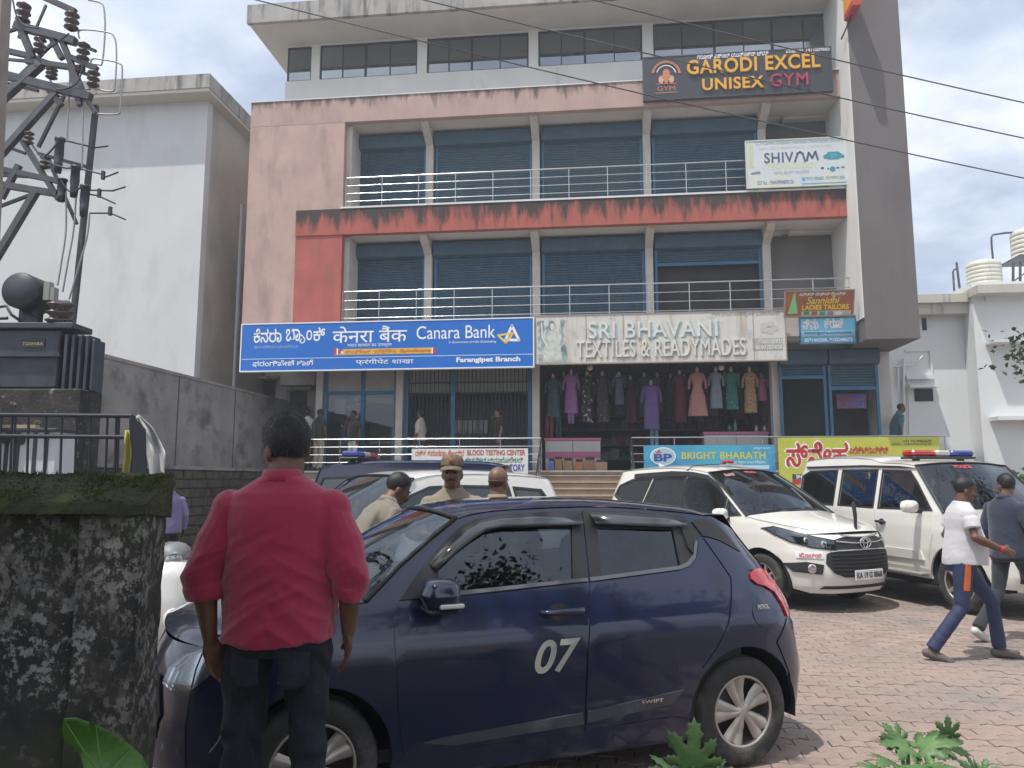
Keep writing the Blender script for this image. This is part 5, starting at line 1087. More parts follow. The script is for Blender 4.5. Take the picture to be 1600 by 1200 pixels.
for sg in (1, -1):
    for yy, zz, rr in ((.56, .855, .042), (.70, .895, .038)):
        y = sg*yy; p = Vector(c.fmap()(y, zz)); mb = MB(); mb.lathe([(rr, -.01), (rr, .006), (rr*.8, .012), (.001, .0)], 16, M=Matrix.Translation(p) @ Vector((.85, sg*.45, .1)).to_track_quat('Z', 'Y').to_matrix().to_4x4()); mb.build('projector_lamp', M_chrome, c.o)
c.PF('grille', [(-.44, .785), (.44, .785), (.44, .90), (.30, .935), (-.30, .935), (-.44, .90)], M_blk, off=.004, rim=.012)
gr = [(-.50, .50), (-.58, .62), (-.56, .735), (-.46, .775), (.46, .775), (.56, .735), (.58, .62), (.50, .50), (.36, .445), (-.36, .445)]
c.PF('grille', gr, M_blkmat, off=.006, rim=.015)
for k in range(6): z = .49+.045*k; yy = .52 if k else .46; mb = MB(); mb.tube([Vector((c.front(y, z)+.012, y, z)) for y in np.linspace(-yy, yy, 15)], .008, 5); mb.build('grille_slat', M_blk, c.o)
for z, yy in ((.778, .52), (.858, .44), (.93, .34)): mb = MB(); mb.tube([Vector((c.front(y, z+.0)+.014, y, z + (.03*(abs(y)/yy)**2 if z > .8 else -.02*(abs(y)/yy)**4))) for y in np.linspace(-yy, yy, 19)], .011, 6); mb.build('chrome_bar', M_chrome, c.o)
em = bpy.data.objects.new('badge', None); COL.objects.link(em); em.parent = c.o
xb = c.front(0, .86)+.028
mb = MB(); mb.lathe([(.001, 0), (.10, 0), (.095, .008), (.001, .010)], 24, axis='x', M=Matrix.Translation((xb-.02, 0, .86)) @ Matrix.Diagonal((1, 1, .72, 1))); mb.build('badge_disc', M_blk, em)
for ry, rz, dz in ((.098, .068, 0), (.036, .064, 0), (.068, .026, .022)): mb = MB(); mb.tube([Vector((xb, ry*math.cos(a), .86+dz+rz*math.sin(a))) for a in np.linspace(0, 2*math.pi, 33)], .0085, 6, cap=False); mb.build('badge_ring', M_chrome, em)
c.PF('lower_bumper_trim', [(-.62, .30), (.62, .30), (.58, .335), (-.58, .335)], M_blkmat, off=.004)
c.PF('fog_lamp_recess', [(.62, .48), (.60, .60), (.74, .63), (.86, .60), (.82, .50)][::-1], M_blkmat, mirror=True, off=.004, grid=.04)
for sg in (1, -1):
    p = Vector(c.fmap()(sg*.70, .55)); mb = MB(); mb.lathe([(.055, -.01), (.06, .012), (.045, .018), (.001, .01)], 18, M=Matrix.Translation(p) @ Vector((.85, sg*.5, 0)).to_track_quat('Z', 'Y').to_matrix().to_4x4()); mb.build('fog_lamp', M_chrome, c.o)
pl = MB(); xp = c.front(.25, .47)+.045; pl.bbox(xp-.012, xp, -.26, .26, .405, .53, .004); po = pl.build('number_plate', M_plate, c.o)
text('KA 19 G 0868', lambda a, b_, d: (xp+.001+d, a, b_), -.235, .235, .43, .505, Bk, po, .003, bold=.03)
# police sticker on the wing below the right-hand lamp
st = c.PF('police_sticker', [(-.80, .675), (-.80, .755), (-.60, .755), (-.60, .675)], W_, off=.003, rim=0, grid=.04)[0]
text('ಪೊಲೀಸ್', lambda a, b_, d: (c.front(a, b_)+.012+d, a, b_), -.785, -.615, .685, .745, Rd, st, .0, bold=.015)
fs = bpy.data.objects.new('flag_staff', None); COL.objects.link(fs); fs.parent = c.o
mb = MB(); x0 = 2.16; mb.tube([(x0, 0, .98), (x0, 0, 1.10)], .006, 6); mb.build('rod', M_chrome, fs); mb = MB(); mb.tube([(x0, 0, 1.02), (x0, .004, 1.2), (x0-.01, -.004, 1.35), (x0-.012, 0, 1.37)], [.018, .024, .026, .012], 8); mb.build('flag_cover', M_blkmat, fs)
bc = bpy.data.objects.new('roof_beacon', None); COL.objects.link(bc); bc.parent = c.o
mb = MB(); mb.bbox(-.12, .05, -.16, .16, 1.875, 1.905, .008); mb.build('beacon_base', M_chrome, bc); mb = MB(); mb.bbox(-.10, .03, -.13, .02, 1.906, 1.95, .015); mb.build('beacon_lens', M_redlens, bc)
mb = MB(); mb.prism([(-1.55, 1.86), (-1.75, 1.86), (-1.78, 1.94)], -.012, .012, fn=lambda a, b_, d: (a, d, b_)); mb.build('shark_fin', P_white, c.o)
mb = MB(); mb.tube([(-.25, -.70, 1.79), (-.26, -.55, 1.87), (-.28, -.2, 1.89), (-.1, -.1, 1.89)], .008, 5); mb.build('beacon_cable', M_blk, c.o)
f_ = wsmap(c); text('POLICE', lambda a, b_, d: f_(a, b_, d), -.18, .12, .90, .955, mat('pink_print', (.60, .12, .16), .6), c.wscr, .0, bold=.03); text('ಪೊಲೀಸ್', lambda a, b_, d: f_(a, b_, d), -.72, -.50, .84, .93, mat('faded_sticker', (.45, .25, .22), .6), c.wscr, .0, bold=.03)
mb = MB(); mb.tube([Vector(f_(t, .03, .006)) for t in np.linspace(-.7, -.02, 12)], .008, 5); mb.build('wiper', M_blkmat, c.o); mb = MB(); mb.tube([Vector(f_(t, .03, .006)) for t in np.linspace(.05, .75, 12)], .008, 5); mb.build('wiper', M_blkmat, c.o)
c.PR('tail_lamp', [(-.70, 1.0), (-.50, 1.0), (-.50, 1.2), (-.70, 1.25)], M_redlens, off=.006); c.PR('rear_glass', [(-.6, 1.25), (.6, 1.25), (.5, 1.65), (-.5, 1.65)], G_dark, off=.004)
# white police jeep on the right
c = Car(zs=[.25, .45, .75, 1.0, 1.2, 1.28, 1.85, 2.06], ws=[.82, .88, .905, .905, .892, .875, .745, .69],
        nose=[(.2, 2.12), (.5, 2.24), (.9, 2.22), (1.1, 2.17), (1.25, 2.05)], tail=[(.2, -2.18), (.8, -2.24), (1.3, -2.22), (1.75, -2.17), (1.95, -2.08), (2.06, -2.0)], nf=[(0, 3.6), (1.3, 3.2)], nr=[(0, 5), (2, 5)], x0f=1.35, x0r=-1.85,
        zsill=.36, fa=1.34, ra=-1.34, r=.375, ar=.46, tw=.23, wstyle='alloy5', rim_m=M_silver, drv=-1, roof_crown=.045, head_bulge=.05, cowl_bulge=.10, hood_crown=.06,
        fender=[(2.1, 1.12), (1.9, 1.165), (1.5, 1.20), (1.18, 1.225)], aline=[(1.18, 1.225), (.95, 1.46), (.74, 1.68), (.58, 1.85)], ditch=[(.58, 1.85), (.35, 1.88), (-.1, 1.905), (-.35, 1.96), (-1.1, 2.0), (-1.8, 1.98), (-2.05, 1.94)])
c.windows = [[(.95, 1.27), (.66, 1.60), (.50, 1.755), (-.03, 1.775), (-.03, 1.265)], [(-.17, 1.265), (-.17, 1.78), (-.94, 1.785), (-.94, 1.28)], [(-1.10, 1.285), (-1.10, 1.785), (-1.80, 1.775), (-1.98, 1.70), (-1.98, 1.36), (-1.90, 1.30)]]
c.doors = [('front_door', [(.98, 1.235), (1.0, .95), (.90, .62), (.88, .48), (-.09, .48), (-.09, 1.25)]), ('rear_door', [(-.10, 1.25), (-.10, .48), (-.82, .48), (-.90, .70), (-1.0, .9), (-1.02, 1.26)])]
car_root(c, 'white_police_jeep', 'white police jeep with red and blue roof light bar, right edge', (6.14, 11.36, 0), R(-77))
build_body(c, P_white, G_car); dress(c, P_white, G_car, mirror_at=(.80, 1.06, 1.30), handles=((.12, -.06, 1.06), (-.80, -.98, 1.07)), handle_m=M_blk); cabin(c, (.2, -.75), .85, 1.4, dash_x=.75, dash_z=1.17)
c.P('roof_channel', [(.62, 1.81), (.3, 1.845), (-.5, 1.87), (-1.9, 1.87), (-1.9, 1.845), (-.5, 1.845), (.3, 1.815)], M_blk, off=.015, rim=.02, grid=.06); c.P('side_cladding', [(.82, .60), (.78, .72), (-.84, .72), (-.78, .60)], P_white, off=.02, rim=.02)
for sg in (1, -1): mb = MB(); mb.bbox(-.85, .85, *sorted((sg*.86, sg*1.0)), .40, .44, .01); mb.build('side_step', mat('step_grey', (.25, .24, .22), .6), c.o)
light_bar(c, .18, 1.95, 1.05, 1); hl = [(.52, .88), (.52, 1.04), (.80, 1.08), (.86, 1.0), (.80, .90)]
c.PF('headlamp_bowl', hl, M_refl, mirror=True, off=.004, grid=.04); c.PF('headlamp_lens', offpath(hl, -.004), G_lamp, mirror=True, off=.018, grid=.04); c.PF('grille', [(-.46, .80), (.46, .80), (.46, 1.06), (-.46, 1.06)], M_blk, off=.006); c.PF('lower_bumper', [(-.7, .45), (.7, .45), (.72, .72), (-.72, .72)], M_blkmat, off=.012)
for k in range(6): y = -.38+.152*k; mb = MB(); mb.tube([Vector((c.front(y, z)+.016, y, z)) for z in (.82, .93, 1.04)], .018, 6); mb.build('grille_bar', M_chrome, c.o)
mb = MB(); xp = c.front(0, .6)+.03; mb.bbox(xp-.01, xp, -.26, .26, .52, .64, .003); po = mb.build('number_plate', M_plate, c.o)
f2 = wsmap(c); text('POLICE', lambda a, b_, d: f2(a, b_, d), -.30, .06, .86, .93, mat('police_red', (.55, .05, .05), .6), c.wscr, .0, bold=.04)
mb = MB(); mb.tube([(1.05, -.78, 1.24), (1.02, -.80, 1.85)], .004, 5); mb.build('aerial', M_blk, c.o)
c.PR('rear_glass', [(-.6, 1.3), (.6, 1.3), (.55, 1.75), (-.55, 1.75)], G_car, off=.004); c.PR('tail_lamp', [(-.70, .9), (-.62, .9), (-.62, 1.25), (-.70, 1.25)], M_redlens, off=.006)
# white car whose roof shows behind the policemen
c = Car(zs=[.15, .3, .6, .9, 1.05, 1.12, 1.66, 1.82], ws=[.78, .83, .86, .855, .83, .81, .67, .60], nose=[(.1, 1.95), (.5, 2.05), (.85, 2.0), (1.05, 1.85)], tail=[(.1, -1.95), (.6, -2.06), (1.1, -2.02), (1.45, -1.92), (1.66, -1.80), (1.82, -1.7)],
        nf=[(0, 2.9), (1, 2.5)], nr=[(0, 4), (2, 3.6)], x0f=1.1, x0r=-1.4, zsill=.22, fa=1.27, ra=-1.27, r=.32, ar=.385, tw=.19, wstyle='cover', rim_m=M_silver, drv=-1, roof_crown=.05, head_bulge=.08, cowl_bulge=.16, hood_crown=.07,
        fender=[(1.9, .95), (1.7, 1.0), (1.4, 1.06), (1.02, 1.10)], aline=[(1.02, 1.10), (.76, 1.30), (.48, 1.50), (.28, 1.66)], ditch=[(.28, 1.66), (.0, 1.70), (-.5, 1.715), (-1.2, 1.70), (-1.72, 1.655)])
c.windows = [[(.80, 1.125), (.55, 1.33), (.34, 1.48), (.1, 1.56), (-.22, 1.57), (-.24, 1.12)], [(-.34, 1.12), (-.32, 1.57), (-.95, 1.56), (-1.02, 1.13)], [(-1.12, 1.14), (-1.06, 1.55), (-1.45, 1.52), (-1.62, 1.30), (-1.5, 1.20)]]
c.doors = [('front_door', [(.85, 1.09), (.84, .5), (.80, .34), (-.28, .34), (-.28, 1.10)]), ('rear_door', [(-.29, 1.10), (-.29, .34), (-.82, .34), (-.9, .55), (-1.05, .72), (-1.08, 1.11)])]
car_root(c, 'white_hatchback', 'white car behind the three policemen, only roof and side windows showing', (-1.22, 8.5, 0), math.atan2(-.66, -.75))
build_body(c, P_white, G_dark); dress(c, P_white, G_dark, mirror_at=(.70, .98, 1.14), handles=((-.02, -.18, .96), (-.84, -.99, .98))); cabin(c, (.1, -.75), .62, 1.2, dash_x=.65, dash_z=1.02)
c.P('tail_lamp', [(-1.66, 1.10), (-1.62, 1.36), (-1.72, 1.40), (-1.80, 1.25), (-1.80, 1.10)], M_redlens, off=.01, grid=.04); c.PR('rear_glass', [(-.5, 1.15), (.5, 1.15), (.45, 1.5), (-.45, 1.5)], G_dark, off=.004)
hl = [(.45, .80), (.45, .90), (.70, .98), (.78, .95), (.70, .82)]; c.PF('headlamp_lens', hl, mat('lamp_glassy', (.5, .5, .5), .1, .3, coat=1), mirror=True, off=.008, grid=.04); c.PF('grille', [(-.42, .5), (.42, .5), (.42, .78), (-.42, .78)], M_blk, off=.006)
# navy jeep with light bar behind it
c = Car(zs=[.25, .45, .8, 1.0, 1.1, 1.80, 1.96], ws=[.78, .82, .84, .84, .825, .74, .70], nose=[(.2, 1.95), (.5, 2.02), (1.0, 2.0), (1.15, 1.95)], tail=[(.2, -2.0), (.8, -2.05), (1.3, -2.04), (1.8, -1.98), (1.9, -1.9)], nf=[(0, 5), (1.3, 5)], nr=[(0, 6), (2, 6)], x0f=1.5, x0r=-1.8,
        zsill=.36, fa=1.30, ra=-1.35, r=.36, ar=.43, tw=.2, wstyle='alloy5', rim_m=M_silver, drv=-1, roof_crown=.05, head_bulge=.02, cowl_bulge=.04, hood_crown=.03, fender=[(1.9, 1.08), (1.7, 1.11), (1.2, 1.14), (.95, 1.15)], aline=[(.95, 1.15), (.84, 1.35), (.74, 1.55), (.66, 1.80)], ditch=[(.66, 1.80), (.4, 1.86), (-.3, 1.89), (-1.3, 1.885), (-1.93, 1.85)])
c.windows = [[(.82, 1.19), (.60, 1.66), (.05, 1.68), (.05, 1.18)], [(-.08, 1.18), (-.08, 1.68), (-.85, 1.68), (-.85, 1.18)], [(-1.0, 1.2), (-1.0, 1.68), (-1.8, 1.67), (-1.8, 1.2)]]
c.doors = [('front_door', [(.88, 1.16), (.86, .46), (.0, .46), (.0, 1.16)]), ('rear_door', [(-.02, 1.16), (-.02, .46), (-.85, .46), (-.92, .8), (-.93, 1.16)])]
car_root(c, 'navy_jeep', 'dark navy police jeep with blue and red light bar, before the bank', (-2.0, 11.7, 0), R(174))
c.roof_m = P_navy; build_body(c, P_navy, G_dark); dress(c, P_navy, glass('jeep_glass', (.10, .12, .14), .01, .06), mirror_at=(.75, .98, 1.25), handles=((.2, .04, 1.03), (-.7, -.86, 1.03)), handle_m=M_blk); cabin(c, (.15, -.7), .85, 1.4, dash_x=.65, dash_z=1.1); light_bar(c, .30, 1.945, 1.15, 1)
mb = MB(); mb.box(-1.35, -1.22, .45, .58, 1.936, 1.941); mb.build('roof_sticker', mat('sticker_red', (.5, .1, .08), .6), c.o)
c.PF('grille', [(-.5, .7), (.5, .7), (.5, 1.0), (-.5, 1.0)], M_blk, off=.006); c.PF('headlamp_lens', [(.55, .8), (.55, 1.0), (.72, 1.0), (.72, .8)], MATS['lamp_glassy'], mirror=True, off=.008, grid=.05)
# scooter by the stone wall
SC = thing('motor_scooter', 'white and black motor scooter parked beyond the bonnet, by the stone wall', 'scooter', (-3.02, 6.9, 0), R(-62))
M_scw = mat('scooter_white', (.62, .62, .60), .3, coat=.8); M_scg = mat('scooter_grey', (.16, .17, .17), .5)
for x in (.62, -.62):
    w_ = bpy.data.objects.new('wheel', None); COL.objects.link(w_); w_.parent = SC; w_.location = (x, 0, .25); mb = MB(); mb.lathe([(.15, -.045), (.20, -.055), (.245, -.03), (.25, 0), (.245, .03), (.20, .055), (.15, .045)], 30, axis='y'); mb.build('tyre', M_tyre, w_); mb = MB(); mb.lathe([(.15, -.04), (.12, -.02), (.05, -.03), (.05, .03), (.12, .02), (.15, .04)], 24, axis='y'); mb.build('rim', M_silver, w_)
def blob(name, pts, rs, sy, m, parent, n=14):
    mb = MB(); mb.tube(smooth_line(pts, 4), list(np.interp(np.linspace(0, len(rs)-1, (len(pts)-1)*4+1), range(len(rs)), rs)), n); mb.v = [(x, y*sy, z) for x, y, z in mb.v]; return mb.build(name, m, parent)
blob('front_apron', [(.52, 0, .38), (.50, 0, .60), (.42, 0, .82), (.36, 0, .95)], [.12, .17, .19, .12], 1.25, M_scw, SC); blob('mudguard', [(.86, 0, .42), (.70, 0, .54), (.50, 0, .52)], [.05, .09, .10], .8, M_scw, SC); blob('rear_body', [(-.1, 0, .55), (-.4, 0, .62), (-.75, 0, .72), (-.95, 0, .74)], [.10, .17, .16, .06], 1.0, M_scw, SC); blob('seat', [(-.02, 0, .76), (-.35, 0, .80), (-.75, 0, .84)], [.06, .09, .07], 1.3, M_blkmat, SC); blob('handlebar_cowl', [(.30, 0, .98), (.38, 0, 1.04), (.48, 0, 1.0)], [.06, .10, .05], 1.5, M_scg, SC)
mb = MB(); mb.bbox(-.2, .42, -.16, .16, .30, .38, .03); mb.build('footboard', M_scg, SC); mb = MB(); mb.lathe([(.001, .05), (.06, .045), (.075, .02), (.075, 0)], 20, axis='x', M=Matrix.Translation((.45, 0, 1.0))); mb.build('headlight', mat('lamp_glassy', (.5, .5, .5), .1), SC)
for sg in (1, -1):
    mb = MB(); mb.tube([(.34, sg*.08, 1.02), (.30, sg*.22, 1.05), (.24, sg*.36, 1.03)], .016, 8); mb.build('handle_grip', M_blkmat, SC); mb = MB(); mb.tube([(.30, sg*.24, 1.06), (.30, sg*.30, 1.22)], .006, 6); mb.lathe([(.001, -.01), (.05, -.01), (.055, 0), (.001, .01)], 14, axis='x', M=Matrix.Translation((.30, sg*.31, 1.25))); mb.build('mirror', M_blkmat, SC); mb = MB(); mb.bbox(.50, .56, sg*.14-.04, sg*.14+.04, .84, .88, .01); mb.build('indicator', mat('amber_lens', (.6, .16, .01), .2), SC)
# ================================================================ LEFT: retaining wall, white building, annex, transformer yard, mossy gate wall
uW = -7.4
M_cwall = mat('grey_cement_render', (0.27, 0.262, 0.25), 0.95, var=0.18, vscale=1.2, bump=0.2, bscale=14, stain=((0.12, 0.112, 0.10), 0.50, 0.66, 1.5, (1, 0.7, 0.8)), stain2=((0.28, 0.27, 0.25), 0.58, 0.74, 0.8, (1, 1, 1)))
M_stonew = mat('mossy_laterite', (0.075, 0.068, 0.055), 0.95, var=0.35, vscale=5, bump=0.7, bscale=18, stain=((0.025, 0.026, 0.022), 0.48, 0.62, 1.6, (1, 1, 0.6)), stain2=((0.05, 0.065, 0.02), 0.55, 0.7, 2.2, (1, 1, 1)))
M_grout = mat('dark_mortar', (0.05, 0.046, 0.04), 0.95, var=0.3, vscale=8)
RW = facade('compound_wall', 'grey cement compound wall on a dark mossy stone base, left of the yard', 'wall')
zst = 1.95
mb = MB(); mb.box(uW-0.25, uW, -13, 6, zst, 4.05)
o = mb.build('rendered_wall', M_cwall, RW)
mb = MB(); mb.box(uW-0.28, uW+0.03, -13, 6, 4.05, 4.12); mb.build('coping', M_cwall, RW)
for vv in (-9.2, -6.4, -3.6, -0.8):
    mb = MB(); mb.box(uW, uW+0.012, vv-0.012, vv+0.012, zst, 4.05); mb.build('expansion_joint', M_grout, RW)
mb = MB(); mb.box(uW-0.25, uW+0.17, -13, 6, -0.05, zst-0.05); mb.build('mortar_core', M_grout, RW)
mb = MB(); mb.box(uW-0.25, uW+0.26, -13, 6, zst-0.06, zst+0.02); mb.build('ledge', M_cwall, RW)
rs = random.Random(5); stn = MB(); cnt = 0
for r_ in range(9):
    z0 = -0.05 + r_*0.215; vv = -13 + rs.uniform(0, 0.3)
    while vv < 5.8:
        L_ = rs.uniform(0.28, 0.5); d_ = rs.uniform(0.0, 0.045)
        if -6.5 < vv < 2 and r_ > 1:
            q = MB(); q.bbox(uW+0.1, uW+0.20+d_, vv, vv+L_-0.02, z0+0.01, z0+0.20, 0.018); q.build('stone', M_stonew, RW); cnt += 1
        else: stn.bbox(uW+0.1, uW+0.20+d_, vv, vv+L_-0.02, z0+0.01, z0+0.20, 0.018)
        vv += L_
tag(stn.build('stonework', M_stonew, RW), kind='stuff')
# raised ground behind the wall (transformer yard level)
mb = MB(); mb.box(uW-30, uW-0.25, -13, 40, -0.05, 1.2); o = tag(mb.build('raised_ground', M_dirt), kind='structure'); o.location = (0, Y0, 0); o.rotation_euler = (0, 0, FROT)
# white building
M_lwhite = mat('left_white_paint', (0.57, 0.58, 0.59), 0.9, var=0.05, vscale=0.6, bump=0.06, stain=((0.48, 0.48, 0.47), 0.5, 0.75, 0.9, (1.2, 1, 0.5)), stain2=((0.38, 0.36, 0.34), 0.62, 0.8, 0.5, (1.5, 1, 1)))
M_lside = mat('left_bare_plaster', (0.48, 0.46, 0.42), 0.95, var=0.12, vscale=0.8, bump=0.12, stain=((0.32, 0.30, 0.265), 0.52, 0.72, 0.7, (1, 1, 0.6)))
LB = facade('neighbour_building', 'tall plain white building with a dark stained flat roof edge, left', 'building')
uC = -9.0; vC = wall(318, 300, uC)[0]; zE = fac(318, 158, vC)[1]
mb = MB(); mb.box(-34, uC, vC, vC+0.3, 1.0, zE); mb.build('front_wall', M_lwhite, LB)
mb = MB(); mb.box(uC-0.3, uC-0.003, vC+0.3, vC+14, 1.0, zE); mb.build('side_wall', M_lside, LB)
mb = MB(); mb.box(-34, uC+0.3, vC-0.55, vC+14, zE, zE+0.10); mb.build('roof_soffit', mat('cream_soffit', (0.55, 0.52, 0.46), 0.9), LB)
mb = MB(); mb.box(-34, uC+0.33, vC-0.58, vC+14, zE+0.10, zE+0.52); mb.build('roof_slab', M_slab, LB)
for k in range(5):
    mb = MB(); uu = uC - 0.3 - k*0.45; mb.tube([(uu, vC, zE+0.5), (uu+0.02, vC, zE+0.68)], 0.008, 5); mb.build('rebar_stub', M_iron, LB)
# annex behind the compound wall, seen under the bank board
AX = facade('annex_building', 'small cream annex with dark window slots under the left end of the bank board', 'building')
va = 4.5
def axb(name, m, x0, x1, y0, y1, dv=0.0, d=0.2):
    u0, za = fac(x0, y1, va+dv); u1, zb = fac(x1, y0, va+dv); q = MB(); q.box(u0, u1, va+dv, va+dv+d, za, zb); return q.build(name, m, AX)
axb('wall', M_cream, 382, 508, 540, 760, 0, 2.5)
axb('window_shade_plate', M_dark, 395, 431, 594, 623, -0.02, 0.015); axb('window_shade_plate', M_dark, 452, 480, 612, 640, -0.02, 0.015)  # dark plates on the solid wall paint the shade of window slots
axb('sunshade', M_slab, 390, 436, 587, 592, -0.5, 0.48); axb('sunshade', M_slab, 448, 486, 604, 609, -0.5, 0.48); axb('ledge', M_cream, 437, 492, 578, 602, -0.6, 0.58)
axb('vertical_pipe', MATS['grey_pvc'], 447, 450, 560, 640, -0.1, 0.06); axb('window_bar', M_iron, 405, 407, 594, 623, -0.04, 0.015); axb('window_bar', M_iron, 418, 420, 594, 623, -0.04, 0.015)
# ---------------- mossy wall in the foreground, left
M_moss = mat('moss_top', (0.032, 0.036, 0.014), 0.95, var=0.5, vscale=9, bump=1.0, bscale=70, stain=((0.075, 0.085, 0.014), 0.52, 0.7, 5, (1, 1, 1)), stain2=((0.05, 0.04, 0.03), 0.52, 0.68, 7, (1, 1, 1)))
def rough_block(name, x0, x1, y0, y1, z0, z1, m, parent, amp=0.008, n=(40, 8, 60), seed=0):
    bm = bmesh.new(); bmesh.ops.create_cube(bm, size=1)
    bmesh.ops.scale(bm, vec=(x1-x0, y1-y0, z1-z0), verts=bm.verts); bmesh.ops.translate(bm, vec=((x0+x1)/2, (y0+y1)/2, (z0+z1)/2), verts=bm.verts)
    for ax, k in enumerate(n):
        lo = (x0, y0, z0)[ax]; hi = (x1, y1, z1)[ax]
        for i in range(1, k):
            nv = [0, 0, 0]; nv[ax] = 1; co = [0, 0, 0]; co[ax] = lo + (hi-lo)*i/k
            bmesh.ops.bisect_plane(bm, geom=bm.verts[:]+bm.edges[:]+bm.faces[:], plane_co=co, plane_no=nv)
    for v_ in bm.verts:
        p = v_.co.copy(); q = noise3((p.x, p.y, p.z+seed), 5)*0.6 + noise3((p.x, p.y, p.z+seed), 17)*0.4 + 0.35*noise3((p.x, p.y, p.z+seed), 45)
        v_.co += Vector((noise3((p.y, p.z, p.x+9), 9)*0.5 if min(abs(p.x-x0), abs(p.x-x1)) < 0.01 else 0, q if min(abs(p.y-y0), abs(p.y-y1)) < 0.01 else 0, q*0.6 if abs(p.z-z1) < 0.01 else 0))*amp
    for f in bm.faces: f.smooth = True
    me = bpy.data.meshes.new(name); bm.to_mesh(me); bm.free(); me.materials.append(m); return link(name, me, parent)
def lichen_mat():
    m = bpy.data.materials.new('lichen_wall'); m.use_nodes = True; t = m.node_tree; b_ = t.nodes['Principled BSDF']; L = t.links.new
    tc_ = t.nodes.new('ShaderNodeTexCoord'); co = tc_.outputs['Object']
    def nz(s_, d_=8, r_=0.6, off=(0, 0, 0), sc=(1, 1, 1)):
        mp_ = t.nodes.new('ShaderNodeMapping'); mp_.inputs['Location'].default_value = off; mp_.inputs['Scale'].default_value = sc; L(co, mp_.inputs[0])
        n = t.nodes.new('ShaderNodeTexNoise'); n.inputs['Scale'].default_value = s_; n.inputs['Detail'].default_value = d_; n.inputs['Roughness'].default_value = r_; L(mp_.outputs[0], n.inputs['Vector']); return n.outputs[0]
    def ramp(v_, lo, hi):
        r_ = t.nodes.new('ShaderNodeMapRange'); r_.inputs[1].default_value = lo; r_.inputs[2].default_value = hi; L(v_, r_.inputs[0]); return r_.outputs[0]
    def mixc(f_, a_, b2):
        x = t.nodes.new('ShaderNodeMix'); x.data_type = 'RGBA'; L(f_, x.inputs['Factor'])
        if isinstance(a_, tuple): x.inputs['A'].default_value = a_ + (1,)
        else: L(a_, x.inputs['A'])
        x.inputs['B'].default_value = b2 + (1,); return x.outputs['Result']
    def mul(a_, b2):
        x = t.nodes.new('ShaderNodeMath'); x.operation = 'MULTIPLY'; L(a_, x.inputs[0]); L(b2, x.inputs[1]); return x.outputs[0]
    c = mixc(ramp(nz(3), 0.4, 0.62), (0.016, 0.017, 0.016), (0.045, 0.042, 0.036))  # base tones also darkened for the shade over this wall
    c = mixc(ramp(nz(2.3, off=(4, 0, 1)), 0.52, 0.7), c, (0.035, 0.047, 0.014))
    c = mixc(ramp(nz(14, off=(1, 7, 1)), 0.58, 0.66), c, (0.095, 0.088, 0.078))
    big = ramp(nz(1.6, 5, 0.6, (0.3, 0, 5.2)), 0.45, 0.66); fine = ramp(nz(34, 9, 0.75, (3, 3, 0), (1, 1, 0.7)), 0.50, 0.56)
    c = mixc(mul(big, fine), c, (0.38, 0.36, 0.33))
    big2 = ramp(nz(2.2, 4, 0.5, (7.3, 0, 2.2)), 0.56, 0.66); fine2 = ramp(nz(30, 9, 0.7, (3, 9, 0)), 0.52, 0.57)
    c = mixc(mul(big2, fine2), c, (0.22, 0.22, 0.21))
    L(c, b_.inputs['Base Color']); b_.inputs['Roughness'].default_value = 0.95
    bp = t.nodes.new('ShaderNodeBump'); bp.inputs['Strength'].default_value = 0.9; bp.inputs['Distance'].default_value = 0.02; L(nz(26, 9, 0.7), bp.inputs['Height']); L(bp.outputs[0], b_.inputs['Normal'])
    return m
M_lich = lichen_mat()
GW = thing('boundary_wall', 'near dark mossy boundary wall with flaking lichen, bottom left of the photo', 'wall')
dW = 2.35; xR = at_y(257, 900, dW+0.17).x; zc = at_y(130, 787, dW).z
xP = at_y(118, 900, dW).x
rough_block('pillar_face', xP, xR, dW, dW+0.16, 0.15, zc, M_lich, GW, 0.016, (22, 8, 60), 2)
rough_block('wall_face', -3.4, xP+0.004, dW+0.035, dW+0.15, 0.15, zc-0.004, M_lich, GW, 0.018, (40, 6, 50), 6)
# weathered sloping mortar top, covered in moss
rows = []; zbk = at_y(130, 737, dW+0.17).z
for i in range(61):
    x = -3.4 + (xR + 3.4 + 0.012)*i/60; r_ = []
    for k in range(9):
        f_ = k/8; y = dW - 0.015 + f_*0.185; z = zc + (zbk-zc)*f_ + 0.012*noise3((x, y, 1), 7) + 0.006*noise3((x, y, 2), 24); r_.append((x, y, z))
    rows.append([(x, dW-0.015, zc-0.03 + 0.01*noise3((x, 0, 4), 9))] + r_ + [(x, dW+0.172, zc-0.05)])
mb = MB(); mb.grid(rows); mb.add([rows[-1][k] for k in range(len(rows[-1]))] , [tuple(range(len(rows[-1])))]); mb.build('mossy_coping', M_moss, GW)
# moss tufts and loose flakes growing on the coping
rm = random.Random(21); mb = MB()
for i in range(5200):
    x = rm.uniform(-2.2, xR+.01); f_ = rm.random()**.8; y = dW-.016+f_*.185; dens = noise3((x, y*2, 5), 6)
    if dens < -.05 and rm.random() < .8: continue
    z = zc+(zbk-zc)*f_+.012*noise3((x, y, 1), 7)+.006*noise3((x, y, 2), 24)-.002; h_ = rm.uniform(.004, .014)*(1.3 if dens > .2 else .8); a = rm.uniform(0, 6.28); w_ = rm.uniform(.002, .005); q = Vector((math.cos(a)*w_, math.sin(a)*w_, 0)); p0 = Vector((x, y, z)); lean_ = Vector((rm.gauss(0, .004), rm.gauss(-.002, .004), h_))
    mb.add([p0-q, p0+q, p0+lean_], [(0, 1, 2)])
tag(mb.build('moss_tufts', mat('moss_tuft', (.05, .06, .014), .9, var=.5, vscale=14), GW, fixn=False), kind='stuff')
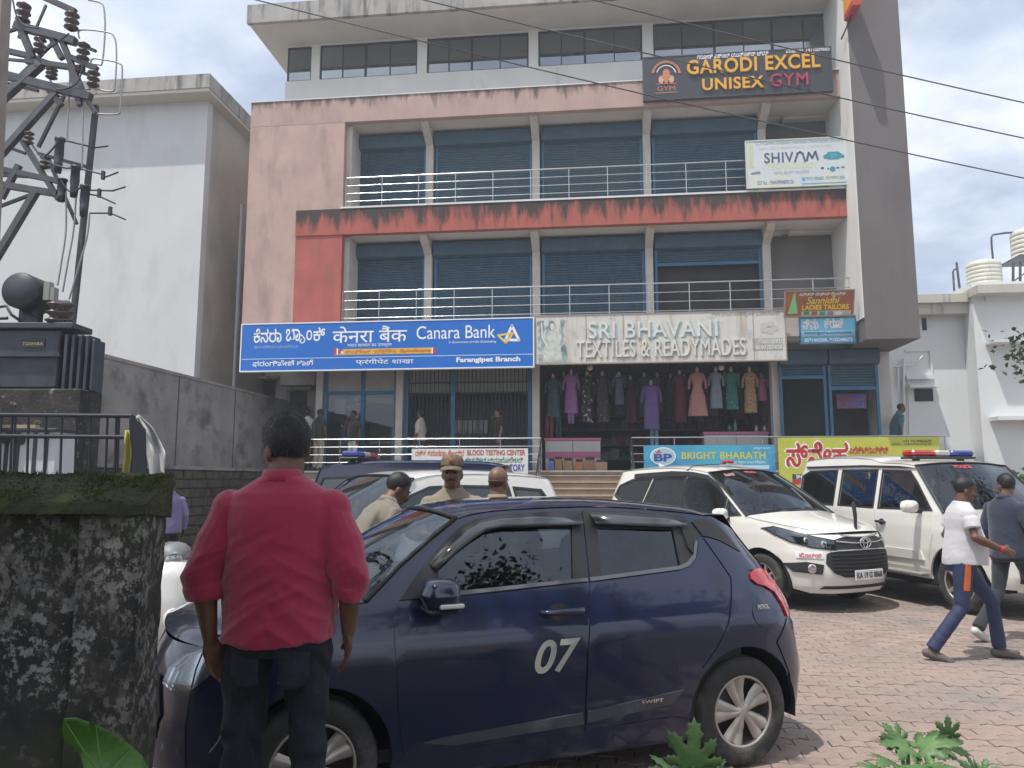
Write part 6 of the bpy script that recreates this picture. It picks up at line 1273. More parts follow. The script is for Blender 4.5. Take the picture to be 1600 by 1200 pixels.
# ---------------- transformer on its plinth
M_tank = mat('transformer_grey', (0.050, 0.060, 0.078), 0.55, 0.1, var=0.15, vscale=4, stain=((0.03, 0.03, 0.034), 0.55, 0.7, 3, (1, 1, 0.5)))
M_tdark = mat('dark_oiled_metal', (0.045, 0.05, 0.06), 0.5, 0.3, var=0.2, vscale=6)
M_porc = mat('brown_porcelain', (0.075, 0.055, 0.055), 0.3, var=0.15, vscale=6)
M_galv = mat('galvanised_steel', (0.095, 0.095, 0.105), 0.55, 0.5, var=0.2, vscale=6)
M_alu = mat('aluminium_wire', (0.30, 0.30, 0.31), 0.5, 0.5)
dT = 9.6
def T(px, py, dy=0.0): return at_y(px, py, dT+dy)
PLn = thing('transformer_plinth', 'dark lichen-stained concrete plinth under the grey transformer', 'plinth')
q0 = T(-90, 735); q1 = T(128, 607); 
mb = MB(); mb.bbox(q0.x, q1.x, dT, dT+.50, 0.0, q1.z, 0.02); mb.build('plinth_block', mat('dark_plinth', (.045, .042, .038), .95, var=.3, vscale=4, bump=.5, bscale=30, stain=((.02, .02, .02), .45, .62, 2.5, (1, 1, .7)), stain2=((.20, .19, .175), .60, .66, 12, (1, 1, 1))), PLn)
TR = thing('transformer', 'grey electrical transformer with cooling fins and a round oil drum, on the plinth', 'transformer')
a_, b2 = T(-60, 605), T(88, 512)
mb = MB(); mb.bbox(a_.x, b2.x, dT+0.10, dT+.46, a_.z, b2.z, 0.02); mb.build('tank', M_tank, TR)
mb = MB(); c0 = T(-60, 512); c1 = T(112, 505); mb.bbox(c0.x, c1.x, dT+0.03, dT+.50, b2.z, c1.z+0.02, 0.01); mb.build('lid', M_tank, TR)
mb = MB(); c0 = T(-60, 556); c1 = T(90, 550); mb.box(c0.x, c1.x, dT+0.04, dT+0.10, c0.z, c1.z); mb.build('stiffener', M_tank, TR)
for i, px in enumerate((94, 103, 112, 121, 129)):
    mb = MB(); c0 = T(px, 608); c1 = T(px+5, 520 + (0 if i < 4 else 6)); mb.bbox(c0.x, c1.x, dT+0.06+i*0.03, dT+.44, c0.z, c1.z, 0.012); mb.build('cooling_fin', M_tank, TR)
for i, px in enumerate((134, 141, 147)):
    mb = MB(); c0 = T(px, 608, 0.3); c1 = T(px+4, 541, 0.3); mb.bbox(c0.x, c1.x, dT+0.16+i*0.05, dT+.46, c0.z, c1.z, 0.012); mb.build('cooling_fin', M_tank, TR)
pl = MB(); c0 = T(24, 541); c1 = T(64, 527); pl.box(c0.x, c1.x, dT+0.085, dT+0.102, c0.z, c1.z); npl = pl.build('name_plate', M_tdark, TR)
text('TOSHIBA', lambda x, z, d: (x, dT+0.085-d, z), T(28, 538).x, T(61, 538).x, T(40, 537.5).z, T(40, 532.5).z, mat('plate_gold', (0.42, 0.40, 0.24), 0.5), npl, 0.003, bold=0.03, space=1.1)
mb = MB(); c = T(28, 450); mb.lathe([(0.001, -0.03), (0.215, -0.03), (0.235, 0.0), (0.235, 0.42), (0.21, 0.45), (0.001, 0.45)], 24, axis='y', M=Matrix.Translation((T(27, 452).x, dT+0.05, T(27, 452).z))); mb.build('oil_drum', M_tdark, TR)
mb = MB(); c0 = T(12, 505); c1 = T(46, 462); mb.box(c0.x, c1.x, dT+0.20, dT+0.32, c0.z, c1.z); mb.build('drum_bracket', M_tdark, TR)
mb = MB(); mb.tube([T(-5, 480, .2), T(10, 478, .2), T(18, 492, .2), T(30, 500, .2)], 0.02, 6); mb.tube([T(-5, 498, .2), T(12, 497, .2)], 0.02, 6); mb.tube([T(36, 488, .2), T(48, 492, .2), T(60, 503, .2)], 0.025, 6); mb.build('oil_pipe', M_tdark, TR)
mb = MB(); mb.lathe([(0.05, 0), (0.09, 0.02), (0.06, 0.05), (0.05, 0.12)], 12, M=Matrix.Translation(T(52, 503, 0.3))); mb.build('valve', M_tdark, TR)
def insul(mb, p, h, r=0.07, n=4, ax=Vector((0, 0, 1))):
    pr_ = [(r*0.35, 0)]
    for i in range(n):
        z = h*(i+0.1)/n; pr_ += [(r*0.5, z), (r, z+h/n*0.35), (r*0.95, z+h/n*0.5), (r*0.5, z+h/n*0.75)]
    pr_ += [(r*0.35, h), (0.001, h)]
    mb.lathe(pr_, 12, M=Matrix.Translation(p) @ ax.to_track_quat('Z', 'Y').to_matrix().to_4x4())
for px, dy in ((84, 0.12), (92, 0.25), (101, 0.38)):
    mb = MB(); p = T(px, 507, dy); insul(mb, p, T(px, 470, dy).z-p.z, 0.11, 3); mb.build('bushing', M_porc, TR)
mb = MB(); c0 = T(81, 474, .3); c1 = T(99, 446, .3); mb.box(c0.x, c1.x-0.06, dT+0.10, dT+0.2, c0.z, c1.z); mb.box(c0.x+0.05, c1.x, dT+0.11, dT+0.21, c0.z, c1.z-0.07); mb.build('terminal_cover', mat('pale_cover', (0.27, 0.28, 0.27), 0.7), TR)
# ---------------- pole structure over the transformer
PS = thing('power_pole_structure', 'steel lattice pole structure with insulators above the transformer', 'power pole')
def bar(name, p, q, w_=0.05, m=M_galv, dy0=0.6, dy1=0.6, seg=4):
    a, b_ = T(*p, dy0), T(*q, dy1); mb = MB(); mb.tube([a, b_], w_, seg, smooth=False); return mb.build(name, m, PS)
bar('upright', (150, 165), (112, 520), 0.045, M_galv, 0.9, 0.9); bar('upright', (-60, 60), (-75, 520), 0.06, M_galv, 0.6, 0.6)
for p, q, w_ in (((-30, 70), (48, 88), 0.05), ((-30, 108), (142, 152), 0.075), ((24, 40), (118, 65), 0.075), ((60, -8), (118, 18), 0.05), ((-30, 258), (100, 285), 0.05), ((-30, 272), (76, 277), 0.03), ((-20, 90), (56, 97), 0.025), ((112, 90), (152, 108), 0.05), ((40, 95), (110, 105), 0.05), ((-20, 285), (90, 303), 0.06)):
    bar('cross_arm', p, q, w_)
for p, q, w_ in (((65, 100), (-25, 180), 0.07), ((88, 145), (-20, 265), 0.06), ((34, 48), (52, 92), 0.06), ((82, 62), (97, 92), 0.05), ((96, 62), (132, 150), 0.05), ((110, 100), (125, 165), 0.05), ((35, 220), (92, 312), 0.045), ((30, 258), (2, 310), 0.05), ((56, 300), (-10, 410), 0.06), ((76, 140), (96, 165), 0.05), ((72, 8), (56, 45), 0.02), ((132, 150), (150, 178), 0.04)):
    bar('brace', p, q, w_)
for px, y0_, y1_, r_ in ((35, 37, 4, 0.10), (111, 48, 19, 0.10), (129, 96, 66, 0.09), (145, 137, 110, 0.085), (61, 84, 58, 0.085), (80, 124, 106, 0.08), (44, 226, 205, 0.07), (70, 264, 244, 0.07), (125, 114, 103, 0.07)):
    mb = MB(); p = T(px, y0_, 0.6); insul(mb, p, T(px, y1_, 0.6).z-p.z, r_, 3); mb.build('insulator', M_porc, PS)
for px, y0_, y1_ in ((90, 270, 216), (115, 308, 260), (130, 338, 290), (95, 315, 280)):
    mb = MB(); p = T(px, y0_, 0.6); h_ = T(px, y1_, 0.6).z-p.z; mb.lathe([(0.001, 0), (0.045, 0), (0.055, h_*0.3), (0.05, h_*0.32), (0.06, h_*0.5), (0.055, h_*0.9), (0.07, h_*0.92), (0.07, h_), (0.001, h_)], 12, M=Matrix.Translation(p)); mb.build('cut_out_fuse', M_tdark, PS)
def wire(name, pts, r_=0.012, m=M_alu, dy=0.6, sub=5, parent=PS):
    P = [T(*p, dy) for p in pts]; out = []
    for i in range(len(P)-1):
        p0, p1, p2, p3 = P[max(i-1, 0)], P[i], P[i+1], P[min(i+2, len(P)-1)]
        for k in range(sub):
            t_ = k/sub; out.append(0.5*((2*p1) + (p2-p0)*t_ + (2*p0-5*p1+4*p2-p3)*t_*t_ + (3*p1-p0-3*p2+p3)*t_**3))
    out.append(P[-1]); mb = MB(); mb.tube(out, r_, 6); return mb.build(name, m, parent)
wire('jumper_wire', [(138, 0), (158, 5), (163, 18), (164, 50), (160, 96), (152, 101), (116, 93)]); wire('jumper_wire', [(124, 60), (126, 47), (165, 50), (178, 57), (182, 80), (180, 130), (174, 143), (138, 136)]); wire('jumper_wire', [(142, 100), (145, 92), (165, 94), (186, 99), (191, 110), (188, 165), (184, 178), (150, 178)])
wire('jumper_wire', [(107, 92), (109, 120), (106, 185), (105, 222)]); wire('jumper_wire', [(142, 140), (133, 142), (130, 170), (129, 230), (128, 262)])
wire('jumper_wire', [(103, 300), (103, 360), (96, 410), (90, 446)]); wire('jumper_wire', [(119, 305), (115, 360), (106, 410), (98, 456)]); wire('jumper_wire', [(140, 335), (136, 370), (122, 420), (108, 468)])
for a_, b_, c_, d_ in (((104, 220), (145, 230), (146, 231), (169, 228)), ((126, 264), (158, 272), (162, 277), (185, 269)), ((136, 297), (175, 298), (176, 298), (196, 292)), ((130, 302), (155, 306), (156, 307), (180, 318)), ((140, 333), (172, 333), (173, 333), (196, 343))): wire('arcing_horn', [a_, b_, c_, d_], 0.012, M_tdark)
for px, py in ((155, 304), (172, 332), (161, 276)):
    mb = MB(); p = T(px, py, 0.6); mb.box(p.x-0.02, p.x+0.02, p.y-0.02, p.y+0.02, p.z-0.04, p.z+0.08); mb.build('clamp', M_tdark, PS)
for a_, b_ in (((46, 12), (30, 60)), ((-20, 60), (30, 44)), ((120, 68), (150, 80)), ((60, 92), (142, 118)), ((-30, 120), (60, 142)), ((20, 130), (90, 60)), ((100, 150), (60, 230)), ((-30, 215), (40, 240)), ((60, 240), (140, 262)), ((76, 250), (120, 350)), ((-20, 330), (60, 300))): bar('brace', a_, b_, .03, M_tdark, 1.3, 1.3)
for pts in ([(20, 0), (26, 25), (40, 40), (60, 44)], [(60, 60), (75, 75), (90, 66), (108, 52)], [(78, 125), (92, 140), (120, 130), (130, 100)], [(70, 245), (80, 235), (92, 220)], [(50, 226), (70, 250), (100, 262), (112, 262)], [(95, 282), (110, 300), (128, 292)]): wire('jumper_wire', pts, .012, M_tdark, .4)
# concrete pole that clips the top-left corner
CP = thing('concrete_pole', 'weathered concrete electric pole at the top left edge', 'pole')
mb = MB(); a_, b_ = at_y(8, 20, 8.0), at_y(2, 150, 8.0)
d_ = (a_-b_).normalized(); base = b_ - d_*(b_.z/d_.z) ; top_ = a_ + d_*2.5
mb.tube([base - Vector((0.07, 0, 0)), top_ - Vector((0.07, 0, 0))], [0.10, 0.12], 4, smooth=False); mb.build('shaft', mat('pole_concrete', (0.26, 0.23, 0.20), 0.95, var=0.15, vscale=3, bump=0.2), CP)
# iron fence on the plinth yard, white meter cabinet, plastic sheet
FN = thing('iron_fence', 'black iron bar fence around the transformer yard behind the mossy wall', 'fence')
dF = 7.4
def Fp(px, py, dy=0.0): return at_y(px, py, dF+dy)
for py in (650, 683):
    mb = MB(); mb.tube([Fp(-40, py-2), Fp(207, py)], 0.022, 6); mb.build('rail', M_iron, FN)
for px in (-20, 0, 17, 22, 43, 70, 95, 118, 140, 166, 180, 184, 205):
    mb = MB(); mb.tube([Fp(px+2, 650), Fp(px-2, 775)], 0.012, 6); mb.build('bar', M_iron, FN)
gp = MB(); gp.tube([Fp(207, 650), Fp(207, 900)], 0.03, 6); gp.build('post', M_iron, FN)
for k in range(10):
    mb = MB(); mb.tube([Fp(208+k*2.0, 652+k*2, -0.1-k*0.1), Fp(208+k*2.4, 800, -0.1-k*0.1)], 0.009, 5); mb.build('gate_bar', M_iron, FN)
CB = thing('meter_cabinet', 'white metal meter cabinet behind the black fence bars', 'cabinet')
c0, c1 = at_y(-20, 760, 8.2), at_y(90, 674, 8.2)
mb = MB(); mb.bbox(c0.x, c1.x, 8.2, 8.6, 0.0, c1.z, 0.01); mb.build('cabinet_body', mat('white_metal', (0.55, 0.57, 0.60), 0.5, var=0.05), CB)
mb = MB(); mb.bbox(c0.x-0.03, c1.x+0.04, 8.12, 8.65, c1.z, c1.z+0.03, 0.005); mb.build('cabinet_roof', M_tdark, CB)
mb = MB(); a_, b_ = at_y(-20, 669, 8.15), at_y(58, 664, 8.15); mb.box(a_.x, b_.x, 8.12, 8.2, a_.z, b_.z); mb.build('wooden_batten', mat('batten', (0.35, 0.30, 0.20), 0.7), CB)
for px in (8, 25, 52, 70):
    mb = MB(); a_, b_ = at_y(px, 760, 8.19), at_y(px+0.8, 676, 8.19); mb.box(a_.x, b_.x, 8.19, 8.2, a_.z, b_.z); mb.build('door_seam', M_tdark, CB)
for px, py in ((10, 687), (32, 688)):
    p = at_y(px, py, 8.19); mb = MB(); mb.lathe([(0.05, 0), (0.05, 0.015), (0.001, 0.015)], 12, axis='y', M=Matrix.Translation((p.x, 8.175, p.z))); mb.build('meter_dial', M_tdark, CB)
lerp_ = lambda a, b, py: a+(b-a)*min(1, max(0, (py-672)/25))
SH = thing('plastic_sheet', 'crumpled white plastic sheet hanging over the end of the fence', 'sheet')
rows = []
prof_l = [(213, 650), (221, 675), (228, 705), (233, 735), (235, 775)]; prof_r = [(216, 648), (238, 668), (250, 690), (258, 706), (257, 735), (258, 775)]
for i in range(22):
    f_ = i/21; a_ = np.interp(f_*4, range(5), [p[0] for p in prof_l]), np.interp(f_*4, range(5), [p[1] for p in prof_l]); b_ = np.interp(f_*5, range(6), [p[0] for p in prof_r]), np.interp(f_*5, range(6), [p[1] for p in prof_r]); r_ = []
    for k in range(12):
        s_ = k/11; px = a_[0]+(b_[0]-a_[0])*s_; py = a_[1]+(b_[1]-a_[1])*s_
        r_.append(at_y(px, py, 6.9 + 0.05*math.sin(s_*9+f_*3) + 0.04*noise3((s_*3, f_*4, 0), 1.5)))
    rows.append(r_)
mb = MB(); mb.grid(rows); so = mb.build('sheet', mat('white_plastic_film', (0.50, 0.50, 0.50), 0.4, var=0.12, vscale=5), SH); md = so.modifiers.new('s', 'SOLIDIFY'); md.thickness = 0.004
mb = MB(); rows = [[at_y(px + 2*math.sin(py*0.1), py, 7.3+0.03*math.sin(px)) for px in (lerp_(198, 193, py), lerp_(200, 197, py), 202, 204)] for py in (672, 685, 700, 715, 735, 770)]; mb.grid(rows); yo = mb.build('yellow_cloth', mat('yellow_cloth', (0.36, 0.32, 0.06), 0.8, var=0.15), SH); md = yo.modifiers.new('s', 'SOLIDIFY'); md.thickness = 0.004
# service wires that cross the frame
def cable(label, p, q, sag, r_=0.012):
    W = thing('overhead_wire', label, 'wire', group='overhead wires crossing the frame'); a_, b_ = p, q; pts = [a_.lerp(b_, k/30) - Vector((0, 0, sag*4*(k/30)*(1-k/30))) for k in range(31)]
    mb = MB(); mb.tube(pts, r_, 5); mb.build('cable', mat('wire_black', (0.06, 0.06, 0.065), 0.6), W)
cable('thin black wire from the roof corner down to the right, lowest of three', at_y(330, -18, 12), at_y(1680, 295, 13), 0.10)
cable('thin black wire crossing the top windows and the grey tower, middle of three', at_y(590, -18, 12), at_y(1680, 233, 13), 0.06)
cable('thin black wire crossing the upper right sky, highest of three', at_y(880, -12, 12), at_y(1680, 178, 13), 0.05)
# ================================================================ RIGHT: white building, tanks
M_rwhite = mat('right_white_paint', (0.66, 0.68, 0.68), 0.9, var=0.04, vscale=0.6, stain=((0.50, 0.50, 0.48), 0.6, 0.8, 1.2, (1.5, 1, 0.4)))
M_rslab = mat('right_stained_slab', (0.52, 0.50, 0.44), 0.95, var=0.08, vscale=1.5, stain=((0.22, 0.20, 0.17), 0.56, 0.72, 2.5, (1.6, 1, 0.15)))
RB = facade('neighbour_building', 'low white building with sunshades and roof water tanks, right edge', 'building')
vr = 6.0
def rb(name, m, x0, x1, y0, y1, dv=0.0, d=0.3, cxx=None):
    cx = cxx or (x0+x1)/2; cy = (y0+y1)/2
    u0 = fac(x0, cy, vr+dv)[0]; u1 = fac(x1, cy, vr+dv)[0]; z0 = fac(cx, y1, vr+dv)[1]; z1 = fac(cx, y0, vr+dv)[1]
    q = MB(); q.box(u0, u1, vr+dv, vr+dv+d, max(z0, -0.05), z1); return q.build(name, m, RB)
rb('wall', M_rwhite, 1360, 1545, 470, 1000, 0, 6)
rb('wall', M_rwhite, 1538, 1900, 440, 1000, -0.75, 6.7, 1570)
rb('roof_slab', M_rslab, 1360, 1532, 459, 472, -0.60, 6, 1480); rb('roof_fascia', M_rslab, 1360, 1537, 472, 490, -0.45, 0.44, 1480)
rb('roof_slab', M_rslab, 1528, 1900, 444, 457, -1.3, 6, 1560); rb('roof_beam', M_rwhite, 1540, 1900, 457, 470, -0.80, 0.04, 1570)
rb('window_shade_plate', M_dark, 1441, 1448, 497, 516, -0.02, 0.015)  # dark plate on the wall paints the shade inside a small window
rb('window_shade_plate', M_dark, 1429, 1458, 607, 627, -0.02, 0.015); rb('window_sunshade', M_rwhite, 1422, 1467, 601, 605, -0.45, 0.44)  # lower window: its inner shade is a dark plate too
rb('wall_frame', M_rwhite, 1415, 1455, 546, 549, -0.06, 0.055); rb('wall_frame', M_rwhite, 1454, 1457, 546, 590, -0.06, 0.055); rb('wall_frame', M_rwhite, 1417, 1460, 586, 592, -0.2, 0.19)
rb('ledge', M_rwhite, 1560, 1900, 650, 656, -1.3, 0.54, 1580); rb('recess_shade', M_rwhite, 1553, 1900, 530, 534, -1.3, 0.54, 1580)
M_pvc = mat('white_pvc', (0.62, 0.63, 0.62), 0.5)
for pts, r_ in (([(1412, 560), (1412, 680)], 0.05), ([(1398, 573), (1416, 571), (1430, 569), (1442, 556)], 0.035), ([(1403, 575), (1403, 605)], 0.03), ([(1541, 500), (1552, 700)], 0.035), ([(1419, 590), (1421, 690)], 0.03)):
    P = [Vector((fac(x, y, vr-0.12)[0], vr-0.12, fac(x, y, vr-0.12)[1])) for x, y in pts]; mb = MB(); mb.tube(P, r_, 8); mb.build('drain_pipe', M_pvc, RB)
def tank(label, cx, ytop, ybot, rpx, dv):
    t_ = facade('water_tank', label, 'water tank'); v = vr+dv; c = fac(cx, ybot, v); zt_ = fac(cx, ytop, v)[1]; r_ = fac(cx+rpx, ybot, v)[0]-c[0]; h_ = zt_-c[1]
    pr_ = [(0.001, 0), (r_, 0)]; n = 6
    for i in range(n): pr_ += [(r_, h_*(i+0.08)/n*0.86), (r_*1.0, h_*(i+0.9)/n*0.86), (r_*0.97, h_*(i+0.95)/n*0.86), (r_*0.97, h_*(i+1.0)/n*0.86)]
    pr_ += [(r_*0.96, h_*0.87), (r_*0.80, h_*0.93), (r_*0.35, h_*0.96), (r_*0.34, h_), (0.001, h_)]
    mb = MB(); mb.lathe(pr_, 28, M=Matrix.Translation((c[0], v, c[1]))); mb.build('tank_body', mat('tank_plastic', (0.58, 0.57, 0.48), 0.5, var=0.08, vscale=2, stain=((0.30, 0.29, 0.22), 0.55, 0.7, 2, (1, 1, 0.3))), t_)
    mb = MB(); mb.lathe([(r_*0.42, 0), (r_*0.42, h_*0.05), (r_*0.30, h_*0.09), (0.001, h_*0.1)], 20, M=Matrix.Translation((c[0], v, c[1]+h_*0.93))); mb.build('lid', M_pvc, t_)
    return t_
tank('cream ribbed plastic water tank standing on the white roof', 1539, 407, 449, 26, 1.5)
tank('cream ribbed water tank raised on a steel stand, right edge', 1610, 357, 405, 27, 1.5)
SD = facade('tank_stand', 'grey steel stand carrying the upper water tank at the right edge', 'stand'); v = vr+1.5
mb = MB(); a_ = fac(1577, 409, v); b_ = fac(1650, 405, v); mb.box(a_[0], b_[0], v-0.7, v+0.7, a_[1], b_[1]+0.02); mb.build('platform', M_galv, SD)
for px in (1583, 1594, 1640):
    mb = MB(); a_ = fac(px, 409, v-0.5); b_ = fac(px, 455, v-0.5); mb.tube([(a_[0], v-0.5, a_[1]), (b_[0], v-0.5, b_[1])], 0.045, 4); mb.build('leg', M_galv, SD)
mb = MB(); a_ = fac(1583, 440, v-0.55); b_ = fac(1625, 410, v-0.55); mb.tube([(a_[0], v-0.55, a_[1]), (b_[0], v-0.55, b_[1])], 0.03, 4); mb.build('brace', M_galv, SD)
RP = facade('roof_pipe', 'thin grey pipe bending from the lower tank up to the raised tank', 'pipe')
mb = MB(); P = [fac(x, y, v) for x, y in ((1552, 410), (1549.5, 385), (1549, 371), (1551, 367), (1570, 364), (1588, 363))]; mb.tube([(a_, v, b_) for a_, b_ in P], 0.035, 8); mb.build('pipe', M_galv, RP)
RP = facade('roof_pipe', 'small bent vent pipe pair on the white roof beside the grey tower', 'pipe')
mb = MB(); P = [fac(x, y, v) for x, y in ((1491, 455), (1489, 425), (1491, 421), (1496, 420))]; mb.tube([(a_, v, b_) for a_, b_ in P], 0.035, 8); P = [fac(x, y, v) for x, y in ((1500, 455), (1494.5, 410))]; mb.tube([(a_, v, b_) for a_, b_ in P], 0.04, 8); mb.build('pipe', M_galv, RP)
# ================================================================ PEOPLE
def ell(mb, c, r, n=14, m=10, Mx=None):
    vs_ = []; fs = []
    for i in range(m+1):
        ph = math.pi*i/m
        for k in range(n):
            a = 2*math.pi*k/n; p = Vector((c[0]+r[0]*math.sin(ph)*math.cos(a), c[1]+r[1]*math.sin(ph)*math.sin(a), c[2]+r[2]*math.cos(ph))); vs_.append(Mx @ p if Mx else p)
    for i in range(m):
        for k in range(n): fs.append((i*n+k, (i+1)*n+k, (i+1)*n+(k+1) % n, i*n+(k+1) % n))
    mb.add(vs_, fs)
def limb(mb, pts, rs, n=14):
    pts = [Vector(p) for p in pts]; mb.tube(pts, rs, n)
    for p, r_ in zip(pts, rs): ell(mb, p, (r_, r_, r_), 12, 8)
def loft(mb, rings, n=22, fn=None):
    """rings: (cx, cy, z, rx, ry); closed"""
    vs_ = []
    for cx, cy, z, rx, ry in rings:
        for k in range(n):
            a = 2*math.pi*k/n; co, si = math.cos(a), math.sin(a); e = 0.85
            p = Vector((cx+rx*math.copysign(abs(co)**e, co), cy+ry*math.copysign(abs(si)**e, si), z)); vs_.append(fn(p) if fn else p)
    fs = [(i*n+k, i*n+(k+1) % n, (i+1)*n+(k+1) % n, (i+1)*n+k) for i in range(len(rings)-1) for k in range(n)]
    fs += [tuple(range(n))[::-1], tuple(range((len(rings)-1)*n, len(rings)*n))]; mb.add(vs_, fs)
def skin_mat(name, col): return mat('skin_'+name, col, 0.5, var=0.12, vscale=30, bump=0.08, bscale=120, stain=((col[0]*0.6, col[1]*0.55, col[2]*0.5), 0.55, 0.75, 14, (1, 1, 1)))
SK1 = skin_mat('brown', (0.165, 0.084, 0.053)); SK2 = skin_mat('dark', (0.125, 0.06, 0.036)); SK3 = skin_mat('warm', (0.26, 0.135, 0.085))
M_hair = mat('black_hair', (0.008, 0.007, 0.007), 0.5, bump=0.25, bscale=160)
M_eye = mat('eye_dark', (0.015, 0.012, 0.01), 0.2); M_shoe = mat('dark_shoe', (0.045, 0.04, 0.038), 0.6); M_sole = mat('shoe_sole', (0.30, 0.28, 0.25), 0.7)
def cloth(name, col, rough=0.85, var=0.10, sc=5): return mat('cloth_'+name, col, rough, var=var, vscale=sc, bump=0.25, bscale=220, sheen=0.25)
BASE = dict(pelvis=(0, 0, .97), shR=(.180, -.01, 1.370), elR=(.235, -.03, 1.14), wrR=(.245, .04, .90), hdR=(.24, .06, .80), hipR=(.09, 0, .93), knR=(.10, .02, .50), anR=(.10, -.03, .085), toR=(.11, .12, .03))
for k in list(BASE):
    if k.endswith('R'): p = BASE[k]; BASE[k[:-1]+'L'] = (-p[0], p[1], p[2])
def hand(mb, w_, d, lat, nrm, s=1.0, curl=0.35, r_=0.0095):
    """w_ wrist, d along the hand, lat towards the thumb side, nrm palm normal (fingers curl towards it)"""
    d, lat, nrm = Vector(d).normalized(), Vector(lat).normalized(), Vector(nrm).normalized()
    Mx = Matrix((lat, nrm, d)).transposed().to_4x4(); Mx.translation = w_ + d*0.05*s
    ell(mb, (0, 0, 0), (0.042*s, 0.018*s, 0.058*s), 14, 10, Mx); ell(mb, (0.02*s, 0.006*s, -0.02*s), (0.02*s, 0.018*s, 0.035*s), 10, 8, Mx)
    for i, L_ in enumerate((0.92, 1.05, 1.0, 0.80)):
        b = w_ + d*(0.095 - 0.006*abs(i-1.2))*s + lat*(0.030-0.0195*i)*s; a = curl*(1+0.25*i); p = [b - d*0.02*s]; dd = d
        p.append(b)
        for sg_, ll in enumerate((0.040, 0.026, 0.022)):
            ang = a*(0.5+0.6*sg_); dd = (d*math.cos(ang) + nrm*math.sin(ang)).normalized(); p.append(p[-1]+dd*ll*L_*s)
        limb(mb, p, [r_*s*1.05, r_*s*1.1, r_*s, r_*s*0.95, r_*s*0.8], 10)
    b = w_ + d*0.025*s + lat*0.030*s; t1 = b + (d*0.75+lat*0.55+nrm*0.25).normalized()*0.042*s; t2 = t1 + (d*0.9+lat*0.2+nrm*0.35).normalized()*0.034*s
    limb(mb, [b, t1, t2], [0.0135*s, 0.0115*s, 0.009*s], 10)
def person(label, loc, rz, H=1.72, pose=None, top='shirt', shirt=None, trousers=None, skin=SK1, sleeve='long', lean=0.0, leanx=0.0, head=(0, 0), hair='full', voxel=0.011, belly=0.0, bulk=1.0,
           shoes=M_shoe, hem=0.86, extras=None, handcurl=0.4, hand_dirs=None, wrinkle=0.005, tucked=False, collar=True, sub_hair=M_hair, group=None, name='person', hdz=-0.018, strands=0, hscale=1.0, tr_fn=None):
    o = thing(name, label, 'person', loc, rz, group); J = dict(BASE); J.update(pose or {}); sc = H/1.75; J = {k: Vector(v) for k, v in J.items()}
    piv = Vector((0, 0, .97)); RL = Matrix.Rotation(-lean, 4, 'X') @ Matrix.Rotation(leanx, 4, 'Y')
    def LT(p):
        p = Vector(p); t = max(0.0, min(1.0, (p.z-.97)/.25)); t = t*t*(3-2*t); q = piv + RL @ (p-piv); return p.lerp(q, t)
    def LA(p): return piv + RL @ (Vector(p)-piv)
    for k in ('shR', 'shL', 'elR', 'elL', 'wrR', 'wrL', 'hdR', 'hdL'):
        if not (pose and k in pose and k[:2] in ('el', 'wr', 'hd')) : J[k] = LA(J[k])
    hc = LA((0, 0.02, 1.628 + hdz)); HM = Matrix.Translation(hc) @ Matrix.Rotation(leanx*0.5, 4, 'Y') @ Matrix.Rotation(head[0], 4, 'Z') @ Matrix.Rotation(-head[1]-lean*0.6, 4, 'X') @ Matrix.Scale(hscale, 4)
    S_ = Matrix.Scale(sc, 4)
    def fin(mb): mb.v = [tuple(S_ @ Vector(p)) for p in mb.v]
    # ---- body: one continuous skin
    mb = MB()
    ell(mb, (0, -.012, .035), (.076, .095, .088), 20, 14, HM); ell(mb, (0, .022, -.03), (.064, .074, .085), 18, 12, HM); ell(mb, (0, .045, -.083), (.042, .045, .036), 14, 10, HM)
    ell(mb, (0, .098, -.028), (.013, .022, .024), 12, 8, HM); ell(mb, (0, .112, -.04), (.016, .012, .011), 12, 8, HM); ell(mb, (0, .082, .012), (.046, .014, .012), 14, 8, HM); ell(mb, (0, .090, -.068), (.024, .010, .010), 12, 8, HM)
    for sx_ in (-1, 1): ell(mb, (sx_*.074, -.012, -.022), (.011, .022, .032), 10, 8, HM); ell(mb, (sx_*.04, .062, -.03), (.022, .024, .02), 10, 8, HM)
    nb = LA((0, -.012, 1.44)); limb(mb, [nb, HM @ Vector((0, -.012, -.06))], [.066*bulk, .060*bulk])
    loft(mb, [(0, 0, .90, .13, .09), (0, 0, 1.1, .125, .085), (0, 0, 1.32, .145, .09), (0, -.005, 1.44, .10, .06)], fn=LT)
    for s_ in 'RL':
        limb(mb, [LA((0.0, -.005, 1.37)), J['sh'+s_], J['el'+s_], J['wr'+s_]], [.06, .044, .036, .026]); sg = 1 if s_ == 'R' else -1
        mid = J['el'+s_].lerp(J['wr'+s_], 0.3); limb(mb, [J['el'+s_], mid, J['wr'+s_]], [.037*bulk, .041*bulk, .027])
        d = (J['hd'+s_]-J['wr'+s_]); hd_ = (hand_dirs or {}).get(s_); fw = Vector((0, 1, 0)) if not hd_ else Vector(hd_[0]); pn = Vector((-sg, 0, 0)) if not hd_ else Vector(hd_[1])
        hand(mb, J['wr'+s_], d, fw, pn, 1.0, handcurl, 0.0095 if voxel < 0.008 else 0.0115)
        limb(mb, [Vector((0, 0, .95)), J['hip'+s_], J['kn'+s_], J['an'+s_]], [.08, .07, .046, .034]); limb(mb, [J['an'+s_], J['an'+s_].lerp(J['to'+s_], .5)-Vector((0, 0, .03)), J['to'+s_]], [.036, .032, .022])
    fin(mb); me = remesh(mb, voxel*sc, 5); me.materials.append(skin); link('body', me, o)
    # ---- shirt
    mb = MB(); b_ = bulk
    zt_ = 1.0 if not tucked else 1.0; hz = hem if not tucked else .98
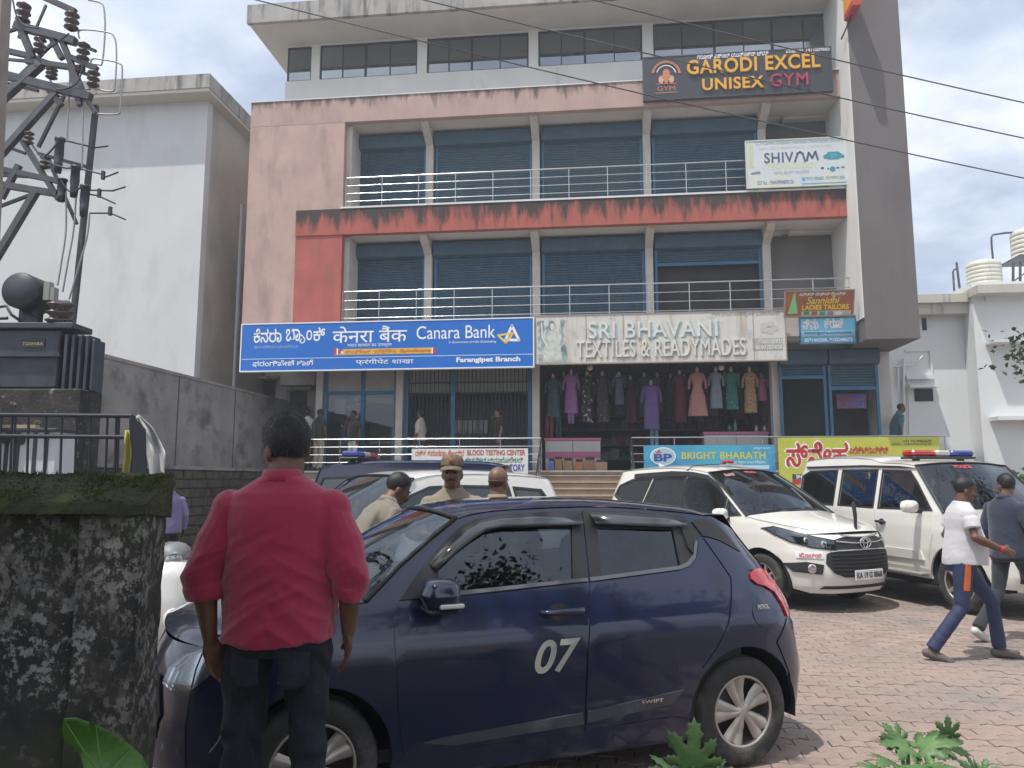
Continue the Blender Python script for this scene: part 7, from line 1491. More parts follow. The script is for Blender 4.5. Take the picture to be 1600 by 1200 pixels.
    rg = [(0, belly*.5, hz, .187*b_, .142*b_+belly*.5), (0, belly*.55, hz+.05, .186*b_, .140*b_+belly*.55), (0, belly*.7, max(hz+.1, 1.08), .182*b_, .130*b_+belly*.6), (0, belly*.35, 1.20, .184*b_, .125*b_+belly*.25), (0, 0, 1.31, .190*b_, .124*b_), (0, -.005, 1.375, .188*b_, .112*b_), (0, -.01, 1.42, .170*b_, .094*b_), (0, -.012, 1.455, .122*b_, .080), (0, -.012, 1.492, .073, .070)]
    loft(mb, rg, 30, LT); mb.v = [(x, y, z-.028*max(0, 1-abs(x)/.15)) if z < hz+.004 else (x, y, z) for x, y, z in mb.v]
    for s_ in 'RL':
        sh, el, wr = J['sh'+s_], J['el'+s_], J['wr'+s_]
        if sleeve == 'short': limb(mb, [LA((0, -.005, 1.36)), sh, sh.lerp(el, .30)], [.085*b_, .064*b_, .066*b_]); mb.tube([sh.lerp(el, .2), sh.lerp(el, .62)], [.070*b_, .068*b_], 16)
        elif sleeve == 'rolled': limb(mb, [LA((0, -.005, 1.36)), sh, sh.lerp(el, .5), el], [.085*b_, .065*b_, .069*b_, .063*b_]); mb.tube([el, el.lerp(wr, .30)], [.060*b_, .055*b_], 16); mb.tube([el.lerp(wr, .16), el.lerp(wr, .36)], [.062*b_, .060*b_], 16)
        else: limb(mb, [LA((0, -.005, 1.36)), sh, sh.lerp(el, .5), el, el.lerp(wr, .6)], [.085*b_, .063*b_, .062*b_, .056*b_, .048*b_]); mb.tube([el.lerp(wr, .5), el.lerp(wr, .97)], [.046*b_, .040*b_], 16)
    fin(mb); me = remesh(mb, voxel*sc, 4); V = verts_np(me); me.update()
    N = np.empty(len(me.vertices)*3, np.float32); me.vertices.foreach_get('normal', N); N = N.reshape(-1, 3)
    sd = abs(hash(label)) % 1000 if False else len(label)*3.7
    P_ = V/sc; f = np.sin(P_[:, 2]*34 + 5*np.sin(P_[:, 0]*7+sd) + 4*np.sin(P_[:, 1]*9) + P_[:, 0]*9)*np.clip(1.6-np.abs(P_[:, 2]-1.06)*6, 0.15, 1)
    ns = np.array([noise3((p[0]+sd, p[1], p[2]*0.9), 7.0) + 0.6*noise3((p[0], p[1]+sd, p[2]*1.4), 15.0) for p in P_])
    arm = (np.abs(P_[:, 0]) > 0.2)
    f2 = np.sin(P_[:, 2]*52 + 6*P_[:, 1]*6 + P_[:, 0]*14 + 3*ns)*arm*0.5
    fold = np.array([1-2.6*abs(noise3((p[0]*2.6+sd, p[1]*2.6, p[2]*(10 if abs(p[0]) < .2 else 7)+abs(p[0])*7), 1.0)) for p in P_]); fine_ = np.array([1-2.6*abs(noise3((p[0]*6+sd, p[1]*6, p[2]*19-p[0]*8), 1.0)) for p in P_])
    wt = np.clip(1.35-np.abs(P_[:, 2]-1.05)*4.5, 0.16, 1); wt = np.where(arm, np.clip(1.3-np.abs(P_[:, 2]-1.08)*5, 0.22, 1)*.8, wt); set_verts(me, V + N*((fold*.55*wt + fine_*.22*wt + ns*0.12)*wrinkle)[:, None]); me.materials.append(shirt); sh_o = link('shirt', me, o)
    if collar:
        mb = MB(); n = 24
        for lay, (r0, r1, z0, z1) in enumerate(((.071, .063, 1.462, 1.515), (.082, .069, 1.470, 1.514))):
            ra = [LT((r0*1.08*math.sin(a)*1.0, -.012+r0*math.cos(a)*1.0-.002, z0 + (.0 if True else 0) - .018*max(0, math.cos(a)))) for a in np.linspace(-math.pi*.96, math.pi*.96, n+1)]
            ra = [LT((r0*1.08*math.sin(a), -.012-r0*math.cos(a), z0-.03*max(0, -math.cos(a)))) for a in np.linspace(-math.pi*.93, math.pi*.93, n+1)]; rb_ = [LT((r1*1.05*math.sin(a), -.012-r1*math.cos(a), z1-.035*max(0, -math.cos(a)))) for a in np.linspace(-math.pi*.93, math.pi*.93, n+1)]
            mb.grid([ra, [(Vector(p)+Vector(q))/2 for p, q in zip(ra, rb_)], rb_])
        fin(mb); co = mb.build('collar', shirt, sh_o, fixn=False); md = co.modifiers.new('s', 'SOLIDIFY'); md.thickness = .004
    # ---- trousers
    mb = MB(); loft(mb, [(0, belly*.3, 1.01, .150*b_, .108*b_+belly*.3), (0, 0, .95, .158*b_, .112*b_), (0, -.005, .88, .164*b_, .117*b_), (0, 0, .82, .160*b_, .112*b_)], 24)
    for s_ in 'RL':
        hp, kn, an = J['hip'+s_], J['kn'+s_], J['an'+s_]; limb(mb, [hp-Vector((0, 0, .02)), hp.lerp(kn, .5), kn, kn.lerp(an, .45)], [.088*b_, .078*b_, .062*b_, .058*b_]); mb.tube([kn.lerp(an, .4), an.lerp(kn, .02)], [.057*b_, .060*b_], 16)
    fin(mb); me = remesh(mb, voxel*sc, 4); V = verts_np(me); N = np.empty(len(me.vertices)*3, np.float32); me.vertices.foreach_get('normal', N); N = N.reshape(-1, 3); P_ = V/sc
    ns = np.array([noise3((p[0]+sd, p[1], p[2]), 8.0) for p in P_]); f = np.sin(P_[:, 2]*40+6*P_[:, 1]*8+8*P_[:, 0]+4*ns)*(np.clip(1.2-np.abs(P_[:, 2]-.5)*4, 0, 1)+np.clip(1.3-np.abs(P_[:, 2]-.12)*6, 0, 1)+np.clip(.9-np.abs(P_[:, 2]-.84)*6, 0, 1))
    set_verts(me, V + N*((f*.32+ns*.6)*wrinkle)[:, None]); me.materials.append(trousers); tr_o = link('trousers', me, o)
    if tr_fn: tr_fn(me, J, sc)
    # ---- shoes
    for s_ in 'RL':
        an, to = J['an'+s_], J['to'+s_]; d = (to-an); mb = MB(); dxy = Vector((d.x, d.y, d.z*0.6)).normalized(); base = an + Vector((0, 0, -.045))
        limb(mb, [base-dxy*.045, base+dxy*.06, base+dxy*.15+Vector((0, 0, -.012 + d.z*.0)), base+dxy*.20+Vector((0, 0, -.016))], [.043, .046, .042, .028]); mb.v = [(p[0], p[1], max(p[2], min(an.z, to.z+.06)-.085)) for p in mb.v]; fin(mb); me = remesh(mb, .008*sc, 3); me.materials.append(shoes); link('shoe', me, o)
    # ---- hair
    if hair:
        bm = bmesh.new(); bmesh.ops.create_uvsphere(bm, u_segments=40, v_segments=26, radius=1)
        for v_ in bm.verts: v_.co = Vector((v_.co.x*.0805, v_.co.y*.0995-.014, v_.co.z*.0935+.036))
        def keep(p):
            if hair == 'bald': return -.055 < p.z < .012 and p.y < .0
            hl_ = .055 if hair == 'full' else .075
            if p.y > .045: return p.z > hl_ + (p.y-.045)*.6
            if p.y > -.005: return p.z > .012 + (p.y+.005)*.9
            return p.z > -.055 - .25*(p.y+.005)*0
        dl = [f for f in bm.faces if not keep(f.calc_center_median())]; bmesh.ops.delete(bm, geom=dl, context='FACES')
        for v_ in bm.verts: nz = noise3(v_.co*1.0, 70)*.002 + noise3(v_.co, 28)*.003; v_.co *= 1+nz*8 if hair != 'bald' else 1-.004; v_.co += Vector((0, .012 if hair == 'quiff' and v_.co.y > .04 and v_.co.z > .06 else 0, .016 if hair == 'quiff' and v_.co.y > .03 and v_.co.z > .07 else 0))
        bmesh.ops.solidify(bm, geom=bm.faces[:], thickness=.008)
        for v_ in bm.verts: v_.co = S_ @ (HM @ v_.co)
        for f in bm.faces: f.smooth = True
        hv = [(f.calc_center_median(), f.normal.copy()) for f in bm.faces]
        me = bpy.data.meshes.new('hair'); bm.to_mesh(me); bm.free(); me.materials.append(sub_hair); ho = link('hair', me, o)
        if strands:
            rs_ = random.Random(4); mb = MB(); hc_ = S_ @ hc
            for i in range(strands):
                q, nn = hv[rs_.randrange(len(hv))]; out_ = (q-hc_).normalized(); dn = Vector((rs_.gauss(0, .5), rs_.gauss(0, .5), -.8)); d = (dn - out_*dn.dot(out_)).normalized(); w_ = d.cross(out_)*.0011; L_ = rs_.uniform(.012, .026); q = q + d.cross(out_)*rs_.uniform(-.006, .006) + d*rs_.uniform(-.005, .005)
                mb.add([q-w_, q+w_, q+d*L_+out_*rs_.uniform(.001, .006)], [(0, 1, 2)])
            tag(mb.build('hair_strands', sub_hair, ho, fixn=False), kind='stuff')
    # ---- face
    for sx_ in (-1, 1):
        mb = MB(); ell(mb, (sx_*.030, .084, -.004), (.013, .008, .007), 10, 8, HM); fin(mb); mb.build('eye', M_eye, o); mb = MB(); limb(mb, [HM @ Vector((sx_*.016, .094, .016)), HM @ Vector((sx_*.034, .090, .021)), HM @ Vector((sx_*.050, .078, .014))], [.004, .0045, .003], 8); fin(mb); mb.build('eyebrow', M_hair, o)
    mb = MB(); limb(mb, [HM @ Vector((-.030, .090, -.062)), HM @ Vector((-.012, .103, -.054)), HM @ Vector((.012, .103, -.054)), HM @ Vector((.030, .090, -.062))], [.004, .0075, .0075, .004], 8); fin(mb); mb.build('moustache', M_hair, o)
    for nm, fnx in (extras or []): fnx(o, J, HM, S_, fin)
    return o
# ---- the man in the red shirt, seen from behind
red = mat('cloth_crimson', (0.30, 0.008, 0.049), 0.75, var=0.07, vscale=4, bump=0.3, bscale=260, sheen=0.3)
denim = mat('cloth_denim', (0.009, 0.012, 0.021), 0.9, var=0.35, vscale=45, bump=0.4, bscale=300, stain=((0.024, 0.031, 0.048), 0.52, 0.75, 9, (1, 1, 0.6)))
def rm_extras(o, J, HM, S_, fin):
    # yoke seam, waistband and back pockets
    mb = MB(); mb.tube([(x, -.127+abs(x)*.20+.02*abs(x), 1.385-abs(x)*.06) for x in np.linspace(-.165, .165, 19)], .0018, 4); fin(mb); mb.build('yoke_seam', red, o)
    for sx_ in (-1, 1):
        mb = MB(); rows = [[(sx_*(.035+.11*a), -.120+.028*a*a-.006*b, .845-.13*b+.0*a) for a in (0, .33, .66, 1)] for b in (0, .5, .85)] + [[(sx_*(.035+.11*a), -.126+.028*a*a, .735-.03*(1-abs(a-.5)*2)) for a in (0, .33, .66, 1)]]; mb.grid(rows); fin(mb); po = mb.build('back_pocket', denim, o); md = po.modifiers.new('s', 'SOLIDIFY'); md.thickness = .004
RX = -0.885
person('man in a crimson shirt and dark jeans standing with his back to us', (RX, 3.0, 0.19), R(2), 1.735, voxel=.0062, shirt=red, trousers=denim, skin=SK2, sleeve='rolled', hair='quiff', head=(R(38), R(6)), hdz=-.03, hscale=1.08, strands=7000, bulk=1.12, belly=.035, hem=.88,
       pose=dict(shL=(-.195, -.01, 1.365), elL=(-.282, -.035, 1.115), wrL=(-.248, -.02, .875), hdL=(-.232, .0, .78), shR=(.195, -.01, 1.365), elR=(.272, -.03, 1.12), wrR=(.258, .05, .885), hdR=(.252, .08, .79), hipR=(.105, 0, .93), hipL=(-.105, 0, .93), knR=(.125, .02, .5), knL=(-.125, .02, .5), anR=(.135, -.03, .085), anL=(-.135, -.03, .085), toR=(.16, .12, .03), toL=(-.16, .12, .03)),
       hand_dirs=dict(L=((.35, .4, 0), (.7, -.5, 0)), R=((-.2, .9, 0), (-.9, .1, 0))), handcurl=.32, wrinkle=.02, extras=[('d', rm_extras)])
# ---- three policemen behind the blue car
kh = cloth('khaki', (0.215, 0.18, 0.13)); kh2 = cloth('khaki_shade', (0.175, 0.15, 0.118)); kh3 = cloth('khaki_light', (0.25, 0.205, 0.14)); khp = cloth('khaki_trouser', (0.22, 0.17, 0.105))
def epaul(o, J, HM, S_, fin):
    for s_ in 'RL':
        sg = 1 if s_ == 'R' else -1; a = J['sh'+s_]; mb = MB(); b0 = Vector((sg*.075, -.01, 1.49)); Mx = Matrix.Translation((a+b0*0)*0 + (Vector((a.x*.78, a.y, a.z+.065)))) @ Matrix.Rotation(sg*R(22), 4, 'Y'); mb.bbox(-.06, .06, -.025, .025, 0, .008, .003, M=Mx); fin(mb); mb.build('epaulette', kh, o)
def cap_fn(o, J, HM, S_, fin):
    mb = MB(); n = 28; prof = [(.0, .136), (.045, .134), (.074, .122), (.086, .095), (.089, .060), (.090, .042)]
    rows = [[HM @ Vector((r_*.98*math.sin(2*math.pi*k/n), r_*1.16*math.cos(2*math.pi*k/n)-.008, z)) for k in range(n+1)] for r_, z in prof]; mb.grid(rows); fin(mb); c_ = mb.build('cap', mat('cloth_cap', (.17, .12, .075), .8, stain=((.07, .05, .035), .48, .58, 40, (1, 1, 1))), o, fixn=False); md = c_.modifiers.new('s', 'SOLIDIFY'); md.thickness = .005
    mb = MB(); rows = [[HM @ Vector((.088*math.sin(t)*(1+.0*f), .090*math.cos(t)*1.05+f*.065*math.cos(t)**.6 if math.cos(t) > 0 else 0, .05-.03*f-.02*math.sin(t)**2)) for t in np.linspace(-1.25, 1.25, 15)] for f in (0, .35, .7, 1)]; mb.grid(rows); fin(mb); b2 = mb.build('cap_peak', MATS['cloth_cap'], c_, fixn=False); md = b2.modifiers.new('s', 'SOLIDIFY'); md.thickness = .004
    mb = MB(); ell(mb, (0, .104, .088), (.016, .006, .018), 10, 8, HM); fin(mb); mb.build('cap_badge', mat('badge_red', (.45, .10, .05), .5), c_)
police_pose = dict(elR=(.27, .10, 1.17), wrR=(.10, .24, 1.14), hdR=(0, .26, 1.14), elL=(-.27, .10, 1.17), wrL=(-.10, .26, 1.18), hdL=(0, .28, 1.18))
person('policeman in khaki shirt and peaked cap facing us, between two colleagues', (at_y(707, 740, 6.25).x, 6.25, 0), R(178), 1.86, pose=police_pose, shirt=kh, trousers=khp, skin=SK1, sleeve='rolled', hair='full', voxel=.009, bulk=1.02, extras=[('e', epaul), ('c', cap_fn)], hand_dirs=dict(L=((0, 0, 1), (0, -1, 0)), R=((0, 0, 1), (0, -1, 0))), group='policemen behind the blue car')
person('policeman in khaki bending his head, left of the capped policeman', (at_y(600, 780, 6.0).x-.15, 6.0, 0), R(-48), 1.80, pose=None, shirt=kh2, trousers=khp, skin=SK2, sleeve='rolled', hair='full', lean=R(26), head=(R(-18), R(14)), voxel=.009, bulk=1.08, belly=.05, extras=[('e', epaul)], strands=700, group='policemen behind the blue car')
person('bald policeman in khaki seen from behind, right of the capped policeman', (at_y(778, 760, 6.3).x, 6.3, 0), R(-18), 1.775, shirt=kh3, trousers=khp, skin=SK1, sleeve='rolled', hair='bald', sub_hair=mat('shaved_hair', (.07, .04, .028), .6), head=(R(-8), R(0)), voxel=.009, bulk=1.08, belly=.04, pose=dict(elR=(.29, .05, 1.15)), extras=[('e', epaul)], group='policemen behind the blue car')
# ---- two men walking at the right
navy = mat('cloth_track', (0.022, 0.032, 0.085), 0.7, var=0.15, vscale=6, bump=0.2, bscale=220)
def stripe(o, J, HM, S_, fin):
    mb = MB(); w_ = J['wrR']; e_ = J['elR']; d = (w_-e_).normalized(); mb.tube([w_-d*.03, w_-d*.005], .034, 14); fin(mb); mb.build('wrist_band', mat('band_red', (.5, .03, .04), .6), o)
def orange_panel(me, J, sc):
    me.materials.append(mat('cloth_orange', (.55, .12, .02), .7)); hp, kn = J['hipR'], J['knR']; ax = kn-hp
    for f in me.polygons:
        c_ = Vector(f.center)/sc; t = (c_-hp).dot(ax)/ax.length_squared; rd = c_-(hp+ax*t); w_ = .30+.25*max(0, t)
        if -.05 < t < .62 and rd.x > .02 and abs(rd.y-.012)/max(.02, rd.x) < w_: f.material_index = 1
d1 = 7.38; X1 = at_z(1512, 1030, 0.0)
person('man in pale grey T-shirt and navy track pants with orange stripe, walking right', (X1.x, X1.y, 0.0), R(-97), 1.70, shirt=cloth('pale_tee', (.52, .52, .54), var=.06), trousers=navy, skin=SK2, sleeve='short', lean=R(6), head=(R(-4), R(8)), voxel=.0085, bulk=1.06, belly=.075, hem=.90, collar=False,
       pose=dict(elR=(.27, .03, 1.16), wrR=(.25, .27, 1.05), hdR=(.22, .36, 1.02), elL=(-.26, -.02, 1.15), wrL=(-.20, .18, 1.0), hdL=(-.16, .26, .98), hipR=(.10, -.02, .92), knR=(.10, -.06, .50), anR=(.10, -.36, .10), toR=(.12, -.22, .02), hipL=(-.10, .02, .92), knL=(-.10, .30, .52), anL=(-.10, .34, .09), toL=(-.10, .50, .05)), hand_dirs=dict(R=((0, 0, 1), (-1, 0, 0)), L=((0, 0, 1), (1, 0, 0))), extras=[('s', stripe)], tr_fn=orange_panel, strands=700, shoes=mat('grey_shoe', (.11, .095, .085), .7))
def watch(o, J, HM, S_, fin):
    mb = MB(); w_ = J['wrR']; e_ = J['elR']; d = (w_-e_).normalized(); mb.tube([w_-d*.03, w_-d*.005], .036, 14); fin(mb); mb.build('wrist_watch', M_blk, o)
person('man in navy shirt and dark jeans walking beside the grey T-shirt man', (5.18, 8.15, 0), R(-72), 1.735, shirt=cloth('navy_shirt', (.018, .028, .055)), trousers=cloth('dark_jeans', (.020, .024, .036)), skin=SK1, sleeve='rolled', head=(R(70), R(4)), voxel=.0085, bulk=1.02,
       pose=dict(elR=(.28, .0, 1.15), wrR=(.24, .20, 1.02), hdR=(.18, .28, .98), hipR=(.10, .02, .92), knR=(.10, .22, .52), anR=(.10, .30, .09), toR=(.10, .46, .05), knL=(-.10, -.08, .50), anL=(-.10, -.40, .14), toL=(-.10, -.27, .02)), shoes=mat('white_shoe', (.5, .5, .48), .6), extras=[('w', watch)], strands=700)
# ---- people on the veranda and by the wall
def veranda(label, px, py, v, rz, shirt, trous, skin=SK2, **k):
    u, z = fac(px, py, v); p = uvz(u, v, zG); return person(label, p, rz+FROT, z-zG, shirt=shirt, trousers=trous, skin=skin, voxel=.014, wrinkle=.005, group='people on the veranda', **k)
wht = cloth('white_shirt', (.60, .62, .64)); blk = cloth('black_shirt', (.022, .022, .026)); bei = cloth('beige_trouser', (.38, .34, .28)); crm = cloth('cream_shirt', (.48, .43, .37))
veranda('man in a white shirt and black trousers at the left end of the bank veranda', 482, 638, 0.9, R(20), wht, blk, head=(R(-40), 0))
veranda('man in a black shirt and beige trousers next to the white-shirted man', 500, 638, 0.55, R(-25), blk, bei, sleeve='short')
veranda('man in black T-shirt and white trousers holding a hand to his face', 553, 641, 0.7, R(150), blk, wht, sleeve='short', pose=dict(elR=(.26, .12, 1.18), wrR=(.13, .16, 1.42), hdR=(.08, .14, 1.52)))
veranda('man in a cream shirt and blue jeans before the black folding gate', 657, 640, 0.75, R(80), crm, cloth('blue_jeans', (.03, .05, .12)), sleeve='rolled')
veranda('man in a dark shirt on the phone at the right of the folding gate', 779, 638, 1.0, R(110), blk, cloth('brown_trouser', (.06, .05, .045)), skin=SK3, sleeve='short', pose=dict(elR=(.26, .12, 1.18), wrR=(.14, .15, 1.42), hdR=(.10, .12, 1.53)))
veranda('man in a teal shirt at the right end of the veranda, facing right', 1397, 628, 0.8, R(-85), cloth('teal_shirt', (.025, .10, .13)), blk, sleeve='rolled', lean=R(14))
pw = at_y(268, 745, 12.2); person('man in a lavender shirt by the stone wall, half hidden by the mossy wall', (pw.x, 12.2, 0), R(35), pw.z, shirt=cloth('lavender', (.22, .19, .36)), trousers=blk, skin=SK2, sleeve='long', voxel=.012)
# ================================================================ CLOTHES SHOP
vs_in = VS + 0.35
def dress(label, cx, y0, y1, wpx, col, cut='kurta', pat=None, v=vs_in, name='dress'):
    u, zt_ = fac(cx, y0, v); zb = fac(cx, y1, v)[1]; hw = (fac(cx+wpx/2, y0, v)[0]-u); h_ = zt_-zb
    o = facade(name, label, 'dress', 'garments hanging in the clothes shop'); o.location = uvz(u, v, zb); m = mat('garment_%d' % int(cx*10), col, .85, var=.12, vscale=6, stain=pat, bump=.2, bscale=60)
    mb = MB(); fl = {'kurta': (.72, .62, .78, .86), 'aline': (.66, .50, .85, 1.15), 'gown': (.72, .66, .75, .80), 'shorts': (.6, .55, .7, .75)}[cut]
    rg = [(.0, 0, 0, hw*fl[3], .13), (.0, 0, h_*.25, hw*lerp(fl[3], fl[2], .5), .13), (0, 0, h_*.45, hw*fl[2], .12), (0, 0, h_*.66, hw*fl[1], .10), (0, 0, h_*.82, hw*fl[0], .11), (0, 0, h_*.93, hw*.78, .08), (0, 0, h_*.965, hw*.40, .06), (0, 0, h_*.98, hw*.22, .05)]
    n = 26; rows = []
    for cx_, cy_, z, rx, ry in rg:
        rows.append([(rx*math.cos(2*math.pi*k/n)*(1+.06*math.sin(5*2*math.pi*k/n)*(1-z/h_)), ry*math.sin(2*math.pi*k/n)*(1+.10*math.sin(7*2*math.pi*k/n)*(1-z/h_)), z) for k in range(n+1)])
    mb.grid(rows); mb.build('skirt_and_bodice', m, o)
    for sg in (1, -1):
        mb = MB(); mb.tube([(sg*hw*.62, 0, h_*.92), (sg*hw*.92, 0, h_*.78), (sg*hw*1.0, 0, h_*.60)], [hw*.17, hw*.17, hw*.15], 10); mb.build('sleeve', m, o)
    mb = MB(); mb.lathe([(.001, 0), (.045, 0), (.042, .06), (.05, .10), (.03, .15), (.001, .16)], 12, M=Matrix.Translation((0, 0, h_*.97))); mb.build('mannequin_neck', mat('mannequin', (.45, .36, .30), .5), o)
    mb = MB(); mb.tube([(0, 0, h_*.97+.15), (0, 0, h_*.97+.45)], .006, 5); mb.build('hanger_wire', M_iron, o)
    return o
fl_w = ((.55, .54, .52), .57, .60, 9, (1, 1, 1))
dress('dark teal patterned outfit hanging at the far left of the clothes shop', 864, 590, 652, 26, (.03, .07, .085), 'kurta', ((.10, .18, .2), .58, .62, 16, (1, 1, 1)))
dress('lilac tunic hanging second from left in the clothes shop', 892, 584, 646, 25, (.26, .13, .31), 'kurta')
dress('black dress with white flowers in the clothes shop', 917, 586, 661, 22, (.025, .022, .024), 'gown', fl_w)
dress('dark brown floral dress between the black one and the denim shorts', 941, 586, 660, 24, (.04, .034, .032), 'gown', ((.2, .17, .14), .58, .62, 10, (1, 1, 1)))
dress('grey-blue denim outfit hanging near the middle of the shop', 967, 588, 632, 20, (.09, .11, .17), 'shorts')
dress('purple draped dress standing at the centre of the shop entrance', 1017, 600, 671, 30, (.13, .085, .25), 'gown', None, VS+.05)
dress('deep maroon gown hanging right of centre in the shop', 1062, 584, 660, 24, (.10, .022, .03), 'gown')
dress('salmon pink flared dress in the clothes shop', 1089, 580, 650, 27, (.46, .22, .21), 'aline', None, VS+.15)
dress('pale grey-blue dress beside the salmon pink one', 1118, 580, 638, 23, (.20, .25, .31), 'kurta', None, VS+.15)
dress('green dress with pale motifs, third from the right', 1142, 580, 640, 23, (.025, .16, .13), 'kurta', ((.25, .38, .33), .60, .63, 10, (1, 1, 1)), VS+.15)
dress('tan leopard-print dress near the right pillar', 1171, 580, 645, 24, (.40, .26, .13), 'kurta', ((.12, .07, .03), .54, .58, 26, (1, 1, 1)), VS+.15)
dress('short pink top at the far right of the shop', 1190, 590, 626, 20, (.46, .16, .24), 'shorts', None, VS+.4)
for i, cx in enumerate(range(880, 1200, 21)):
    dress('dark garment on the second rail of the clothes shop, behind the front row', cx, 588+(i*7) % 6, 640+(i*13) % 22, 22, ((.03, .03, .045), (.06, .025, .035), (.02, .045, .04), (.07, .055, .04))[i % 4], ('gown', 'kurta')[i % 2], ((.14, .11, .10), .58, .62, 12, (1, 1, 1)) if i % 3 == 0 else None, VS+.85)
for label, cx, y0, y1, w_, cc in (('lilac leggings below the lilac tunic', 892, 645, 662, 11, (.25, .14, .30)), ('red and white striped scarf bundle at the shop left edge', 858, 648, 688, 14, (.16, .04, .05)), ('dark teal scarf hanging beside the striped bundle', 873, 650, 692, 10, (.02, .06, .075)), ('pale blue trousers of the central mannequin', 1022, 668, 700, 14, (.18, .30, .38))):
    u, zt_ = fac(cx, y0, vs_in-.02); zb = fac(cx, y1, vs_in-.02)[1]; hw = w_/60/2; o = facade('hanging_garment', label, 'garment'); m = mat('garm_%d' % cx, cc, .9, var=.3, vscale=9)
    for sg in (-1, 1): mb = MB(); mb.tube([(u+sg*hw*.5, vs_in-.02, zt_), (u+sg*hw*.55, vs_in-.02, (zt_+zb)/2), (u+sg*hw*.5, vs_in-.02, zb)], [hw*.5, hw*.48, hw*.40], 10); mb.build('leg', m, o)
# shop fittings
M_ctr = mat('counter_white', (.52, .50, .49), .4, var=.05); M_pnk = mat('counter_pink', (.50, .14, .26), .4)
def counter(label, px0, px1, ytop, v):
    o = facade('shop_counter', label, 'counter'); u0 = fac(px0, ytop, v)[0]; u1, zt_ = fac(px1, ytop, v); z0 = zG
    mb = MB(); mb.bbox(u0, u1, v, v+.5, z0, zt_-.08, .006); mb.build('counter_body', M_ctr, o); mb = MB(); mb.bbox(u0-.03, u1+.03, v-.03, v+.55, zt_-.08, zt_, .01); mb.build('counter_top', M_pnk, o); mb = MB(); mb.box(u0, u1, v-.006, v, z0+(zt_-z0)*.38, z0+(zt_-z0)*.58); mb.build('pink_band', M_pnk, o); mb = MB(); um = (u0+u1)/2; mb.box(um-.008, um+.008, v-.008, v, z0, zt_-.08); mb.build('panel_gap', M_inner, o); return o
counter('white and pink counter at the left of the clothes shop', 852, 938, 684, VS+.25); counter('white and pink counter at the right of the clothes shop', 1100, 1200, 674, VS+.35)
rb_ = random.Random(11)
for i, (px, w_) in enumerate(((862, 9), (873, 12), (888, 14), (905, 13), (922, 16), (940, 18))):
    u = fac(px, 725, .75)[0]; hw = w_/60/2; hh = .22+rb_.random()*.10; o = facade('cardboard_box', ['blue plastic bag on the step edge, left of the shoe boxes', 'small brown box, leftmost of the row by the steps', 'wide brown box second in the row by the steps', 'orange-brown box in the middle of the row by the steps', 'brown box fourth in the row by the steps', 'largest tan box at the right end of the row by the steps'][i], 'box', 'boxes by the steps')
    mb = MB(); mb.bbox(u-hw, u+hw, .6, .95, zG, zG+hh, .008); mb.build('carton', mat('carton_%d' % i, ((.12, .18, .45), (.30, .17, .08), (.30, .18, .09), (.40, .16, .06), (.30, .16, .08), (.36, .24, .14))[i], .8, var=.1), o); mb = MB(); mb.box(u-hw*.9, u+hw*.9, .64, .92, zG+hh, zG+hh+.05+rb_.random()*.05); mb.build('contents', mat('dark_goods', (.05, .04, .04), .9, var=.4, vscale=20), o)
for i, (cc, px, yb, yt) in enumerate((((.3, .1, .05), 1110, 690, 676), ((.05, .18, .16), 1140, 674, 662), ((.10, .25, .22), 1149, 674, 656), ((.4, .4, .42), 1182, 674, 664), ((.45, .45, .45), 1195, 674, 664))):
    if i == 0: continue
    u, zb = fac(px, yb, VS+.5); zt_ = fac(px, yt, VS+.5)[1]; o = facade('display_item', ['', 'small dark green bottle on the right counter', 'taller green bottle on the right counter', 'grey tin on the right counter, left of a second tin', 'grey tin at the right end of the counter'][i], 'bottle'); mb = MB(); h_ = zt_-zb; mb.lathe([(.001, 0), (.05, 0), (.05, h_*.6), (.02, h_*.75), (.02, h_), (.001, h_)], 12, M=Matrix.Translation((u, VS+.5, zb))); mb.build('vessel', mat('goods_%d' % i, cc, .4), o)
SHV = facade('shop_shelves', 'dark stock shelves along the back of the clothes shop', 'shelves')
for k in range(5): z = zG+.35+k*.45; mb = MB(); mb.box(cg[1]+.3, cg[2]-.3, 3.6, 4.0, z, z+.03); mb.build('shelf', M_inner, SHV)
rr2 = random.Random(2); mb = MB()
for k in range(5):
    u = cg[1]+.35
    while u < cg[2]-.4:
        w_ = rr2.uniform(.12, .35); mb.box(u, u+w_*.9, 3.58, 3.9, zG+.38+k*.45, zG+.38+k*.45+rr2.uniform(.12, .36), rr2.randrange(4)); u += w_
tag(mb.build('stacked_stock', [mat('stock%d' % i, cc, .8, var=.3, vscale=9) for i, cc in enumerate(((.16, .05, .06), (.06, .08, .16), (.20, .18, .16), (.05, .10, .07)))], SHV), kind='stuff')
for i, px in enumerate((922, 1127)):
    u, z = fac(px, 574, .5); o = facade('globe_lamp', ['unlit white globe lamp under the textile board, left of two', 'unlit white globe lamp under the textile board, right of two'][i], 'lamp'); mb = MB(); mb.lathe([(.001, -.09), (.05, -.075), (.075, -.03), (.075, .01), (.05, .05), (.035, .06)], 16, M=Matrix.Translation((u, .5, z))); mb.build('globe', mat('globe_glass', (.5, .47, .42), .3), o); mb = MB(); mb.lathe([(.035, .06), (.035, .12), (.001, .12)], 12, M=Matrix.Translation((u, .5, z))); mb.build('holder', M_blk, o)
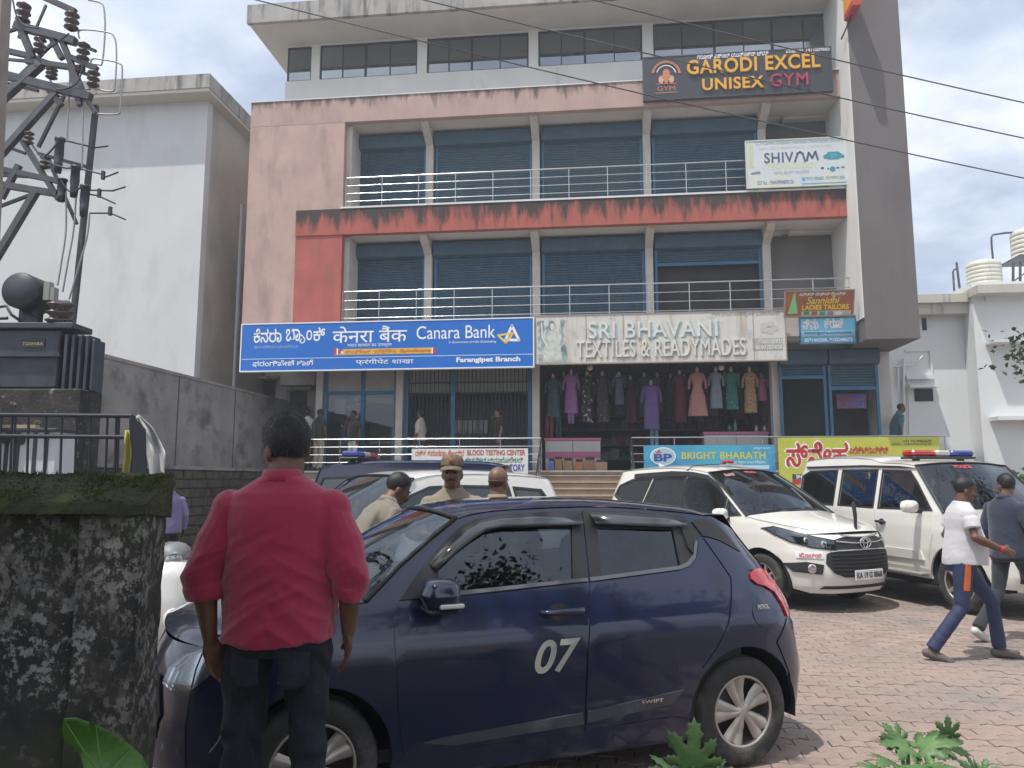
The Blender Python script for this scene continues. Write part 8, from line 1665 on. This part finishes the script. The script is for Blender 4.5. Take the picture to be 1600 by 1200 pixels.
# ================================================================ PLANTS
def leaf_mat(name, col, col2): 
    m = mat(name, col, .5, var=.25, vscale=9, stain=(col2, .5, .7, 5, (1, 1, 1)), bump=.2, bscale=60)
    b_ = m.node_tree.nodes['Principled BSDF']; b_.inputs['Subsurface Weight'].default_value = 0.0
    return m
LM = leaf_mat('leaf_green', (.075, .155, .045), (.11, .20, .06)); LM2 = leaf_mat('leaf_dark', (.018, .045, .012), (.035, .075, .02)); LM3 = leaf_mat('taro_green', (.045, .135, .018), (.06, .17, .025)); M_stem = mat('green_stem', (.13, .20, .07), .6)
def lobed(L_, lobes=7, seed=0):
    """papaya-like palmate leaf outline, petiole joint at the origin"""
    r_ = random.Random(seed); pts = []
    for i in range(lobes):
        a = R(-125+250*i/(lobes-1)); ln = L_*(1-.45*abs(i-(lobes-1)/2)/((lobes-1)/2))*r_.uniform(.9, 1.08); hw = R(250/(lobes-1)/2)
        pts += [(a-hw, ln*.46), (a-hw*.70, ln*.60), (a-hw*.84, ln*.72), (a-hw*.50, ln*.76), (a-hw*.46, ln*.90), (a-hw*.2, ln*.88), (a, ln), (a+hw*.2, ln*.88), (a+hw*.46, ln*.90), (a+hw*.50, ln*.76), (a+hw*.84, ln*.72), (a+hw*.70, ln*.60)]
    pts.append((R(125)+R(20), L_*.10)); pts.append((R(-125)-R(20), L_*.10))
    return [(math.sin(a)*d, math.cos(a)*d) for a, d in pts]
def leaf(parent, base, direction, up, L_, seed, m, droop=.30, fold=.14):
    poly = lobed(L_, 7, seed); V, F = cdt(poly, (), L_*.12); d = Vector(direction).normalized(); u = Vector(up); s_ = d.cross(u).normalized(); n = s_.cross(d).normalized()
    P = []
    for x, y in V: q = (x*x+y*y)**.5/L_; P.append(base + s_*x + d*y + n*(-droop*L_*q*q + fold*L_*.4*abs(math.sin(math.atan2(x, y)*3.5))*q - .0))
    mb = MB(); mb.add(P, F, 0, True); o = mb.build('leaf', m, parent); md = o.modifiers.new('s', 'SOLIDIFY'); md.thickness = .0015
    return o
def plant(label, root, leaves, m, name='papaya_seedling'):
    o = thing(name, label, 'plant'); top_ = root
    for i, (tip, L_, dr, up) in enumerate(leaves):
        tip = Vector(tip); mid = (Vector(root)*.5+tip*.5)+Vector((0, 0, .04)); mb = MB(); mb.tube(smooth_line([root, tuple(mid), tuple(tip)], 5), [.008]*11, 6); mb.build('stem', M_stem, o); leaf(o, tip, dr, up, L_, i*7+len(label), m)
    return o
def gz(px, py, d): return at_y(px, py, d)
d_ = 3.25; root = (gz(1085, 1190, d_).x, d_, .16)
plant('single light green lobed leaf rising in front of the rear wheel', root, [(gz(1083, 1195, d_), .18, (.05, -.25, 1), (0, -1, .3)), (gz(1060, 1215, d_), .15, (-1, -.3, .5), (0, -.6, 1)), (gz(1105, 1212, d_), .14, (1, -.3, .35), (0, -.6, 1))], LM)
root = (gz(1420, 1230, 3.3).x, 3.3, .30)
plant('bushy light green lobed plant on the dirt mound, bottom right', root, [(gz(1418, 1165, 3.3), .13, (-1, -.3, .35), (0, -.5, 1)), (gz(1440, 1170, 3.3), .14, (.9, -.4, .5), (0, -.5, 1)), (gz(1395, 1190, 3.25), .12, (-.6, -.6, .3), (0, -.4, 1)), (gz(1425, 1195, 3.2), .12, (.1, -1, .2), (0, -.3, 1)), (gz(1470, 1165, 3.35), .12, (1, .1, .35), (0, -.5, 1)), (gz(1480, 1150, 3.4), .09, (.1, -.2, 1), (0, -1, .3)), (gz(1450, 1200, 3.2), .13, (.5, -.8, .2), (0, -.4, 1)), (gz(1375, 1205, 3.2), .11, (-.9, -.3, .2), (0, -.4, 1)), (gz(1405, 1160, 3.4), .10, (-.5, .2, .8), (0, -1, .5))], LM)
plant('small green weed at the bottom edge, right of the mound', (gz(1530, 1215, 3.3).x, 3.3, .22), [(gz(1525, 1210, 3.3), .09, (-.6, -.3, .6), (0, -.8, .6)), (gz(1535, 1212, 3.3), .08, (.7, -.3, .5), (0, -.8, .6))], LM, 'weed')
# taro leaf bottom left
TP = thing('taro_plant', 'broad smooth green leaf at the bottom left, against the mossy wall', 'plant'); dL = 1.55
poly = [(100, 1122), (118, 1121), (150, 1132), (180, 1147), (205, 1165), (222, 1182), (230, 1200), (236, 1225), (225, 1260), (190, 1275), (150, 1268), (136, 1235), (131, 1200), (124, 1178), (112, 1164), (101, 1160), (97, 1140)]
V, F = cdt(poly, (), 9.0); P = []
for x, y in V: q = (x-160)/70; P.append(at_y(x, y, dL + .10*q + .05*math.sin((y-1120)/40) + .03*q*q))
mb = MB(); mb.add(P, F, 0, True); o = mb.build('leaf', LM3, TP); md = o.modifiers.new('s', 'SOLIDIFY'); md.thickness = .002
mid = at_y(165, 1215, dL+.03)
for k, (x, y) in enumerate(((102, 1128), (150, 1136), (205, 1170), (233, 1215), (200, 1265))):
    mb = MB(); e_ = at_y(x, y, dL + .10*(x-160)/70 + .05*math.sin((y-1120)/40) + .03*((x-160)/70)**2 - .004); mb.tube([mid-Vector((0, .006, 0)), mid.lerp(e_, .5)-Vector((0, .006, 0)), e_], [.0022, .0016, .0008], 5); mb.build('vein', mat('vein_green', (.08, .20, .04), .5), TP)
mb = MB(); mb.tube([mid, mid+Vector((.02, .05, -.25)), Vector((mid.x+.03, dL+.1, .2))], [.007, .009, .012], 8); mb.build('stalk', M_stem, TP)
# broadleaf tree whose lowest twigs hang into the right edge, and trees behind the photographer
def tree(label, base, h_, crown, n, lsize, m, trunk_r=.16, seed=1, clumps=26, spread=.36):
    r_ = random.Random(seed); o = thing('broadleaf_tree', label, 'tree', base); cx, cy, cz, rx, ry, rz_ = crown
    mb = MB(); mb.tube(smooth_line([(0, 0, 0), (cx*.15, cy*.15, cz*.35), (cx*.6, cy*.6, cz*.75), (cx, cy, cz)], 5), list(np.linspace(trunk_r, trunk_r*.35, 16)), 10)
    cl = []
    for i in range(clumps):
        while True:
            p = Vector((r_.uniform(-1, 1), r_.uniform(-1, 1), r_.uniform(-1, 1)))
            if .25 < p.length < 1: break
        c_ = Vector((cx+p.x*rx, cy+p.y*ry, cz+p.z*rz_)); cl.append(c_); a = Vector((cx*.8, cy*.8, cz*.8)); mb.tube([a, a.lerp(c_, .5)+Vector((0, 0, .1)), c_], [trunk_r*.28, trunk_r*.15, trunk_r*.05], 5)
    mb.build('trunk', mat('bark', (.10, .08, .06), .95, var=.3, vscale=6, bump=.5), o)
    mb = MB()
    for i in range(n):
        c_ = cl[i % clumps]; s_ = (rx+ry+rz_)/3*spread; p = c_ + Vector((r_.gauss(0, s_), r_.gauss(0, s_), r_.gauss(0, s_*.7))); d = Vector((r_.uniform(-1, 1), r_.uniform(-1, 1), r_.uniform(-.9, .3))).normalized(); n_ = d.orthogonal().normalized(); n_.rotate(Matrix.Rotation(r_.uniform(0, 6.28), 3, d)); L_ = lsize*r_.uniform(.7, 1.3); w_ = d.cross(n_)*L_*.28
        mb.add([p, p+d*L_*.5+w_+n_*L_*.08, p+d*L_, p+d*L_*.5-w_+n_*L_*.08], [(0, 1, 2), (0, 2, 3)])
    mb.build('crown', m, o, fixn=False); return o
tp = at_y(1600, 520, 10.0); tree('tree at the far right edge, a few dark leaves hanging into view', (tp.x+1.75, 10.0, 0), 5, (-.6, 0, tp.z-.05, 1.12, .9, .42), 2200, .10, LM2, .12, 4, 16)
tp = at_y(1600, 745, 13.0); tree('small bright green bush beside the white building, right edge', (tp.x+.35, 13.0, 0), 1.9, (0, 0, 1.6, .42, .4, .32), 300, .13, LM, .04, 8, 12)
tree('spreading shade tree over the mossy wall, behind the camera', (-5.2, -1.2, .15), 7, (1.9, 2.3, 6.5, 2.5, 2.3, .9), 11000, .22, LM2, .2, 9, 40)
tree('dense roadside tree across the road behind the camera', (-5.0, -17, 0), 8, (0, 0, 6.0, 4.2, 3.2, 2.6), 5000, .42, LM2, .3, 12, 34)
tree('tall roadside tree behind the camera, right of the dense one', (7.2, -2.8, 0), 10, (0, 0, 7.25, 2.6, 2.2, 1.6), 44000, .13, LM2, .3, 15, 46, .17)
tree('roadside tree behind the camera, farthest to the right', (11.5, -3.5, 0), 9, (0, 0, 7.1, 2.6, 2.2, 1.6), 38000, .13, LM2, .3, 17, 46, .17)

# ================================================================ HAZE
mb = MB(); mb.box(-190, 190, -190, 190, -1.1, 24); hz_o = mb.build('haze', None)
hz_m = bpy.data.materials.new('haze_air'); hz_m.use_nodes = True; t_ = hz_m.node_tree; t_.nodes.clear(); ho_ = t_.nodes.new('ShaderNodeOutputMaterial'); pv = t_.nodes.new('ShaderNodeVolumePrincipled')
pv.inputs['Color'].default_value = (.86, .92, 1, 1); pv.inputs['Density'].default_value = .0036; pv.inputs['Anisotropy'].default_value = .35; t_.links.new(pv.outputs[0], ho_.inputs['Volume'])
hz_o.data.materials.clear(); hz_o.data.materials.append(hz_m); tag(hz_o, 'thin pale noon haze hanging over the whole yard', 'haze', kind='stuff')
